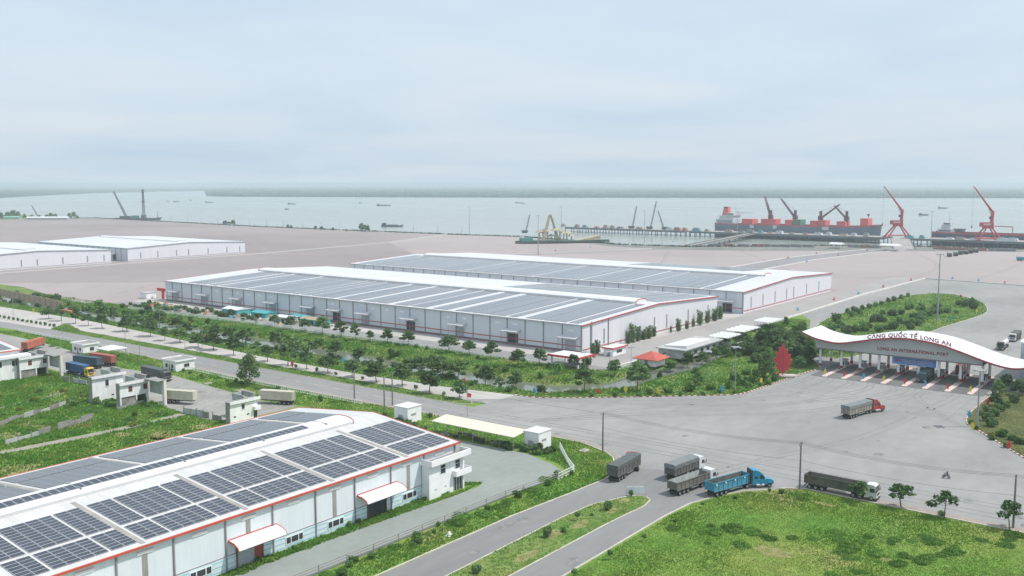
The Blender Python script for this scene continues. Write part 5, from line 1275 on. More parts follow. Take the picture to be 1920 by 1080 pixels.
def cab_bonnet(par, m, x0):
    """long-nosed tractor: sleeper, raised roof fairing, bonnet"""
    pr = [(x0, 0.8), (x0 + 4.5, 0.7), (x0 + 4.75, 1.0), (x0 + 4.65, 1.5), (x0 + 4.2, 1.78), (x0 + 2.95, 1.98), (x0 + 2.35, 2.85), (x0 + 1.6, 3.55), (x0 + 0.7, 3.85), (x0, 3.85)]
    c = MB().slab(pr, -1.15, 1.15).build('cab', m, par)
    MB().quad((x0 + 2.93, -1.0, 2.08), (x0 + 2.93, 1.0, 2.08), (x0 + 2.42, 0.92, 2.82), (x0 + 2.42, -0.92, 2.82)).build('windscreen', m_glass, c)
    for s_ in (-1, 1):
        MB().add([(x0 + 1.55, s_ * 1.156, 2.0), (x0 + 2.7, s_ * 1.156, 2.0), (x0 + 2.3, s_ * 1.156, 2.75), (x0 + 1.6, s_ * 1.156, 2.75)], [(0, 1, 2, 3)]).build('side_window', m_glass, c)
        MB().add([(x0 + 0.45, s_ * 1.156, 2.05), (x0 + 1.1, s_ * 1.156, 2.05), (x0 + 1.1, s_ * 1.156, 2.5), (x0 + 0.45, s_ * 1.156, 2.5)], [(0, 1, 2, 3)]).build('sleeper_window', m_glass, c)
        MB().cbox((x0 + 2.75, s_ * 1.4, 2.3), (0.12, 0.22, 0.65)).build('mirror', m_white, c)
        MB().slab([(x0 + 3.1, 1.0), (x0 + 3.3, 1.3), (x0 + 3.8, 1.42), (x0 + 4.3, 1.3), (x0 + 4.5, 1.0)], s_ * 1.16, s_ * 1.3).build('fender', m, c)
        MB().tube((x0 + 0.9, s_ * 0.98, 0.62), (x0 + 2.6, s_ * 0.98, 0.62), 0.33, n=10).build('fuel_tank', m_steel, c)
        MB().cbox((x0 + 4.55, s_ * 0.85, 1.25), (0.25, 0.35, 0.22)).build('headlight', m_white, c)
    bx('grille', m_steel, c, x0 + 4.66, x0 + 4.76, -0.6, 0.6, 0.95, 1.5)
    bx('rear_fairing', m_chassis, c, x0 - 0.35, x0 - 0.002, -1.22, 1.22, 0.9, 3.9)
    return c
def truck(label, rear, front, cab='over', cabm=None, body='tarp', bodym=None, tarpm=None, L=11.5, top=3.5, turn=0.0, group=None, name='truck', inner=None, tractor=True, dz=0.06):
    """rear / front: ground points under the body's rear and front centre"""
    a = math.atan2(front[1] - rear[1], front[0] - rear[0])
    t = thing(name, label, 'truck', (rear[0], rear[1], dz), a, group)
    W2, fl = 1.25, 1.35
    ch = MB().box(0.3, L - 0.5, -0.5, -0.32, 0.85, 1.3).box(0.3, L - 0.5, 0.32, 0.5, 0.85, 1.3)
    for x in np.arange(0.8, L - 1, 1.6): ch.box(x, x + 0.12, -0.32, 0.32, 0.95, 1.25)
    ch.box(0.0, 0.15, -1.15, 1.15, 0.55, 0.75)
    ch.build('chassis', m_chassis, t)
    wheels(t, (1.1, 2.45, 3.8), True, 0.95)
    for s_ in (-1, 1): bx('side_guard', m_steel, t, 5.0, L - 3.4, s_ * 1.18 - 0.03, s_ * 1.18 + 0.03, 0.75, 0.95)
    if body in ('tarp', 'open'):
        hb_ = top if body == 'open' else top - 0.55
        w = MB().box(0, L, -W2, -W2 + 0.08, fl, hb_).box(0, L, W2 - 0.08, W2, fl, hb_).box(L - 0.08, L, -W2 + 0.08, W2 - 0.08, fl, hb_).box(0, 0.08, -W2 + 0.08, W2 - 0.08, fl, hb_).box(0.08, L - 0.08, -W2 + 0.08, W2 - 0.08, fl, fl + 0.08)
        o = w.build('cargo_box', bodym, t)
        if inner:
            MB().box(0.085, L - 0.085, -W2 + 0.082, -W2 + 0.1, fl + 0.1, hb_ - 0.02).box(0.085, L - 0.085, W2 - 0.1, W2 - 0.082, fl + 0.1, hb_ - 0.02).build('lining', inner, o)
        k = 0.0
        while k < L - 0.1:
            for s_ in (-1, 1): bx('stake', bodym, o, k, k + 0.12, *sorted((s_ * (W2 + 0.002), s_ * (W2 + 0.09))), fl - 0.1, hb_)
            k += (L - 0.12) / 8
        for s_ in (-1, 1):
            bx('rail', bodym, o, 0, L, *sorted((s_ * (W2 + 0.091), s_ * (W2 + 0.13))), hb_ - 0.14, hb_ + 0.02)
            bx('skirt', bodym, o, 0, L, *sorted((s_ * (W2 + 0.003), s_ * (W2 + 0.06))), fl - 0.18, fl + 0.02)
        for s_ in (-0.6, 0.0, 0.6): bx('tail_rib', bodym, o, -0.07, -0.002, s_ - 0.05, s_ + 0.05, fl, hb_)
        if body == 'tarp':
            pr = [(-W2 - 0.1, hb_ - 0.45), (-W2 - 0.1, top - 0.12), (-W2 + 0.15, top), (W2 - 0.15, top), (W2 + 0.1, top - 0.12), (W2 + 0.1, hb_ - 0.45)]
            tp = MB(); xs = np.linspace(-0.12, L + 0.1, 13)
            rows = []
            for j, x in enumerate(xs):
                sag = -0.05 if j % 2 else 0.03
                rows.append([(x, p[0], p[1] + (sag if 1 < i < 4 or i in (1, 4) else 0.06 * math.sin(j * 1.7))) for i, p in enumerate(pr)])
            V = [p for r_ in rows for p in r_]; nn = len(pr)
            tp.add(V, [(j * nn + i, (j + 1) * nn + i, (j + 1) * nn + i + 1, j * nn + i + 1) for j in range(12) for i in range(nn - 1)] + [tuple(range(nn)), tuple(range(12 * nn + nn - 1, 12 * nn - 1, -1))])
            tp.build('tarpaulin', tarpm or m_tarp, t)
    elif body == 'container':
        container(t, 0.0, 1.32, bodym, L)
    elif body == 'tank':
        n = 14; b_ = MB()
        V = []; st = [(0.0, 0.5), (0.25, 0.95), (0.6, 1.1), (L - 0.6, 1.1), (L - 0.25, 0.95), (L, 0.5)]
        for x, r_ in st: V += [(x, 1.1 * r_ * math.cos(2 * math.pi * i / n), 2.3 + 0.95 * r_ * math.sin(2 * math.pi * i / n)) for i in range(n)]
        b_.add(V, [(j * n + i, j * n + (i + 1) % n, (j + 1) * n + (i + 1) % n, (j + 1) * n + i) for j in range(len(st) - 1) for i in range(n)] + [tuple(range(n - 1, -1, -1)), tuple(range(5 * n, 6 * n))])
        o = b_.build('tank', bodym, t, smooth=True); bx('walkway', m_steel, o, 1, L - 1, -0.35, 0.35, 3.32, 3.4)
    if tractor:
        x0 = 1.75
        c = cab_bonnet(t, cabm, x0) if cab == 'bonnet' else cab_over(t, cabm, x0)
        fr_ = bx('tractor_frame', m_chassis, t, -1.4, x0 + 0.2, -0.45, 0.45, 0.7, 1.05)
        for o_ in (c, fr_): o_.location = (L - 1.2, 0, 0); o_.rotation_euler = (0, 0, turn)
        ca, sa = math.cos(turn), math.sin(turn)
        for x, wd_, yo in ((-0.75, True, 0.95), (0.6, True, 0.95), (x0 + (3.8 if cab == 'bonnet' else 1.15), False, 1.05)):
            for s_ in (-1, 1):
                w = inst('wheel', WHW if wd_ else WH, t, (L - 1.2 + x * ca - s_ * yo * sa, x * sa + s_ * yo * ca, 0.51), (0, 0, turn)); inst('rim', RMW if wd_ else RM, w, (0, 0, 0))
    return t
CONT = {}
def container(parent, x0, z0, m, L=12.2, name='container', loc=None):
    """corrugated box with corner posts, doors and lock rods; loose parts are children of the box"""
    W2, h = 1.22, 2.6
    b_ = MB(); n = int(L / 0.28)
    for s_ in (-1, 1):
        V = []
        for i in range(n + 1):
            x = x0 + L * i / n; d = 0.05 if (i // 1) % 2 else 0.0
            V += [(x, s_ * (W2 - d), z0 + 0.12), (x, s_ * (W2 - d), z0 + h - 0.1)]
        b_.add(V, [(2 * i, 2 * i + 2, 2 * i + 3, 2 * i + 1) if s_ < 0 else (2 * i, 2 * i + 1, 2 * i + 3, 2 * i + 2) for i in range(n)])
    b_.box(x0 + 0.06, x0 + L - 0.06, -W2 + 0.06, W2 - 0.06, z0 + 0.02, z0 + h - 0.03)
    o = b_.build(name, m, parent)
    fr = MB()
    for x in (x0, x0 + L - 0.16):
        for y in (-W2, W2 - 0.16): fr.box(x, x + 0.16, y - 0.01, y + 0.17, z0, z0 + h)
    for y in (-W2 + 0.0, W2 - 0.1): fr.box(x0 + 0.16, x0 + L - 0.16, y, y + 0.1, z0, z0 + 0.14).box(x0 + 0.16, x0 + L - 0.16, y, y + 0.1, z0 + h - 0.12, z0 + h)
    fr.build('frame', m, o)
    for y in (-0.9, -0.35, 0.35, 0.9): MB().tube((x0 - 0.02, y, z0 + 0.15), (x0 - 0.02, y, z0 + h - 0.15), 0.03, n=5).build('lock_rod', m_steel, o)
    return o
P_red, P_white, P_blue, P_yel = paint('red', (0.38, 0.05, 0.04)), paint('white', (0.62, 0.62, 0.62)), paint('blue', (0.03, 0.27, 0.46)), paint('yellow', (0.62, 0.42, 0.04))
B_grey = mat('body_dark_grey', (0.085, 0.09, 0.09), rough=0.75, var=0.2, scale=0.5, col2=(0.15, 0.145, 0.135)); B_dust = mat('body_dusty_grey', (0.17, 0.16, 0.145), rough=0.8, var=0.2, scale=0.6)
B_olive = mat('body_olive', (0.085, 0.085, 0.072), rough=0.8, var=0.2, scale=0.5, col2=(0.15, 0.14, 0.12)); B_blue = mat('body_blue', (0.04, 0.25, 0.40), rough=0.65, var=0.16, scale=0.5, col2=(0.12, 0.31, 0.40)); B_wood = mat('body_rail', (0.26, 0.235, 0.21), rough=0.8, var=0.25, scale=1.0)
truck('dark grey tarped semi-trailer with a red cab, rear to the camera beside the verge', (172.1, 103.9), (183.6, 104.9), 'over', P_red, 'tarp', B_grey, m_tarp, L=11.6, top=3.75, turn=math.radians(30))
truck('light grey tarped truck with a white cab, behind the open grey trailer', (180.5, 94.6), (190.5, 93.6), 'over', P_white, 'tarp', B_grey, m_tarp_lt, L=9.4, top=3.7, turn=math.radians(-6))
truck('open dusty grey dump trailer with a white and red cab, middle of three', (171.9, 89.4), (183.5, 87.4), 'over', P_white, 'open', B_dust, None, L=11.0, top=2.95, inner=mat('lining_pale', (0.42, 0.44, 0.44), var=0.2, scale=1), turn=math.radians(-5))
bt_ = truck('bright blue long-nosed truck pulling an open blue dump trailer', (175.9, 83.0), (187.8, 79.6), 'bonnet', P_blue, 'open', B_blue, None, L=11.6, top=3.05, inner=B_olive, turn=math.radians(-28))
for x in (0.5, 3.3, 6.2, 9.2): bx('marker_plate', m_white, bt_, x, x + 0.35, -1.405, -1.385, 2.55, 2.85)
truck('dark olive open trailer with a white cab parked along the field kerb', (194.6, 69.6), (194.4, 57.6), 'over', P_white, 'open', B_olive, None, L=12.2, top=3.0, inner=B_dust, turn=math.radians(2))
truck('red long-nosed truck with a grey tarped trailer crossing the plaza', (258.6, 82.3), (270.5, 79.6), 'bonnet', P_red, 'tarp', B_wood, m_tarp_lt, L=11.8, top=3.7, turn=math.radians(-12))
truck('yellow cab truck carrying a blue container in the left compound', (162.8, 313.5), (162.9, 303.0), 'over', P_yel, 'container', mat('container_blue', (0.045, 0.11, 0.24), rough=0.6, var=0.15, scale=0.5), L=11.2, turn=0.0)
truck('dark navy container on a trailer beside the yellow cab truck', (173.0, 312.0), (171.0, 323.0), 'over', P_red, 'container', mat('container_navy', (0.045, 0.085, 0.115), rough=0.6, var=0.15, scale=0.5), L=12.2, tractor=False, name='container_trailer')
truck('rust red container on a trailer beside the navy one', (178.4, 312.2), (177.0, 323.2), 'over', P_red, 'container', mat('container_rust', (0.36, 0.12, 0.085), rough=0.65, var=0.15, scale=0.5), L=12.2, tractor=False, name='container_trailer')
truck('orange red container on a trailer by the corner building at far left', (172.8, 365.5), (184.0, 373.3), 'over', P_red, 'container', mat('container_orange', (0.43, 0.13, 0.08), rough=0.65, var=0.15, scale=0.5), L=12.6, tractor=False, name='container_trailer')
truck('grey tarped semi-trailer parked beside the flat roofed guard hut', (175.3, 288.0), (175.0, 276.5), 'over', B_grey, 'tarp', B_grey, m_tarp, L=11.6, top=3.7, turn=0.0)
truck('cream container on a trailer partly behind the unfinished portal', (157.5, 248.5), (161.0, 239.5), 'over', P_white, 'container', mat('container_cream', (0.50, 0.475, 0.38), rough=0.6, var=0.1, scale=0.5), L=10.2, tractor=False, name='container_trailer')
truck('cream container on a trailer alone behind the nearest warehouse', (178.3, 215.8), (174.5, 224.8), 'over', P_white, 'container', mat('container_cream', (0.50, 0.475, 0.38)), L=10.6, tractor=False, name='container_trailer')
truck('dark teal truck stopped between the toll booths', (333.0, 78.6), (320.5, 78.3), 'over', paint('teal', (0.03, 0.10, 0.12)), 'tarp', B_grey, m_tarp, L=9.0, top=3.3)
truck('red cab truck coming out through the toll lane right of the banner', (356.0, 72.1), (344.0, 71.9), 'over', P_red, 'tarp', B_dust, m_tarp_lt, L=10.0, top=3.3)
truck('white tank truck behind the gate roof, the nearer of two', (416.0, 70.6), (404.0, 70.2), 'over', B_grey, 'tank', P_white, L=10.5)
truck('grey and white truck queueing behind the tank truck', (441.0, 70.4), (429.0, 70.4), 'over', P_white, 'tarp', B_olive, m_tarp, L=10.0, top=3.4)

# ------------------------------------------------------------------ the left compound and small things round the roads
m_render = mat('white_render', (0.80, 0.80, 0.815), rough=0.85, var=0.09, scale=0.8, stretch=(1, 1, 0.2))
m_block = mat('blockwork', (0.26, 0.25, 0.235), rough=0.95, var=0.22, scale=0.5)
m_dirty = mat('stained_render', (0.40, 0.42, 0.41), rough=0.9, var=0.18, scale=0.5)
def guard_hut(label, x, y, w, d, h, doors=True):
    t = thing('guard_hut', label, 'hut', (x, y))
    bx('wall', m_render, t, 0, w, 0, d, 0, h)
    MB().box(-0.5, w + 0.5, -0.5, -0.3, h, h + 0.55).box(-0.5, w + 0.5, d + 0.3, d + 0.5, h, h + 0.55).box(-0.5, -0.3, -0.3, d + 0.3, h, h + 0.55).box(w + 0.3, w + 0.5, -0.3, d + 0.3, h, h + 0.55).build('parapet', m_render, t)
    bx('roof_slab', m_grey, t, -0.3, w + 0.3, -0.3, d + 0.3, h + 0.02, h + 0.15)
    for (a, b_) in ((0.18, 0.34), (0.62, 0.80)):
        o = bx('window', m_glass, t, -0.06, -0.003, d * a, d * b_, 1.1, 2.3)
        bx('sill', m_white, o, -0.14, -0.003, d * a - 0.1, d * b_ + 0.1, 0.98, 1.09)
    o = bx('window', m_glass, t, w * 0.45, w * 0.72, -0.06, -0.003, 1.1, 2.3); bx('sill', m_white, o, w * 0.45 - .1, w * 0.72 + .1, -0.14, -0.003, 0.98, 1.09)
    if doors: bx('door', m_pipe, t, -0.06, -0.003, d * 0.44, d * 0.54, 0, 2.2)
guard_hut('small white guard hut beside the highway behind the parked containers', 184.5, 344.2, 6.0, 8.0, 3.4)
guard_hut('small flat roofed white hut beside the grey tarped semi-trailer', 186.0, 286.5, 7.4, 7.6, 3.4)
def shell(label, x, y, w, d, h, mode):
    """unfinished office front: one thin white block along x, grey ends, and a walled wing running back from its right end"""
    t = thing('office_shell', label, 'building', (x, y)); d = 1.7
    z0 = 0 if mode != 'portal' else 2.9
    bx('front_wall', m_render, t, 0, w, 0, 0.25, z0, h)
    bx('end_wall', m_grey, t, -0.2, -0.003, 0, d, 0, h)
    bx('back_wall', m_dirty, t, 0.0, w - 3.2, d - 0.25, d, 0, h)
    bx('floor_slab', m_grey, t, 0.01, w - 0.1, 0.26, d - 0.26, 2.7, 2.88)
    bx('roof_slab', m_block, t, -0.3, w + 0.3, -0.4, d, h + 0.002, h + 0.2)
    bx('eave_band', m_render, t, -0.35, w + 0.6, -0.62, -0.41, h - 0.35, h + 0.4)
    bx('wing_wall', m_dirty, t, w - 3.2, w - 2.95, d + 0.01, d + 5.2, 0, h + 0.9)
    bx('wing_wall', m_dirty, t, w - 2.94, w + 0.4, d + 4.95, d + 5.2, 0, h + 0.9)
    bx('wing_wall', m_dirty, t, w + 0.15, w + 0.4, d + 0.01, d + 4.94, 0, h + 0.9)
    bx('wing_coping', m_block, t, w + 0.0, w + 0.9, d + 0.01, d + 5.4, h + 0.901, h + 1.1)
    bx('wing_roof', m_grey, t, w - 2.94, w + 0.14, d + 0.01, d + 4.94, h - 0.3, h - 0.1)
    if mode != 'portal':
        o = bx('window_opening', m_glass, t, w * 0.42, w * 0.52, -0.06, -0.003, h * 0.6, h * 0.84)
        bx('sill', m_white, o, w * 0.40, w * 0.54, -0.14, -0.003, h * 0.58, h * 0.6)
        for k in (0.12, 0.6): bx('wall_vent', m_dark, t, w * k, w * k + 0.8, -0.05, -0.003, 1.5, 1.85)
        bx('balcony_box', m_render, t, w * 0.82, w * 1.05, -1.0, -0.003, h * 0.45, h * 0.62)
        bx('doorway', m_dark, t, w * 0.85, w * 0.98, -0.05, -0.003, 0, h * 0.4)
    else:
        for k in (0.3, 0.82):
            o = bx('window', mat('window_brown', (0.16, 0.05, 0.05), var=0.2), t, w * k, w * k + 1.2, -0.06, -0.003, h * 0.62, h * 0.86); bx('lintel', m_white, o, w * k - .1, w * k + 1.3, -0.14, -0.003, h * 0.865, h * 0.9)
        bx('low_wall', m_block, t, 0.3, w * 0.6, 0.3, 0.55, 0, 2.69)
        for q in (0.0, w * 0.55, w - 0.5): bx('post', m_render, t, q, q + 0.4, 0.0, 0.25, 0, 2.89)
        ww = bx('portal_wall', m_dirty, t, w + 0.6, w + 0.85, -6.2, 0.2, 3.0, h + 0.3)
        bx('portal_roof', m_grey, ww, w - 1.6, w + 1.6, -7.2, -0.7, h + 0.46, h + 0.62)
        bx('cream_post', mat('cream_post', (0.70, 0.67, 0.62), var=0.05), t, w + 0.5, w + 1.3, -7.3, -6.3, 0, h + 0.44)
    return t
shell('white two-storey office shell with square vents, middle of the left compound', 143.5, 263.6, 9.8, 8.5, 7.6, 'box')
shell('unfinished white portal building with a cream post, in front of the parked cream container', 145.5, 252.3, 9.0, 7.5, 6.8, 'portal')
shell('unfinished white portal building beside the warehouse corner at far left', 147.5, 316.0, 9.5, 9.0, 6.8, 'portal')
shell('low white office shell half hidden by the nearest warehouse roof', 153.2, 211.6, 9.0, 5.0, 5.6, 'box')
# corner of another panelled warehouse at the left edge
E2 = Shed('warehouse', 'corner of a panelled warehouse with red trim cut by the left edge', (40, 369.8), -math.pi / 2, 50.5, 109.3, 9.3, 11.9, m_nwall, m_ngable, m_nroof, m_bright_red, m_bright_red)
E2.on_slope(49, 28, 40, 107.6, 0.13, 0.08).build('solar_block', m_solar_far, E2.t)
t = thing('office_annex', 'white office block under the panelled warehouse corner at the left edge', 'office', (132, 317.4))
bx('wall', m_render, t, 0, 18.0, 0, 1.9, 0, 7.2)
bx('roof_band', m_render, t, -0.4, 19.6, -1.2, 1.9, 7.21, 8.1)
for x in (3.0, 8.5, 13.8):
    w = bx('window', m_glass, t, x, x + 2.0, -0.06, -0.003, 4.6, 6.4); bx('frame', m_white, w, x + 0.95, x + 1.05, -0.1, -0.065, 4.6, 6.4)
# broken block walls
def broken_wall(i, p, q, h, lab):
    d = Vector((q[0] - p[0], q[1] - p[1])); L = d.length
    t = thing('block_wall', lab, 'wall', p, math.atan2(d.y, d.x), 'broken block walls')
    k = 0.0; j = 0
    while k < L - 0.6:
        w = min(PR.uniform(2.2, 4.2), L - k)
        bx('wall_panel', m_block if PR.random() < 0.7 else m_dirty, t, k + 0.12, k + w - 0.12, -0.1, 0.1, 0, h * PR.uniform(0.55, 1.0))
        bx('wall_post', m_grey, t, k - 0.1, k + 0.1, -0.16, 0.16, 0, h * PR.uniform(0.9, 1.15))
        k += w * PR.choice((1, 1, 1.6)); j += 1
broken_wall(0, G(0, 800), G(135, 756), 1.7, 'broken grey block wall running to the white office shell')
broken_wall(1, G(10, 835), G(190, 783), 1.9, 'broken grey block wall nearest the bottom of the rough ground')
broken_wall(2, G(220, 770), G(280, 752), 1.5, 'short block wall in front of the unfinished portal building')
broken_wall(3, G(345, 775), G(428, 792), 2.0, 'dark block wall panels beside the low office shell')
broken_wall(4, G(120, 715), G(165, 722), 2.0, 'short dark block wall near the yellow cab truck')
t = thing('gate_canopy', 'small white pyramid canopy beside the guard hut', 'canopy', G(210, 668))
MB().add([(-4, -4, 3.2), (4, -4, 3.2), (4, 4, 3.2), (-4, 4, 3.2), (0, 0, 4.4), (-4, -4, 2.9), (4, -4, 2.9), (4, 4, 2.9), (-4, 4, 2.9)], [(0, 1, 4), (1, 2, 4), (2, 3, 4), (3, 0, 4), (0, 5, 6, 1), (1, 6, 7, 2), (2, 7, 8, 3), (3, 8, 5, 0), (8, 7, 6, 5)]).build('roof', m_vent, t)
for a, b_ in ((-3.6, -3.6), (3.6, -3.6), (3.6, 3.6), (-3.6, 3.6)): MB().tube((a, b_, 0), (a, b_, 2.9), 0.1, n=6).build('post', m_steel, t)
# white huts and the carport behind the near yard
def white_hut(label, x, y, w, d, h):
    t = thing('white_hut', label, 'hut', (x, y))
    bx('wall', m_white, t, 0, w, 0, d, 0, h)
    bx('roof', m_vent, t, -0.15, w + 0.15, -0.15, d + 0.15, h + 0.002, h + 0.2)
    bx('door', m_gutter, t, -0.05, -0.003, d * 0.35, d * 0.7, 0, 2.2)
    bx('louvre', m_louvre, t, w * 0.25, w * 0.6, -0.05, -0.003, 2.0, 2.5)
white_hut('white box hut left of the carport, above the nearest warehouse roof', 182.0, 173.8, 5.4, 5.0, 4.2)
white_hut('white box hut right of the carport at the yard corner', 182.3, 130.8, 5.2, 4.4, 4.2)
t = thing('carport', 'long cream carport roof on thin posts with clutter beneath', 'carport', (179.0, 135.0))
MB().slab([(-1.2, 3.5), (4.6, 4.1), (4.6, 4.25), (-1.2, 3.65)], 0, 26.5).build('roof', mat('cream_roof', (0.64, 0.61, 0.50), var=0.06), t)
for k in range(7):
    for x, z in ((-0.6, 3.5), (4.0, 4.0)): MB().tube((x, 0.6 + k * 4.2, 0), (x, 0.6 + k * 4.2, z), 0.07, n=6).build('post', m_steel, t)
cm = [mat('clutter_%s' % n_, c_, var=0.25) for n_, c_ in (('grey', (0.18, 0.18, 0.17)), ('dark', (0.05, 0.05, 0.05)), ('tan', (0.33, 0.28, 0.2)), ('red', (0.36, 0.08, 0.05)), ('white', (0.5, 0.5, 0.5)))]
for i in range(16):
    x, y = 179.2 + PR.uniform(0, 3.4), 136.5 + 24 * i / 16 + PR.uniform(-.5, .5); s = PR.uniform(0.5, 1.2)
    t = thing('stored_crate', '%s bundle of stored material under the carport, counted from its right end' % nth(i), 'bundle', (x, y), PR.random() * 3, 'bundles under the carport')
    MB().cbox((0, 0, s * 0.4), (s * 1.7, s * 0.9, s * 0.8)).build('body', PR.choice(cm), t)
    MB().cbox((0.1, 0.05, s * 0.8 + 0.12), (s * 1.2, s * 0.7, 0.22), 0.3).build('top_layer', PR.choice(cm), t)
# fences
m_fence = mat('fence_white', (0.76, 0.78, 0.77), var=0.08)
def fence(name, label, pts, step, h, rails=(0.3, 0.95), m=None, post=0.12, infill=None):
    t = thing(name, label, 'fence', (pts[0][0], pts[0][1], 0)); o0 = pts[0]
    rl = MB(); k = 0
    for p, q in zip(pts[:-1], pts[1:]):
        d = Vector((q[0] - p[0], q[1] - p[1])); L = d.length; n = max(1, round(L / step)); a = math.atan2(d.y, d.x)
        for i in range(n + 1):
            c = Vector(p) + d * (i / n); z = gz(c.x, c.y)
            MB().cbox((c.x - o0[0], c.y - o0[1], z + h / 2), (post, post, h), a).build('post', m or m_fence, t)
            if i < n:
                c2 = Vector(p) + d * ((i + 1) / n); z2 = gz(c2.x, c2.y)
                for r_ in rails: rl.tube((c.x - o0[0], c.y - o0[1], z + h * r_), (c2.x - o0[0], c2.y - o0[1], z2 + h * r_), 0.075, n=4)
                if infill:
                    for j in range(1, infill):
                        e = c.lerp(c2, j / infill); rl.tube((e.x - o0[0], e.y - o0[1], z + h * rails[0]), (e.x - o0[0], e.y - o0[1], z + h * rails[-1]), 0.055, n=4)
    rl.build('rails', m or m_fence, t)
fence('white_fence', 'white picket fence on the far bank of the canal', [(274.2, 200), (273.6, 260), (271.8, 310), (272.5, 356), (267.5, 452)], 3.0, 1.7, (0.08, 0.5, 0.95), infill=6)
fence('white_fence', 'white fence curving with the canal below the white roofed sheds', [(280, 168.5), (310, 165.0), (345, 163.0), (372, 160)], 3.0, 1.7, (0.08, 0.5, 0.95), infill=6)
fence('white_fence', 'white fence between the compound grass and the highway', [(190.2, 200), (189.5, 226), (189.2, 262), (190.5, 285)], 3.0, 1.3, (0.3, 0.9), infill=3)
fence('white_fence', 'white fence along the highway at far left behind the orange container', [(194.5, 330), (196.3, 372), (196.5, 420)], 3.0, 1.4, (0.3, 0.9), infill=3)
fence('wire_fence', 'thin wire fence along the grassy verge of the near yard', [(60, 117.9), (101, 117.0), (150, 115.9), (166.5, 114.6)], 6.2, 1.5, (0.35, 0.65, 0.95), mat('fence_post_grey', (0.26, 0.25, 0.23), var=0.15))
fence('broken_fence', 'leaning white fence at the corner of the near yard', [(166.5, 114.2), (173.4, 114.6), (178.5, 120.0), (187.5, 128.2)], 1.6, 1.5, (0.1, 0.5, 0.95), m_fence, 0.1, infill=3)
# utility poles and their wires
m_pole = mat('pole_concrete', (0.20, 0.20, 0.195), rough=0.9, var=0.12, scale=0.5)
POLES = [(189.9, 117.4, 10.0, 'concrete utility pole at the verge corner by the tarped trailer'), (191.9, 70.0, 10.2, 'concrete utility pole between the blue truck and the olive trailer'), (194.0, 29.9, 10.2, 'concrete utility pole at the right edge of the field'), (190.9, 203.7, 9.6, 'utility pole beside the highway fence, leftmost of three'), (195.2, 192.4, 9.6, 'utility pole just left of the box hut'), (189.5, 190.0, 9.6, 'utility pole right behind the box hut')]
for x, y, h, lab in POLES:
    t = thing('utility_pole', lab, 'pole', (x, y))
    MB().tube((0, 0, 0), (0, 0, h), 0.24, 0.16, 8).build('shaft', m_pole, t)
    if y < 120:
        o = MB().cbox((0, 0, h - 0.5), (2.0, 0.12, 0.12)).build('crossarm', m_steel, t)
        for x_ in (-0.9, 0, 0.9): MB().tube((x_, 0, h - 0.44), (x_, 0, h - 0.15), 0.05, n=5).build('insulator', m_dark, o)
    else: MB().tube((0, 0, h - 0.2), (1.5, 0, h + 0.2), 0.05, n=5).build('lamp_arm', m_steel, t)
def wire(label, a, b_, sag):
    t = thing('overhead_wire', label, 'wire', (a[0], a[1], a[2]))
    pts = [(( b_[0] - a[0]) * f, (b_[1] - a[1]) * f, (b_[2] - a[2]) * f - 4 * sag * f * (1 - f)) for f in np.linspace(0, 1, 15)]
    MB().path(pts, 0.022, 4).build('cable', m_chassis, t)
P3 = [POLES[0], POLES[1], POLES[2], (196, -12, 10.2)]
spans = ['between the verge corner pole and the blue truck pole', 'above the parked olive trailer', 'leaving the frame at right']
for i in range(3):
    for j, x_ in enumerate((-0.9, 0, 0.9)):
        wire('%s overhead wire %s' % (('near', 'middle', 'far')[j], spans[i]), (P3[i][0] + x_, P3[i][1], P3[i][2] - 0.12), (P3[i + 1][0] + x_, P3[i + 1][1], P3[i + 1][2] - 0.12), 1.1)
    wire('low communication cable %s' % spans[i], (P3[i][0], P3[i][1], 6.3), (P3[i + 1][0], P3[i + 1][1], 6.3), 0.8)
for i, j, sp in ((3, 4, 'between the two left poles'), (4, 0, 'from the box hut to the verge corner')):
    wire('overhead wire running %s' % sp, (POLES[i][0], POLES[i][1], POLES[i][2] - .2), (POLES[j][0], POLES[j][1], POLES[j][2] - .2), 0.9)
for i, (px, py) in enumerate([(25, 590), (117, 627), (236, 662), (262, 668), (348, 680), (160, 600), (380, 650), (300, 615)]):
    x, y = G(px, py); t = thing('street_lamp', '%s slim street lamp along the left stretch of highway' % nth(i), 'lamp', (x, y), 0, 'street lamps along the highway')
    MB().tube((0, 0, 0), (0, 0, 8.2), 0.11, 0.07, 6).build('pole', m_steel, t); MB().tube((0, 0, 8.1), (1.6, 0, 8.6), 0.05, n=5).build('arm', m_steel, t); MB().cbox((1.9, 0, 8.6), (0.7, 0.25, 0.12)).build('lamp_head', m_gutter, t)
t = thing('flag_pole', 'pole with red flag and sign at the median end', 'pole', G(876, 782))
MB().tube((0, 0, 0), (0, 0, 8.0), 0.10, 0.06, 6).build('pole', m_steel, t)
MB().add([(0, 0, 5.6), (0.9, -0.6, 5.4), (1.0, -0.7, 6.5), (0, 0, 6.8), (0.5, -0.2, 6.2)], [(0, 1, 4), (1, 2, 4), (2, 3, 4), (3, 0, 4)]).build('flag', m_sred, t)
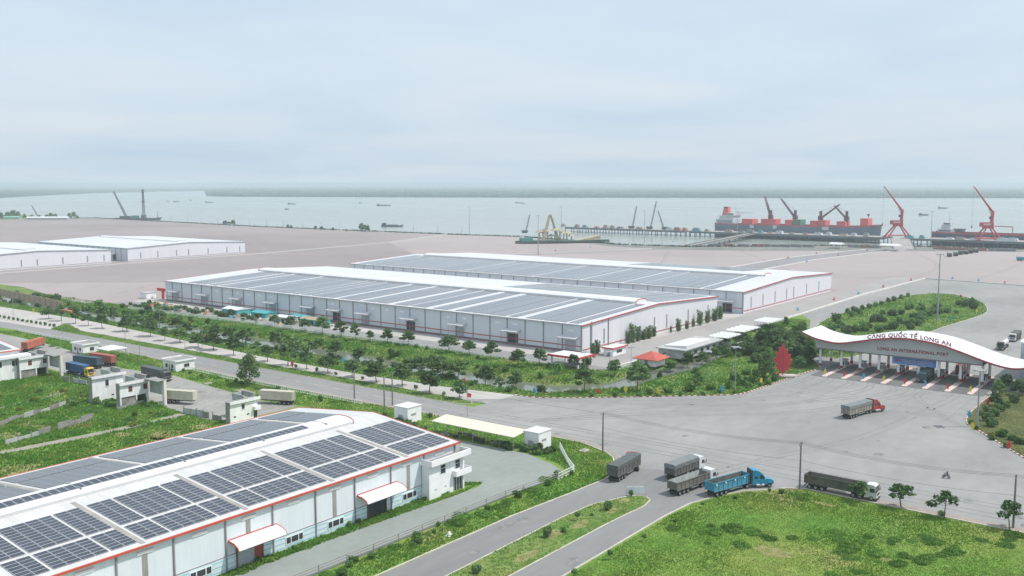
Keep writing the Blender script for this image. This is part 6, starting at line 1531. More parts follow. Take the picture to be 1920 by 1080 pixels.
# low sheds and kiosks left of the gate
t = thing('low_office', 'long low building with a raised white roof beside the warehouse lane', 'building', (312, 158.5))
bx('wall', m_dirty, t, 0, 31, 0, 10.5, 0, 3.2)
bx('roof_edge', m_gutter, t, -0.8, 31.8, -0.8, 11.3, 3.21, 3.6)
MB().slab([(0.6, 3.62), (9.9, 3.62), (9.9, 4.0), (0.6, 4.6)], 3, 24, 'x').build('white_roof', m_vent, t)
for k in range(6): bx('window', m_glass, t, 3 + k * 5.2, 5.4 + k * 5.2, -0.06, -0.003, 1.0, 2.3)
for i, (x, L, lab) in enumerate([(350, 13, 'nearer open bike shed with a curved white roof'), (369, 17, 'longer open shed with a rippled white roof'), (402, 13, 'low white roofed shed farthest from the lane corner')]):
    t = thing('open_shed', lab, 'shed', (x, 158.5 + i * 1.5))
    b_ = MB()
    for k in range(4):
        x0, x1 = L * k / 4, L * (k + 1) / 4 - 0.1
        b_.slab([(x0, 2.9), (x1, 2.9), (x1, 3.02), ((x0 + x1) / 2, 3.6), (x0, 3.02)], 0, 8.5)
    b_.build('roof', m_vent, t)
    for k in range(5):
        for y in (0.4, 8.1): MB().tube((L * k / 4 - (0.2 if k == 4 else -0.2), y, 0), (L * k / 4 - (0.2 if k == 4 else -0.2), y, 2.9), 0.07, n=5).build('post', m_steel, t)
t = thing('pavilion', 'small pavilion with a bright red pyramid roof', 'pavilion', (296.5, 163.5))
m_redroof = mat('red_tile_roof', (0.50, 0.11, 0.085), var=0.12, scale=0.6, ribs=('X', 0.4, 0.03))
MB().add([(-5, -5, 2.6), (5, -5, 2.6), (5, 5, 2.6), (-5, 5, 2.6), (0, 0, 4.9), (-5, -5, 2.4), (5, -5, 2.4), (5, 5, 2.4), (-5, 5, 2.4)], [(0, 1, 4), (1, 2, 4), (2, 3, 4), (3, 0, 4), (0, 5, 6, 1), (1, 6, 7, 2), (2, 7, 8, 3), (3, 8, 5, 0), (8, 7, 6, 5)]).build('roof', m_redroof, t)
bx('wall', m_render, t, -3.6, 3.6, -3.6, 3.6, 0, 2.39)
bx('door', m_pipe, t, -3.68, -3.605, -0.6, 0.6, 0, 2.1)
def kiosk(lab, x, y, w, d, h, slant=0):
    t = thing('kiosk', lab, 'kiosk', (x, y))
    bx('wall', m_render, t, 0, w, 0, d, 0, h)
    bx('roof', m_vent, t, -0.5, w + 0.5, -0.5, d + 0.5, h + 0.002, h + 0.35)
    MB().box(-0.62, -0.5, -0.62, d + 0.62, h - 0.1, h + 0.42).box(-0.5, w + 0.62, -0.62, -0.5, h - 0.1, h + 0.42).build('red_band', m_sred, t)
    bx('window', m_glass, t, w * 0.3, w * 0.7, -0.06, -0.003, 1.0, 2.1); bx('door', m_pipe, t, -0.06, -0.003, d * 0.3, d * 0.6, 0, 2.1)
kiosk('white kiosk with a red roof band at the gable corner of the warehouse', 301.5, 182.5, 9.5, 4.0, 2.9)
t = thing('entrance_canopy', 'low white canopy with red edges over the warehouse lane entrance', 'canopy', (273.5, 180.0))
bx('roof', m_vent, t, -0.2, 9.5, -1, 12, 3.6, 4.0)
MB().box(-0.45, -0.21, -1.2, 12.2, 3.4, 4.15).box(-0.2, 9.7, -1.25, -1.01, 3.4, 4.15).build('red_edge', m_sred, t)
for x in (0.3, 9.0):
    for y in (0, 11): bx('column', m_render, t, x, x + 0.5, y - 0.25, y + 0.25, 0, 3.59)
# tan boundary wall, stacked scrap and tarpaulins beside the middle warehouse
t = thing('tan_wall', 'long tan block wall with dark piers at the far left', 'wall', (0, 0))
p, q = G(-40, 545), G(118, 580); d = Vector((q[0] - p[0], q[1] - p[1])); nn = 17
t.location = (p[0], p[1], 0); t.rotation_euler = (0, 0, math.atan2(d.y, d.x)); L = d.length
for k in range(nn):
    bx('panel', mat('tan_panel', (0.40, 0.29, 0.21), var=0.12), t, L * k / nn + 0.4, L * (k + 1) / nn - 0.4, -0.15, 0.15, 0, 4.0)
    bx('pier', m_pipe, t, L * k / nn - 0.38, L * k / nn + 0.38, -0.3, 0.3, 0, 4.3)
for (a, b_, c_, lab) in [((246.4, 478), (245.5, 465), (0.45, 0.13, 0.09), 'orange container at the end of the tan wall'), ((246, 463), (245.3, 451), (0.14, 0.20, 0.25), 'blue grey container beside the orange one at the tan wall')]:
    t = thing('container', lab, 'container', (a[0], a[1], gz(*a)), math.atan2(b_[1] - a[1], b_[0] - a[0])); container(t, 0, 0, mat('cont%s' % c_[0], c_, var=0.15), 12.0, 'box')
t = thing('red_sign_frame', 'red T shaped frame at the left corner of the middle warehouse', 'sign', (303, 478.5))
bx('beam', m_sred, t, -0.4, 0.4, -7, 3, 4.4, 6.0); bx('post', m_sred, t, -0.4, 0.4, -3, -1.5, 0, 4.39)
t = thing('white_box_hut', 'small pale hut beside the red T shaped frame', 'hut', (297.5, 484)); bx('wall', m_render, t, 0, 6, 0, 6, 0, 3.2); bx('roof', m_gutter, t, -.3, 6.3, -.3, 6.3, 3.21, 3.4)
sc_m = [mat('scrap_%d' % i, c_, var=0.25) for i, c_ in enumerate([(0.12, 0.33, 0.40), (0.5, 0.48, 0.45), (0.28, 0.2, 0.14), (0.2, 0.2, 0.2), (0.42, 0.34, 0.24), (0.10, 0.12, 0.10), (0.45, 0.16, 0.1)])]
sr = random.Random(42)
for i in range(60):
    px = sr.uniform(285, 445) if i < 46 else sr.uniform(440, 640); f = (px - 285) / 160.0
    x, y = G(px, 572 + (px - 285) * 0.135 + sr.uniform(-6, 6)); s = sr.uniform(0.8, 2.1)
    t = thing('scrap_heap', '%s heap of scrap beside the long warehouse wall, counted from the left' % nth(i), 'scrap', (x, y), sr.random() * 3, 'scrap heaps')
    MB().add([(-s, -s * .7, 0), (s, -s * .8, 0), (s * .9, s * .8, 0), (-s * .8, s * .7, 0), (-s * .4, -s * .2, s * .9), (s * .5, -s * .3, s * .7), (s * .3, s * .4, s * 1.0), (-s * .3, s * .3, s * .6)],
             [(0, 1, 5, 4), (1, 2, 6, 5), (2, 3, 7, 6), (3, 0, 4, 7), (4, 5, 6, 7)]).build('heap', sr.choice(sc_m), t)
    MB().cbox((sr.uniform(-.5, .5), 0.2, s * 0.8), (s * 1.5, 0.3, 0.25), sr.random() * 3).build('debris', sr.choice(sc_m), t)
m_teal = mat('teal_sheet', (0.07, 0.36, 0.40), var=0.15)
def tarp_hut(lab, px, py, w, d, h, mroof, mside):
    x, y = G(px, py); t = thing('site_hut', lab, 'shed', (x, y))
    bx('side_sheet', mside, t, 0, w, 0, d, 0, h)
    MB().slab([(-0.3, h), (w + 0.3, h), (w + 0.3, h + 0.1), (w / 2, h + 0.1 + w * 0.12), (-0.3, h + 0.1)], -0.3, d + 0.3).build('roof_sheet', mroof, t)
    bx('flap', m_dark, t, -0.06, -0.003, d * 0.3, d * 0.5, 0, h * 0.8)
tarp_hut('white tarpaulin covered heap with blue skirt by the warehouse wall', 445, 592, 8, 12, 2.6, m_vent, m_teal)
tarp_hut('teal sheeted hut behind the white tarpaulin heap', 498, 597, 7, 11, 2.2, m_teal, m_teal)
tarp_hut('white gabled site hut inside the teal fence', 540, 607, 6, 9, 2.6, m_vent, m_dirty)
tarp_hut('long tan roofed site hut with teal sides', 598, 612, 7, 13, 2.5, mat('tan_roof', (0.38, 0.30, 0.22), var=0.15), m_teal)
tarp_hut('low teal sheet lean-to between the site huts', 570, 603, 5, 9, 2.0, m_teal, m_teal)
# kerbside boards, sign, motorbike, person
for i, (px, py, c_, lab) in enumerate([(1002, 741, 'blue', 'blue feather board at the left end of the painted kerb'), (1121, 742, 'red', 'red feather board on the kerb lawn left of the yellow ones'), (1173, 738, 'yellow', 'slanted yellow board on the kerb lawn'), (1234, 743, 'yellow', 'yellow feather board beside the dark clipped bush'), (1354, 737, 'blue', 'blue feather board behind the kerb, by the lamp mast'), (1427, 722, 'yellow', 'yellow feather board near the red leaf sculpture'),
                                       (1817, 786, 'blue', 'blue feather board at the lawn tip'), (1823, 808, 'yellow', 'yellow feather board on the lawn below the floodlight mast'), (1851, 762, 'red', 'red feather board on the lawn next to the gate'), (1891, 845, 'red', 'red feather board at the right edge of the lawn'),
                                       (1762, 613, 'yellow', 'yellow feather board on the near edge of the green island'), (1781, 603, 'blue', 'blue feather board on the near edge of the green island'), (1831, 588, 'yellow', 'yellow feather board at the right tip of the green island'), (1801, 560, 'red', 'red feather board at the far edge of the green island'),
                                       (643, 682, 'blue', 'blue feather board among the canal trees'), (817, 712, 'blue', 'blue feather board near the plaza end of the canal trees'), (548, 690, 'red', 'red feather board on the far lanes'), (310, 628, 'yellow', 'yellow feather board among the canal trees at left'), (383, 638, 'red', 'red feather board among the canal trees at left'), (461, 650, 'blue', 'blue feather board halfway along the canal trees'), (721, 695, 'yellow', 'yellow feather board in the middle of the canal trees'), (870, 722, 'red', 'red feather board above the median end'), (63, 588, 'yellow', 'yellow feather board at the far left thicket')]):
    x, y = G(px, py); board('feather_board', lab, x, y, c_, 2.6, 1.3, None, max(0.0, gz(x, y)))
t = thing('sign_board', 'white three panel sign board at the tip of the approach median', 'sign', (167.3, 95.4), math.radians(-53))
for k in range(3): bx('panel', mat('sign_pale', (0.74, 0.74, 0.80), var=0.06), t, -1.9 + k * 1.28, -0.68 + k * 1.28, -0.04, 0.04, 0.6, 2.0)
for k in range(4): MB().tube((-1.95 + k * 1.28, 0.1, 0), (-1.95 + k * 1.28, 0.1, 2.1), 0.05, n=6).build('post', m_steel, t)
def person_mesh(seat=False):
    """one continuous body: a skinned chain baked to a mesh"""
    me = bpy.data.meshes.new('body')
    if seat: J = [(0, 0, 0.92, .15), (0.02, 0, 1.2, .17), (0.06, 0, 1.45, .17), (0.10, 0, 1.56, .07), (0.13, 0, 1.74, .12), (0.0, .12, 0.9, .11), (0.45, .16, 0.85, .09), (0.42, .17, 0.40, .07), (0.55, .17, 0.36, .06), (0.0, -.12, 0.9, .11), (0.45, -.16, 0.85, .09), (0.42, -.17, 0.40, .07), (0.55, -.17, 0.36, .06), (0.06, .22, 1.42, .08), (0.22, .30, 1.18, .06), (0.52, .30, 1.10, .05), (0.06, -.22, 1.42, .08), (0.22, -.30, 1.18, .06), (0.52, -.30, 1.10, .05)]
    else: J = [(0, 0, 0.95, .15), (0, 0, 1.2, .16), (0, 0, 1.42, .17), (0, 0, 1.52, .06), (0.02, 0, 1.66, .11), (0, .10, 0.9, .10), (0.06, .11, 0.5, .075), (0.0, .12, 0.08, .055), (0.14, .12, 0.05, .05), (0, -.10, 0.9, .10), (-0.04, -.11, 0.5, .075), (-0.12, -.12, 0.08, .055), (0.02, -.12, 0.05, .05), (0, .21, 1.4, .07), (0.0, .28, 1.12, .055), (0.08, .28, 0.86, .045), (0, -.21, 1.4, .07), (-0.02, -.28, 1.12, .055), (0.05, -.28, 0.86, .045)]
    E_ = [(0, 1), (1, 2), (2, 3), (3, 4), (0, 5), (5, 6), (6, 7), (7, 8), (0, 9), (9, 10), (10, 11), (11, 12), (2, 13), (13, 14), (14, 15), (2, 16), (16, 17), (17, 18)]
    me.from_pydata([j[:3] for j in J], E_, [])
    o = bpy.data.objects.new('body', me); COL.objects.link(o)
    o.modifiers.new('skin', 'SKIN')
    sv = me.skin_vertices[0].data if me.skin_vertices else None
    if sv is None:
        import bmesh
        bm = bmesh.new(); bm.from_mesh(me); bm.verts.layers.skin.verify(); bm.to_mesh(me); bm.free(); sv = me.skin_vertices[0].data
    for i, j in enumerate(J): sv[i].radius = (j[3], j[3])
    sv[0].use_root = True
    s_ = o.modifiers.new('sub', 'SUBSURF'); s_.levels = 1; s_.render_levels = 1
    dg = bpy.context.evaluated_depsgraph_get(); dg.update()
    r_ = bpy.data.meshes.new_from_object(o.evaluated_get(dg))
    COL.objects.unlink(o); bpy.data.objects.remove(o)
    return r_
def clothe(me, cloth, legs, skin, hair, zl):
    me.materials.clear()
    for m in (cloth, legs, skin, hair): me.materials.append(m)
    for p in me.polygons:
        z = p.center[2]; p.material_index = 1 if z < zl else (0 if z < 1.5 else (3 if z > 1.7 or p.center[0] < 0.02 else 2))
    return me
m_skin = mat('skin', (0.36, 0.22, 0.15)); m_hair = mat('hair', (0.02, 0.018, 0.016)); m_cd = mat('cloth_dark', (0.05, 0.055, 0.07)); m_cg = mat('cloth_grey', (0.16, 0.17, 0.18))
t = thing('person', 'person in dark clothes walking right of the last toll lane', 'person', G(1883, 722), math.radians(200))
inst('body', clothe(person_mesh(), m_cg, m_cd, m_skin, m_hair, 0.98), t, (0, 0, 0.05))
bp_ = G(1774, 897); rz = math.radians(80)
t = thing('motorbike', 'small motorbike crossing the plaza at right', 'motorbike', (bp_[0], bp_[1], 0.06), rz)
for x in (-0.6, 0.62):
    w = MB(); n_ = 14
    w.add([(x + math.cos(2 * math.pi * i / n_) * r_, y, 0.3 + math.sin(2 * math.pi * i / n_) * r_) for (y, r_) in ((-0.05, 0.2), (-0.05, 0.28), (0, 0.3), (0.05, 0.28), (0.05, 0.2)) for i in range(n_)], [(j * n_ + i, j * n_ + (i + 1) % n_, (j + 1) * n_ + (i + 1) % n_, (j + 1) * n_ + i) for j in range(4) for i in range(n_)])
    o = w.build('wheel', m_tyre, t); MB().tube((x, -0.04, 0.3), (x, 0.04, 0.3), 0.16, n=10).build('rim', m_rim, o)
MB().slab([(-0.75, 0.62), (-0.5, 0.45), (-0.1, 0.35), (0.25, 0.35), (0.5, 0.75), (0.55, 0.95), (0.42, 0.95), (0.25, 0.6), (0.0, 0.62), (-0.1, 0.78), (-0.7, 0.8)], -0.14, 0.14).build('frame_body', paint('bike', (0.25, 0.26, 0.28)), t)
MB().slab([(-0.72, 0.8), (-0.05, 0.79), (-0.05, 0.86), (-0.7, 0.9)], -0.13, 0.13).build('saddle', m_chassis, t)
MB().path([(0.42, -0.34, 1.08), (0.48, -0.1, 1.0), (0.48, 0.1, 1.0), (0.42, 0.34, 1.08)], 0.025, 5).build('handlebar', m_chassis, t)
MB().tube((0.5, 0.08, 0.95), (0.62, 0.08, 0.3), 0.03, n=5).tube((0.5, -0.08, 0.95), (0.62, -0.08, 0.3), 0.03, n=5).build('fork', m_steel, t)
t = thing('person', 'motorbike rider in dark clothes crossing the plaza', 'person', (bp_[0] - 0.25 * math.cos(rz), bp_[1] - 0.25 * math.sin(rz), 0.06), rz)
inst('body', clothe(person_mesh(True), m_cd, m_cg, m_skin, m_hair, 0.98), t, (0, 0, 0.0))
# litter, manhole lids
t = thing('plastic_sheet', 'crumpled white plastic sheet on the verge by the approach road', 'litter', G(842, 1004))
b_ = MB(); V = [(0.9 * math.cos(a) * r_, 0.7 * math.sin(a) * r_, (0.75 if r_ < .3 else PR.uniform(.05, .45)) * (1.2 - r_)) for r_ in (0.25, 0.6, 1.0) for a in np.linspace(0, 5.6, 9)]
b_.add(V, [(j * 9 + i, j * 9 + (i + 1) % 9, (j + 1) * 9 + (i + 1) % 9, (j + 1) * 9 + i) for j in range(2) for i in range(9)] + [tuple(range(8, -1, -1))]); b_.build('sheet', m_vent, t)
for (px, py, lab) in [(1095, 846, 'pale concrete lid in the grass near the verge corner'), (390, 720, 'pale concrete slab on the grass by the compound road'), (450, 733, 'larger concrete slab beside the compound road bend')]:
    t = thing('concrete_slab', lab, 'slab', G(px, py)); MB().prism([(-1.1, -0.8), (1.2, -0.9), (1.3, 0.8), (-1.0, 0.9)], 0, 0.3).build('slab', m_kerb, t)
    MB().prism([(-0.6, -0.4), (0.5, -0.5), (0.6, 0.4), (-0.5, 0.5)], 0.301, 0.42).build('lid', m_grey, t)

# ------------------------------------------------------------------ the river port
m_deck = mat('quay_deck', (0.33, 0.30, 0.29), rough=0.9, var=0.12, scale=0.05, world=True)
m_quay = mat('quay_beam', (0.13, 0.155, 0.155), rough=0.9, var=0.15, scale=0.2)
m_hull = mat('ship_hull_grey', (0.13, 0.175, 0.23), rough=0.6, var=0.12, scale=0.05)
m_hull_red = mat('ship_red', (0.40, 0.09, 0.10), rough=0.6, var=0.1, scale=0.1)
m_hatch = mat('hatch_red', (0.66, 0.13, 0.12), rough=0.6, var=0.1, scale=0.1)
m_crane = mat('crane_red', (0.46, 0.045, 0.055), rough=0.5, var=0.1, scale=0.1)
m_dcrane = mat('deck_crane', (0.13, 0.065, 0.075), rough=0.6, var=0.1, scale=0.2)
m_super = mat('ship_white', (0.50, 0.54, 0.56), rough=0.6, var=0.08, scale=0.2)
m_boat = mat('boat_hull', (0.07, 0.09, 0.10), rough=0.8, var=0.2, scale=0.3)
m_lattice = mat('crane_lattice', (0.13, 0.14, 0.15), rough=0.7, var=0.15, scale=0.5)
m_tan = mat('tan_steel', (0.42, 0.37, 0.25), rough=0.8, var=0.18, scale=0.3)
QX0, QX1 = 1110.0, 1144.0
def quay(label, y0, y1, sp=14.0):
    t = thing('quay', label, 'quay', (QX0, y0))
    bx('deck', m_deck, t, 0, QX1 - QX0, 0, y1 - y0, 3.4, 4.0)
    bx('edge_beam', m_quay, t, -0.6, -0.003, 0, y1 - y0, 1.6, 4.1)
    n = int((y1 - y0) / sp)
    for k in range(n + 1):
        y = (y1 - y0) * k / n
        for x in (0.8, 16, 32): MB().tube((x, y, -6), (x, y, 3.39), 0.55, n=6).build('pile', m_quay, t)
        bx('cap_beam', m_quay, t, 0.2, 33.5, y - 0.7, y + 0.7, 2.2, 3.38)
quay('long quay deck on piles beside the red bulk carrier', 318, 560)
quay('quay deck on piles under the right-hand red crane', 60, 300)
quay('quay deck with mobile cranes left of the bulk carrier', 566, 752)
def trestle(label, p, q, w):
    d = Vector((q[0] - p[0], q[1] - p[1])); L = d.length
    t = thing('trestle', label, 'bridge', (p[0], p[1]), math.atan2(d.y, d.x))
    MB().add([(0, -w / 2, 0.1), (L, -w / 2, 3.6), (L, w / 2, 3.6), (0, w / 2, 0.1), (0, -w / 2, -0.9), (L, -w / 2, 2.6), (L, w / 2, 2.6), (0, w / 2, -0.9)], [(0, 1, 2, 3), (7, 6, 5, 4), (0, 4, 5, 1), (2, 6, 7, 3), (1, 5, 6, 2), (3, 7, 4, 0)]).build('deck', m_deck, t)
    for k in range(1, 6):
        for s_ in (-1, 1): MB().tube((L * k / 6, s_ * w * 0.38, -6), (L * k / 6, s_ * w * 0.38, -0.6 + 3.4 * k / 6), 0.6, n=6).build('pile', m_quay, t)
    for s_ in (-1, 1): MB().add([(0, s_ * w / 2 - .1, 0.1), (L, s_ * w / 2 - .1, 3.6), (L, s_ * w / 2 - .1, 4.6), (0, s_ * w / 2 - .1, 1.1), (0, s_ * w / 2 + .1, 0.1), (L, s_ * w / 2 + .1, 3.6), (L, s_ * w / 2 + .1, 4.6), (0, s_ * w / 2 + .1, 1.1)], [(0, 1, 2, 3), (7, 6, 5, 4), (3, 2, 6, 7), (1, 5, 6, 2), (0, 3, 7, 4)]).build('parapet', m_quay, t)
trestle('wide access bridge from the yard to the quay between the red cranes', (985, 262), (1109, 300), 20)
trestle('access bridge from the yard to the left end of the ship berth', (893, 452), (1109, 476), 9)
def ship(label, x, y0, y1, zd, beam, bow=-1, mh=None):
    """hull along y, bow towards lower y"""
    L = y1 - y0; t = thing('cargo_ship', label, 'ship', (x, y1), 0)
    st = [(0, 0.70, 0.6), (-0.03 * L, 0.95, 0.2), (-0.10 * L, 1.0, 0), (-0.82 * L, 1.0, 0), (-0.91 * L, 0.82, 1.2), (-0.97 * L, 0.42, 2.2), (-1.0 * L, 0.04, 2.8)]
    V = []
    for y, wf, up in st:
        w = beam / 2 * wf; V += [(-w, y, zd + up), (-w * 0.95, y * 0.99, -4), (w * 0.95, y * 0.99, -4), (w, y, zd + up)]
    n = len(st)
    MB().add(V, [(4 * j + i, 4 * j + 4 + i, 4 * j + 5 + i, 4 * j + 1 + i) for j in range(n - 1) for i in range(3)] + [(4 * j + 3, 4 * j + 7, 4 * j + 4, 4 * j) for j in range(n - 1)] + [(0, 1, 2, 3), (4 * n - 1, 4 * n - 2, 4 * n - 3, 4 * n - 4)]).build('hull', mh or m_hull, t)
    b_ = MB()
    for j in range(n - 1):
        (ya, wa, ua), (yb, wb, ub) = st[j], st[j + 1]
        for s_ in (-1, 1): b_.add([(s_ * beam / 2 * wa, ya, zd + ua + .02), (s_ * beam / 2 * wb, yb, zd + ub + .02), (s_ * beam / 2 * wb, yb, zd + ub + 1.6), (s_ * beam / 2 * wa, ya, zd + ua + 1.6)], [(0, 1, 2, 3)])
    b_.build('bulwark', m_hull_red, t)
    return t
SY0, SY1, SX = 336.0, 545.0, 1163.0
s1 = ship('grey and red bulk carrier with deck cranes moored at the quay', SX, SY0, SY1, 12.0, 30)
sh = lambda y: y - SY1
W_ = [(-9, 0, 13.0, 17.5), (-8.5, 0.5, 17.6, 21), (-8, 1.0, 21.1, 24)]
c = MB().box(-13.5, 12, sh(518), sh(542), 13.2, 19).build('superstructure', m_super, s1)
bx('deckhouse', m_super, c, -12, 11, sh(519), sh(538), 19.01, 23.5); bx('bridge', m_super, c, -14, 13, sh(517.5), sh(528), 23.51, 27)
bx('bridge_windows', m_glass, c, -14.05, -14.003, sh(518), sh(527.5), 25.0, 26.2)
for k in range(3): bx('window_row', m_glass, c, -13.55, -13.503, sh(520), sh(540), 14.4 + 1.2 * k, 14.9 + 1.2 * k)
fn = MB().slab([(sh(538), 23.6), (sh(529), 23.6), (sh(530), 34), (sh(535.5), 34)], -4, 4, 'x').build('funnel', m_hatch, s1)
bx('funnel_top', m_dark, fn, -4.05, 4.05, sh(535.6), sh(530), 32.4, 34.4)
MB().tube((0, sh(521), 27), (0, sh(521), 39), 0.35, 0.2, 6).tube((0, sh(514), 33), (0, sh(528), 33), 0.2, n=5).build('mast', m_super, s1)
MB().tube((0, sh(525), 27), (0, sh(498), 27), 0.25, n=5).build('boom', m_dcrane, s1)
def on_ship(px): return 1163.0 * math.tan(AZ - math.atan((px - 960) / 1797.5))
for (a, b_, z, m_) in [(1398, 1418, 19.5, m_hatch), (1434, 1461, 20, m_hatch), (1479, 1493, 19.5, m_hatch), (1494, 1508, 20, mat('hatch_green', (0.10, 0.20, 0.15), var=0.2)), (1526, 1540, 19.2, m_hatch), (1541, 1554, 20, m_hatch), (1576, 1592, 19.2, m_hatch), (1620, 1634, 23.2, m_hatch)]:
    h = bx('hatch_cover', m_, s1, -9, 9, sh(on_ship(b_)), sh(on_ship(a)), 13.3, z)
    bx('hatch_rib', m_dcrane, h, -9.1, -9.003, sh(on_ship(b_)) + 0.4, sh(on_ship(a)) - 0.4, z - 1.2, z - 0.8)
for (px, zt_, tip, zt2) in [(1447, 31, 1436, 48.5), (1493, 31.5, 1466, 46), (1541, 31, 1577, 39.5), (1590, 31.5, 1567, 38)]:
    y = sh(on_ship(px)); yt = sh(on_ship(tip))
    p_ = MB().tube((0, y, 13), (0, y, zt_), 2.0, 1.7, 10).build('crane_post', m_dcrane, s1)
    bx('crane_house', m_dcrane, p_, -2.4, 2.4, y - 2.6, y + 2.6, 20, 25)
    MB().tube((-2.0, y, 22), (-4, yt, zt2), 0.9, 0.5, 6).tube((2.0, y, 22), (0, yt, zt2), 0.9, 0.5, 6).build('crane_jib', m_dcrane, p_)
    MB().tube((0, y, zt_), (-2, yt, zt2), 0.14, n=4).build('jib_cable', m_lattice, p_)
MB().tube((0, sh(352), 14), (0, sh(352), 27), 0.4, 0.3, 6).tube((0, sh(352), 26.2), (0, sh(352), 28.4), 1.4, 1.4, 8).build('fore_mast', m_dcrane, s1)
for (px, w) in [(1417, 5), (1460, 5), (1552, 8)]: bx('hull_plate', m_super, s1, -15.2, -15.02, sh(on_ship(px)) - w, sh(on_ship(px)), 8.5, 12.6)
def on_x(px, X): return X * math.tan(AZ - math.atan((px - 960) / 1797.5))
s2 = ship('dark coastal cargo ship moored under the right-hand red crane', 1160.0, 90, on_x(1755, 1160), 8.5, 24, mh=mat('ship_hull_dark', (0.075, 0.095, 0.14), rough=0.6, var=0.12, scale=0.05))
yb = on_x(1755, 1160.0); s2y = lambda px: on_x(px, 1160.0) - yb
c = bx('superstructure', m_super, s2, -9, 9, s2y(1791), s2y(1766), 8.8, 14); bx('deckhouse', m_super, c, -8, 8, s2y(1789), s2y(1772), 14.01, 18); bx('wheelhouse', m_super, c, -9, 9, s2y(1789), s2y(1776), 18.01, 21)
bx('bridge_windows', m_glass, c, -9.06, -9.003, s2y(1788), s2y(1777), 18.9, 20.2); bx('window_row', m_glass, c, -9.06, -9.003, s2y(1789), s2y(1768), 11, 12)
MB().tube((0, s2y(1784), 21), (0, s2y(1784), 31), 0.4, 0.25, 6).tube((0, s2y(1780), 26), (0, s2y(1790), 24), 0.25, n=5).build('mast', m_super, s2)
h = MB().slab([(s2y(1813), 14), (s2y(1795), 14), (s2y(1797), 10.4), (s2y(1811), 10.4)], -7, 7, 'x').build('hopper', m_quay, s2)
for px in (1798, 1809): MB().tube((-5, s2y(px), 8.6), (-5, s2y(px), 10.4), 0.4, n=5).build('hopper_leg', m_quay, h)
MB().tube((-4, s2y(1870), 18), (-4, s2y(1905), 17.5), 0.5, n=6).tube((-4, s2y(1905), 9), (-4, s2y(1905), 17.5), 0.4, n=6).build('cargo_boom', m_hull_red, s2)

def portal_crane(label, x, y):
    """red level-luffing crane: splayed portal, machinery house, column and raised jib (leaning to the left of the berth)"""
    t = thing('harbour_crane', label, 'crane', (x, y, 4.0), math.radians(-52.7))      # local x runs along the view's right
    for sx in (-1, 1):
        for sy in (-1, 1):
            l_ = MB().tube((sx * 3.0, sy * 2.6, 13.2), (sx * 12.5, sy * 6.0, 0.9), 0.8, 0.8, 6).build('portal_leg', m_crane, t)
            bx('bogie', m_crane, l_, sx * 12.5 - 2.2, sx * 12.5 + 2.2, sy * 6.0 - 0.8, sy * 6.0 + 0.8, 0.15, 1.3)
    for sy in (-1, 1): MB().tube((-11, sy * 5.6, 2.4), (11, sy * 5.6, 2.4), 0.5, n=6).build('portal_tie', m_crane, t)
    bx('platform', m_crane, t, -4.5, 4.5, -4, 4, 13.0, 14.4)
    hs = bx('machinery_house', m_crane, t, -8.0, 4.5, -3, 3, 14.6, 19.2); bx('house_window', mat('crane_pale', (0.55, 0.42, 0.42), var=0.1), hs, -6.5, 1.5, -3.08, -3.004, 16.2, 18.2)
    MB().tube((3.2, 0, 14.4), (4.4, 0, 31.5), 1.9, 1.5, 10).build('column', m_crane, t)
    j = MB().tube((4.6, -0.9, 29.5), (-17.5, -0.4, 57.5), 0.95, 0.35, 8).tube((4.6, 0.9, 29.5), (-17.5, 0.4, 57.5), 0.95, 0.35, 8).build('jib', m_crane, t)
    MB().tube((2.6, 0, 27.0), (-1.5, 0, 37.0), 0.35, n=6).build('luffing_cylinder', m_steel, j)
    bx('operator_cab', m_glass, t, -0.2, 2.0, -2.8, -1.2, 23, 25.6)
    MB().tube((-17.5, 0, 57.5), (-17.5, 0, 16.0), 0.10, n=4).build('hoist_rope', m_lattice, j); MB().tube((-17.5, 0, 13.2), (-17.5, 0, 16.0), 0.9, 0.5, 8).build('hook_block', m_lattice, j)
portal_crane('red portal crane at the bow of the bulk carrier, left of two', 1121, on_x(1687, 1121))
portal_crane('red portal crane at the right edge over the dark ship', 1121, on_x(1857, 1121))
def lattice(mb_, a, b_, w, n=8, r=0.16):
    a, b_ = Vector(a), Vector(b_); d = (b_ - a).normalized(); u = d.orthogonal().normalized() * w; v = d.cross(u).normalized() * w
    cs = [(u + v) * .5, (u - v) * .5, (-u - v) * .5, (-u + v) * .5]
    for c_ in cs: mb_.tube(a + c_, b_ + c_ * 0.4, r, r, 4, False)
    for k in range(n):
        p = a.lerp(b_, k / n); q = a.lerp(b_, (k + 1) / n); f0, f1 = 1 - 0.6 * k / n, 1 - 0.6 * (k + 1) / n
        for i in range(4): mb_.tube(p + cs[i] * f0, q + cs[(i + 1) % 4] * f1, r * 0.7, r * 0.7, 4, False)
    return mb_
def mobile_crane(label, x, y, z, dx, h, rz=math.radians(-52.7)):
    t = thing('crawler_crane', label, 'crane', (x, y, z), rz)
    for sy in (-2.2, 2.2): MB().slab([(-3.6, 0.4), (-3.0, 0), (3.0, 0), (3.6, 0.4), (3.0, 1.1), (-3.0, 1.1)], sy - 0.5, sy + 0.5).build('track', m_chassis, t)
    bx('upper_works', m_lattice, t, -4.2, 2.6, -1.7, 1.7, 1.2, 3.6); bx('operator_cab', m_glass, t, 2.65, 4.2, -1.7, 0, 1.3, 3.4)
    o = lattice(MB(), (1.5 if dx > 0 else -1.5, 0, 2.2), (dx, 0, h), 1.5, 10, 0.2).build('boom', m_lattice, t)
    MB().tube((-3.8, 0, 3.6), (dx, 0, h), 0.08, n=4).build('pendant', m_lattice, o); MB().tube((dx, 0, h), (dx, 0, h * 0.4), 0.06, n=4).build('hoist_rope', m_lattice, o)
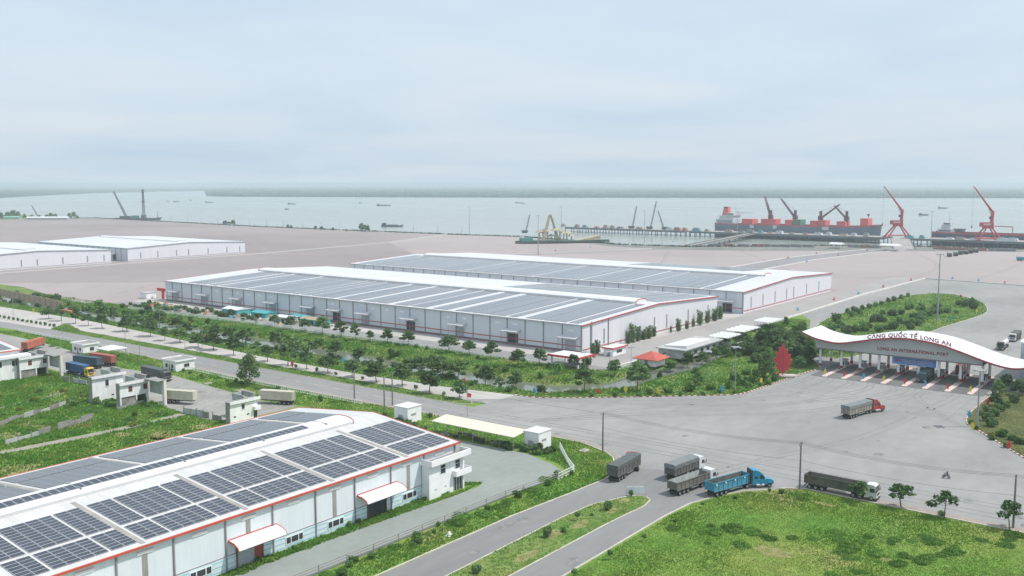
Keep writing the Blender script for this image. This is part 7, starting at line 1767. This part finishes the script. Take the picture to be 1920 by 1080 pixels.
for (px, dpx, h, lab) in [(1185, 9, 34, 'crawler crane with a raised boom, leftmost on the quay deck'), (1219, 12, 41, 'crawler crane with the tallest boom on the quay deck'), (1248, -13, 29, 'crawler crane whose boom leans left on the quay deck')]:
    mobile_crane(lab, 1126, on_x(px, 1126), 4.0, dpx / 1.38, h - 4)
x, y = G(984, 437, 0); mobile_crane('crawler crane alone on the bank left of the quay', x, y, 0, 6.5, 24)
m_pile = [mat('cargo_tan', (0.33, 0.29, 0.24), var=0.15), mat('cargo_teal', (0.10, 0.30, 0.33), var=0.15), mat('cargo_rust', (0.36, 0.16, 0.14), var=0.15), mat('cargo_grey', (0.2, 0.21, 0.22), var=0.15), mat('cargo_white', (0.5, 0.52, 0.54), var=0.1)]
qr = random.Random(8)
for i, px in enumerate([1062, 1085, 1100, 1125, 1140, 1152, 1165, 1205, 1262, 1275, 1290, 1310, 1330, 1372, 1395, 1412, 1428, 1448, 1468, 1492, 1515, 1538, 1560, 1585, 1608, 1630, 1712, 1735, 1785, 1808, 1832, 1885, 1905]):
    y = on_x(px, 1121); w = qr.uniform(5, 12); h = qr.uniform(1.6, 4.0)
    t = thing('quay_cargo', '%s stack of cargo on the quay deck, counted from the left' % nth(i), 'cargo', (qr.uniform(1114, 1122), y, 4.0), 0, 'cargo stacks on the quay')
    m_ = qr.choice(m_pile)
    MB().add([(-3, -w / 2, 0), (3, -w / 2, 0), (3, w / 2, 0), (-3, w / 2, 0), (-2.2, -w * .35, h), (2.2, -w * .4, h * .9), (2.2, w * .35, h), (-2.2, w * .4, h * .85)], [(0, 1, 5, 4), (1, 2, 6, 5), (2, 3, 7, 6), (3, 0, 4, 7), (4, 5, 6, 7)]).build('stack', m_, t)
    MB().cbox((0, w * 0.1, h + 0.25), (3, w * 0.5, 0.6)).build('top_row', qr.choice(m_pile), t)
# dredger-shaped hull on the yard edge, with its tan A-frame
p, q = G(966, 457), G(1143, 454); d = Vector((q[0] - p[0], q[1] - p[1])); L = d.length
t = thing('crane_barge', 'dark green barge hull with a tan A-frame lying at the yard edge', 'barge', (p[0], p[1]), math.atan2(d.y, d.x))
k = L / 104.0
MB().add([(x * k, y * k, z) for z, f in ((0.02, 0.8), (3.0, 1.0)) for x, y in [(0, 0), (10, -9 * f), (55, -11 * f), (92, -8 * f), (104, 0), (92, 9 * f), (50, 12 * f), (10, 10 * f)]], [tuple(range(7, -1, -1)), tuple(range(8, 16))] + [(i, (i + 1) % 8, 8 + (i + 1) % 8, 8 + i) for i in range(8)]).build('hull', mat('barge_green', (0.085, 0.13, 0.11), rough=0.8, var=0.2, scale=0.05), t)
MB().box(6 * k, 18 * k, -4, 6, 3.02, 6.0).build('deckhouse', mat('barge_teal', (0.06, 0.26, 0.22), var=0.2), t); bx('white_cabin', m_super, t, 5 * k, 9 * k, -3, 1, 6.01, 9.5)
af = lattice(lattice(MB(), (28 * k, -6, 3), (37 * k, 0, 31), 2.2, 9, 0.35), (48 * k, 4, 3), (38 * k, 0, 31), 2.2, 9, 0.35).build('a_frame', m_tan, t)
MB().tube((34 * k, 5, 3), (38 * k, 0, 31), 0.4, n=5).tube((56 * k, -2, 9), (38 * k, 0, 30), 0.2, n=4).build('stay', m_tan, af)
ar = random.Random(5)
for i in range(9):
    cx_ = (26 + i * 4.4) * k; h_ = ar.uniform(5, 12)
    o = MB().tube((cx_, 2 * math.sin(i * 2), 3), (cx_, 2 * math.sin(i * 2), 3 + h_), 0.8, 0.6, 6).build('pillar', m_tan, t)
    s = ar.uniform(3.0, 5.0); MB().add([(cx_ - s, -s, 2 + h_), (cx_ + s, -s * .8, 2.4 + h_), (cx_ + s * .9, s, 2.2 + h_), (cx_ - s, s * .8, 2 + h_), (cx_ - s * .3, -s * .2, 5 + h_), (cx_ + s * .5, s * .3, 4.2 + h_)], [(0, 1, 5, 4), (1, 2, 5), (2, 3, 4, 5), (3, 0, 4), (3, 2, 1, 0)]).build('machinery', m_tan, o)
MB().add([(66 * k, -7, 3.02), (92 * k, -5, 3.02), (92 * k, 5, 3.02), (66 * k, 8, 3.02), (92 * k, -5, 8), (92 * k, 5, 8)], [(0, 1, 4), (3, 5, 2), (0, 4, 5, 3), (1, 2, 5, 4)]).build('ramp', m_tan, t)
# piling barge out on the river at left
x, y = G(256, 412, -3); r_ = math.radians(-52.7)
t = thing('piling_barge', 'piling barge with a tall mast and a leaning crane boom, far left on the river', 'barge', (x, y, -3), r_)
MB().slab([(-42, 3.4), (-36, -0.8), (40, -0.8), (46, 4.2), (30, 3.2)], -9, 9).build('hull', m_boat, t)
lattice(MB(), (14, 0, 3), (14, 0, 57), 4.0, 14, 0.45).build('piling_mast', m_lattice, t); bx('mast_head', m_lattice, t, 11.5, 16.5, -2, 2, 33, 36)
bx('mast_top', m_lattice, t, 12.0, 16.0, -1.5, 1.5, 50, 57); bx('mast_foot', m_lattice, t, 10, 18, -4, 4, 3.3, 9)
lattice(MB(), (-18, 0, 3.4), (-41, 0, 53), 3.2, 12, 0.45).build('crane_boom', m_lattice, t)
bx('deckhouse', m_boat, t, -30, -12, -5, 5, 3.3, 7); bx('cabin', mat('barge_teal', (0.06, 0.26, 0.22)), t, -8, 4, -4, 4, 3.3, 8); MB().tube((40, 0, 3), (40, 0, 17), 0.8, 0.3, 6).build('light_mast', m_lattice, t)
# boats under way
def boat(label, px, py, L):
    x, y = G(px, py, -3.0); t = thing('river_boat', label, 'boat', (x, y, -3.0), math.radians(-52.7) + PR.uniform(-.2, .2), 'boats on the river')
    MB().add([(-L / 2, -L * .07, -0.5), (L * .38, -L * .07, -0.5), (L / 2, 0, 0), (L * .38, L * .07, -0.5), (-L / 2, L * .07, -0.5), (-L * .5, -L * .09, 2.0 + L * .02), (L * .36, -L * .09, 1.2 + L * .02), (L * .55, 0, 3.0 + L * .02), (L * .36, L * .09, 1.2 + L * .02), (-L * .5, L * .09, 2.0 + L * .02)],
             [(0, 1, 6, 5), (1, 2, 7, 6), (2, 3, 8, 7), (3, 4, 9, 8), (4, 0, 5, 9), (5, 6, 7, 8, 9), (4, 3, 2, 1, 0)]).build('hull', m_boat, t)
    bx('cabin', m_boat, t, -L * .46, -L * .28, -L * .06, L * .06, 2.0 + L * .02, 4.2 + L * .045); bx('hatch', m_quay, t, -L * .2, L * .28, -L * .06, L * .06, 1.4, 2.6 + L * .02)
for (px, py, L, lab) in [(719, 386, 42, 'long cargo boat in the middle of the river'), (735, 425, 34, 'dark barge close inshore left of the quay'), (547, 383, 26, 'low boat left of the mid-river cargo boat'), (538, 393, 10, 'small sampan below the low boat'), (972, 381, 22, 'left of two tiny boats right of centre'), (981, 382, 14, 'right of two tiny boats right of centre'), (430, 419, 18, 'tug by the left bank'), (314, 378, 10, 'tiny boat far upstream at left'), (331, 379, 24, 'flat barge far upstream at left'), (392, 380, 26, 'flat barge just below the island tip'), (357, 376, 8, 'tiny boat near the island tip'), (1732, 404, 22, 'boat seen between the two red cranes'), (1768, 391, 26, 'far boat above the dark coastal ship'), (676, 381, 10, 'tiny boat left of the mid-river cargo boat')]:
    boat(lab, px, py, L)
# masts, poles, tents and machines in the yard
for (px, py, h, lab, z) in [(880, 441, 35, 'lamp mast on the bank left of the barge hull', 0), (1009, 474, 35, 'lamp mast on the yard in front of the barge hull', 0), (1052, 445, 37, 'lamp mast behind the barge hull', 0), (1208, 455, 35, 'lamp mast on the bank before the crawler cranes', 0), (1745, 460, 36, 'lamp mast beside the access bridge between the red cranes', 0), (1382, 447, 32, 'lamp mast near the stern of the bulk carrier', 0)]:
    x, y = G(px, py); mast('lamp_mast', lab, x, y, h, 6, 0.42)
for i, (px, py) in enumerate([(320, 416), (352, 418), (378, 419), (408, 421), (440, 423), (468, 424), (500, 425.5), (532, 427), (567, 428.5), (602, 430), (637, 431), (690, 433), (775, 436.5), (820, 438), (866, 440)]):
    x, y = G(px, py); t = thing('shore_pole', '%s thin pole along the river bank, counted from the left' % nth(i), 'pole', (x, y), 0, 'poles along the river bank')
    MB().tube((0, 0, 0), (0, 0, 10.5), 0.22, 0.14, 5).build('shaft', m_lattice, t); MB().cbox((0, 0, 9.8), (2.2, 0.2, 0.2), 0.6).build('arm', m_lattice, t)
def tent(lab, px, py, w, d, h):
    x, y = G(px, py); t = thing('tent', lab, 'tent', (x, y), math.radians(-8))
    MB().slab([(-w / 2, h), (w / 2, h), (w / 2, h + .2), (0, h + 2.0), (-w / 2, h + .2)], -d / 2, d / 2).build('roof', m_vent, t)
    for a in (-1, 1):
        for b_ in (-1, 0, 1): MB().tube((a * w * .46, b_ * d * .46, 0), (a * w * .46, b_ * d * .46, h), 0.2, n=5).build('post', m_white, t)
    bx('table', m_gutter, t, -w * .3, w * .3, -d * .35, d * .35, 0.02, 1.0)
tent('smaller white tent at the quay end of the yard road', 1569, 466, 9, 13, 4.2); tent('larger white tent beside the quay road', 1670, 470.5, 10, 19, 5.0)
yr = random.Random(17)
for i, (px, py) in enumerate([(1782, 482), (1794, 480.5), (1803, 478), (1813, 477), (1822, 475.5), (1832, 474)]):
    x, y = G(px, py); truck('%s dark dump truck in the cluster parked on the yard, from the left' % nth(i), (x, y), (x + 10, y + 4), 'over', yr.choice((P_red, B_grey, paint('teal', (0.03, 0.10, 0.12)))), 'tarp', B_grey, yr.choice((m_tarp, m_tarp_lt)), L=8.5, top=3.4, group='dump trucks parked on the yard')
x, y = G(1906, 489); truck('blue truck at the right edge of the yard', (x, y), (x + 4, y - 10), 'over', P_blue, 'tarp', B_blue, B_blue, L=9.0, top=3.4)
# red and teal barrier drums along the yard roads
dr = random.Random(23)
for i, (px, py) in enumerate([(972, 480), (1010, 478), (1042, 471), (1107, 464), (1173, 462), (1193, 459), (1262, 453), (1478, 484.5), (1531, 476), (1513, 491), (1458, 500), (1572, 479), (1626, 470), (1610, 552), (1656, 539), (1708, 526), (1564, 563), (1786, 523), (1835, 527), (1884, 532), (1496, 582), (1094, 454)]):
    x, y = G(px, py); t = thing('barrier_drum', '%s barrier drum along the yard roads, counted from the left picture edge' % nth(i), 'drum', (x, y), 0, 'barrier drums on the yard roads')
    c_ = dr.choice((m_sred, m_sblue))
    MB().tube((0, 0, 0), (0, 0, 1.5), 0.75, 0.6, 10).build('drum', c_, t); MB().tube((0, 0, 0.7), (0, 0, 1.0), 0.73, 0.71, 10).build('band', m_white, t)
bk = random.Random(77)
for i, (px, py) in enumerate([(1352, 462), (1376, 462.5), (1405, 463), (1432, 463), (1446, 463), (1462, 463.2), (1482, 463.5), (1504, 463.6), (1526, 464), (1612, 464.5), (1632, 465), (1652, 465.5), (1775, 468), (1800, 469), (1826, 470), (1850, 470.5), (1880, 471), (1905, 471.5)]):
    x, y = G(px, py); t = thing('stored_container', '%s container stored along the dark bank before the quay, from the left' % nth(i), 'container', (x, y), math.radians(90 + bk.uniform(-12, 12)), 'containers stored along the bank')
    container(t, 0, 0, mat('bank_container_%d' % bk.randrange(4), bk.choice([(0.10, 0.20, 0.24), (0.22, 0.23, 0.24), (0.30, 0.16, 0.14), (0.14, 0.18, 0.17)]), var=0.15), 12.2, 'box')
# the left spit: sheds and trees, and bank bushes
for i, (px, py, s) in enumerate([(3, 411, 2.0), (14, 410, 2.4), (24, 409, 2.6), (34, 409, 2.3), (46, 411, 1.5), (88, 410, 1.4), (96, 409, 2.0), (104, 410, 1.5), (130, 410, 1.6), (138, 409, 1.9), (145, 410, 1.3), (60, 411, 1.3), (74, 411, 1.2), (420, 421, 1.0), (437, 422, 1.4), (540, 427.5, 0.9), (546, 428, 0.8), (592, 431, 1.0), (603, 432, 1.0), (624, 433, 0.8), (650, 434, 0.7), (677, 433, 1.6), (684, 434, 1.8), (690, 434, 1.2)]):
    x, y = G(px, py); plant('bank_tree', 'round', x, y, s * 1.15, '%s dark tree on the river bank, counted from the left edge' % nth(i), 'tree', 'trees on the river bank')
for (px, py, w, lab, m_) in [(12, 411, 46, 'long green roofed shed on the far left spit', m_green_edge), (70, 412, 40, 'low white shed on the far left spit', m_vent), (108, 412, 34, 'low pale shed right of the white one on the spit', m_vent)]:
    x, y = G(px, py); t = thing('bank_shed', lab, 'shed', (x, y), math.radians(-52)); bx('wall', m_dirty, t, -w / 2, w / 2, 0, 12, 0, 3.5); MB().slab([(-0.6, 3.5), (12.6, 3.5), (6, 5.6)], -w / 2 - .5, w / 2 + .5, 'x').build('roof', m_, t)
x, y = G(72, 408); t = thing('derrick', 'small thin derrick beside the sheds on the far left spit', 'crane', (x, y), math.radians(-52.7)); lattice(MB(), (0, 0, 0), (-12, 0, 24), 1.6, 8, .3).build('boom', m_lattice, t); bx('base', m_lattice, t, -2, 4, -2, 2, 0, 3)
# the wooded far bank: one mass
def far_wood(name, line, depth, n, seed, label, h0=6, h1=15):
    rg = np.random.default_rng(seed); P = np.array(line); seg = np.hypot(*np.diff(P, axis=0).T); cum = np.concatenate([[0], np.cumsum(seg)])
    u = rg.random(n) * cum[-1]; k_ = np.clip(np.searchsorted(cum, u) - 1, 0, len(seg) - 1); f = ((u - cum[k_]) / seg[k_])[:, None]
    c = P[k_] * (1 - f) + P[k_ + 1] * f; out = c / np.linalg.norm(c, axis=1)[:, None]
    c = c + out * (rg.random(n) ** 2.2 * depth)[:, None]
    h = rg.uniform(h0, h1, n) * (0.6 + 0.8 * vnoise(c, 0.004, seed)); r = h * rg.uniform(1.0, 2.2, n)
    base = np.array([[1, 0], [0.3, 0.95], [-0.8, 0.6], [-0.8, -0.6], [0.3, -0.95]])
    rings = [np.concatenate([c[:, None, :] + base[None] * (r * s)[:, None, None], np.broadcast_to((-2.0 + h * z)[:, None, None], (n, 5, 1))], 2) for s, z in ((0.8, 0.0), (1.0, 0.55))]
    top = np.concatenate([c + rg.normal(size=(n, 2)) * r[:, None] * 0.2, (-2.0 + h)[:, None]], 1)[:, None, :]
    V = np.concatenate(rings + [top], 1); I = np.arange(n)[:, None] * 11
    F_ = []
    for i in range(5):
        j = (i + 1) % 5
        F_ += [np.concatenate([I + i, I + j, I + 5 + j], 1), np.concatenate([I + i, I + 5 + j, I + 5 + i], 1), np.concatenate([I + 5 + i, I + 5 + j, I + 10], 1)]
    o = bpy.data.objects.new(name, np_mesh(name, V.reshape(-1, 3), np.concatenate(F_), m_leaf4)); link(o); tag(o, label, 'woodland', kind='stuff')
far_wood('far_woodland', isl, 9000, 9000, 1, 'hazy wooded island along the far side of the river')
far_wood('far_woodland', left, 5000, 3000, 2, 'hazy wooded far bank upstream at left')
# undergrowth on the near river bank
def bank_scrub():
    rg = np.random.default_rng(6); pts = []
    for p, q in zip(SHORE[3:16], SHORE[4:17]):
        L = math.hypot(q[0] - p[0], q[1] - p[1]); n = int(L * 1.6); f = rg.random(n)[:, None]
        pts.append(np.array(p) * (1 - f) + np.array(q) * f + rg.normal(size=(n, 2)) * 1.5)
    c = np.concatenate(pts); cl = [(a[0], a[1], 0.3, 1.4, 1.4, rg.uniform(0.6, 1.6)) for a in c]
    V, Fq = leaf_cloud(cl, 7 * len(cl), 0.5, 1.0, rg)
    o = bpy.data.objects.new('bank_scrub', np_mesh('bank_scrub', V, Fq, m_leaf4)); link(o); tag(o, 'dark scrub along the edge of the river bank', 'scrub', kind='stuff')
bank_scrub()

# ------------------------------------------------------------------ the air
hz = bpy.data.materials.new('hazy_air'); hz.use_nodes = True
t_ = hz.node_tree; t_.nodes.clear()
pv = t_.nodes.new('ShaderNodeVolumePrincipled')
pv.inputs['Color'].default_value = (0.74, 0.84, 0.905, 1)
pv.inputs['Density'].default_value = 0.00015
pv.inputs['Anisotropy'].default_value = 0.15
oo = t_.nodes.new('ShaderNodeOutputMaterial'); t_.links.new(pv.outputs[0], oo.inputs['Volume'])
hb = MB().box(-33000, 63000, -48000, 63000, -6.0, 78.0).build('haze', hz, kind='stuff')
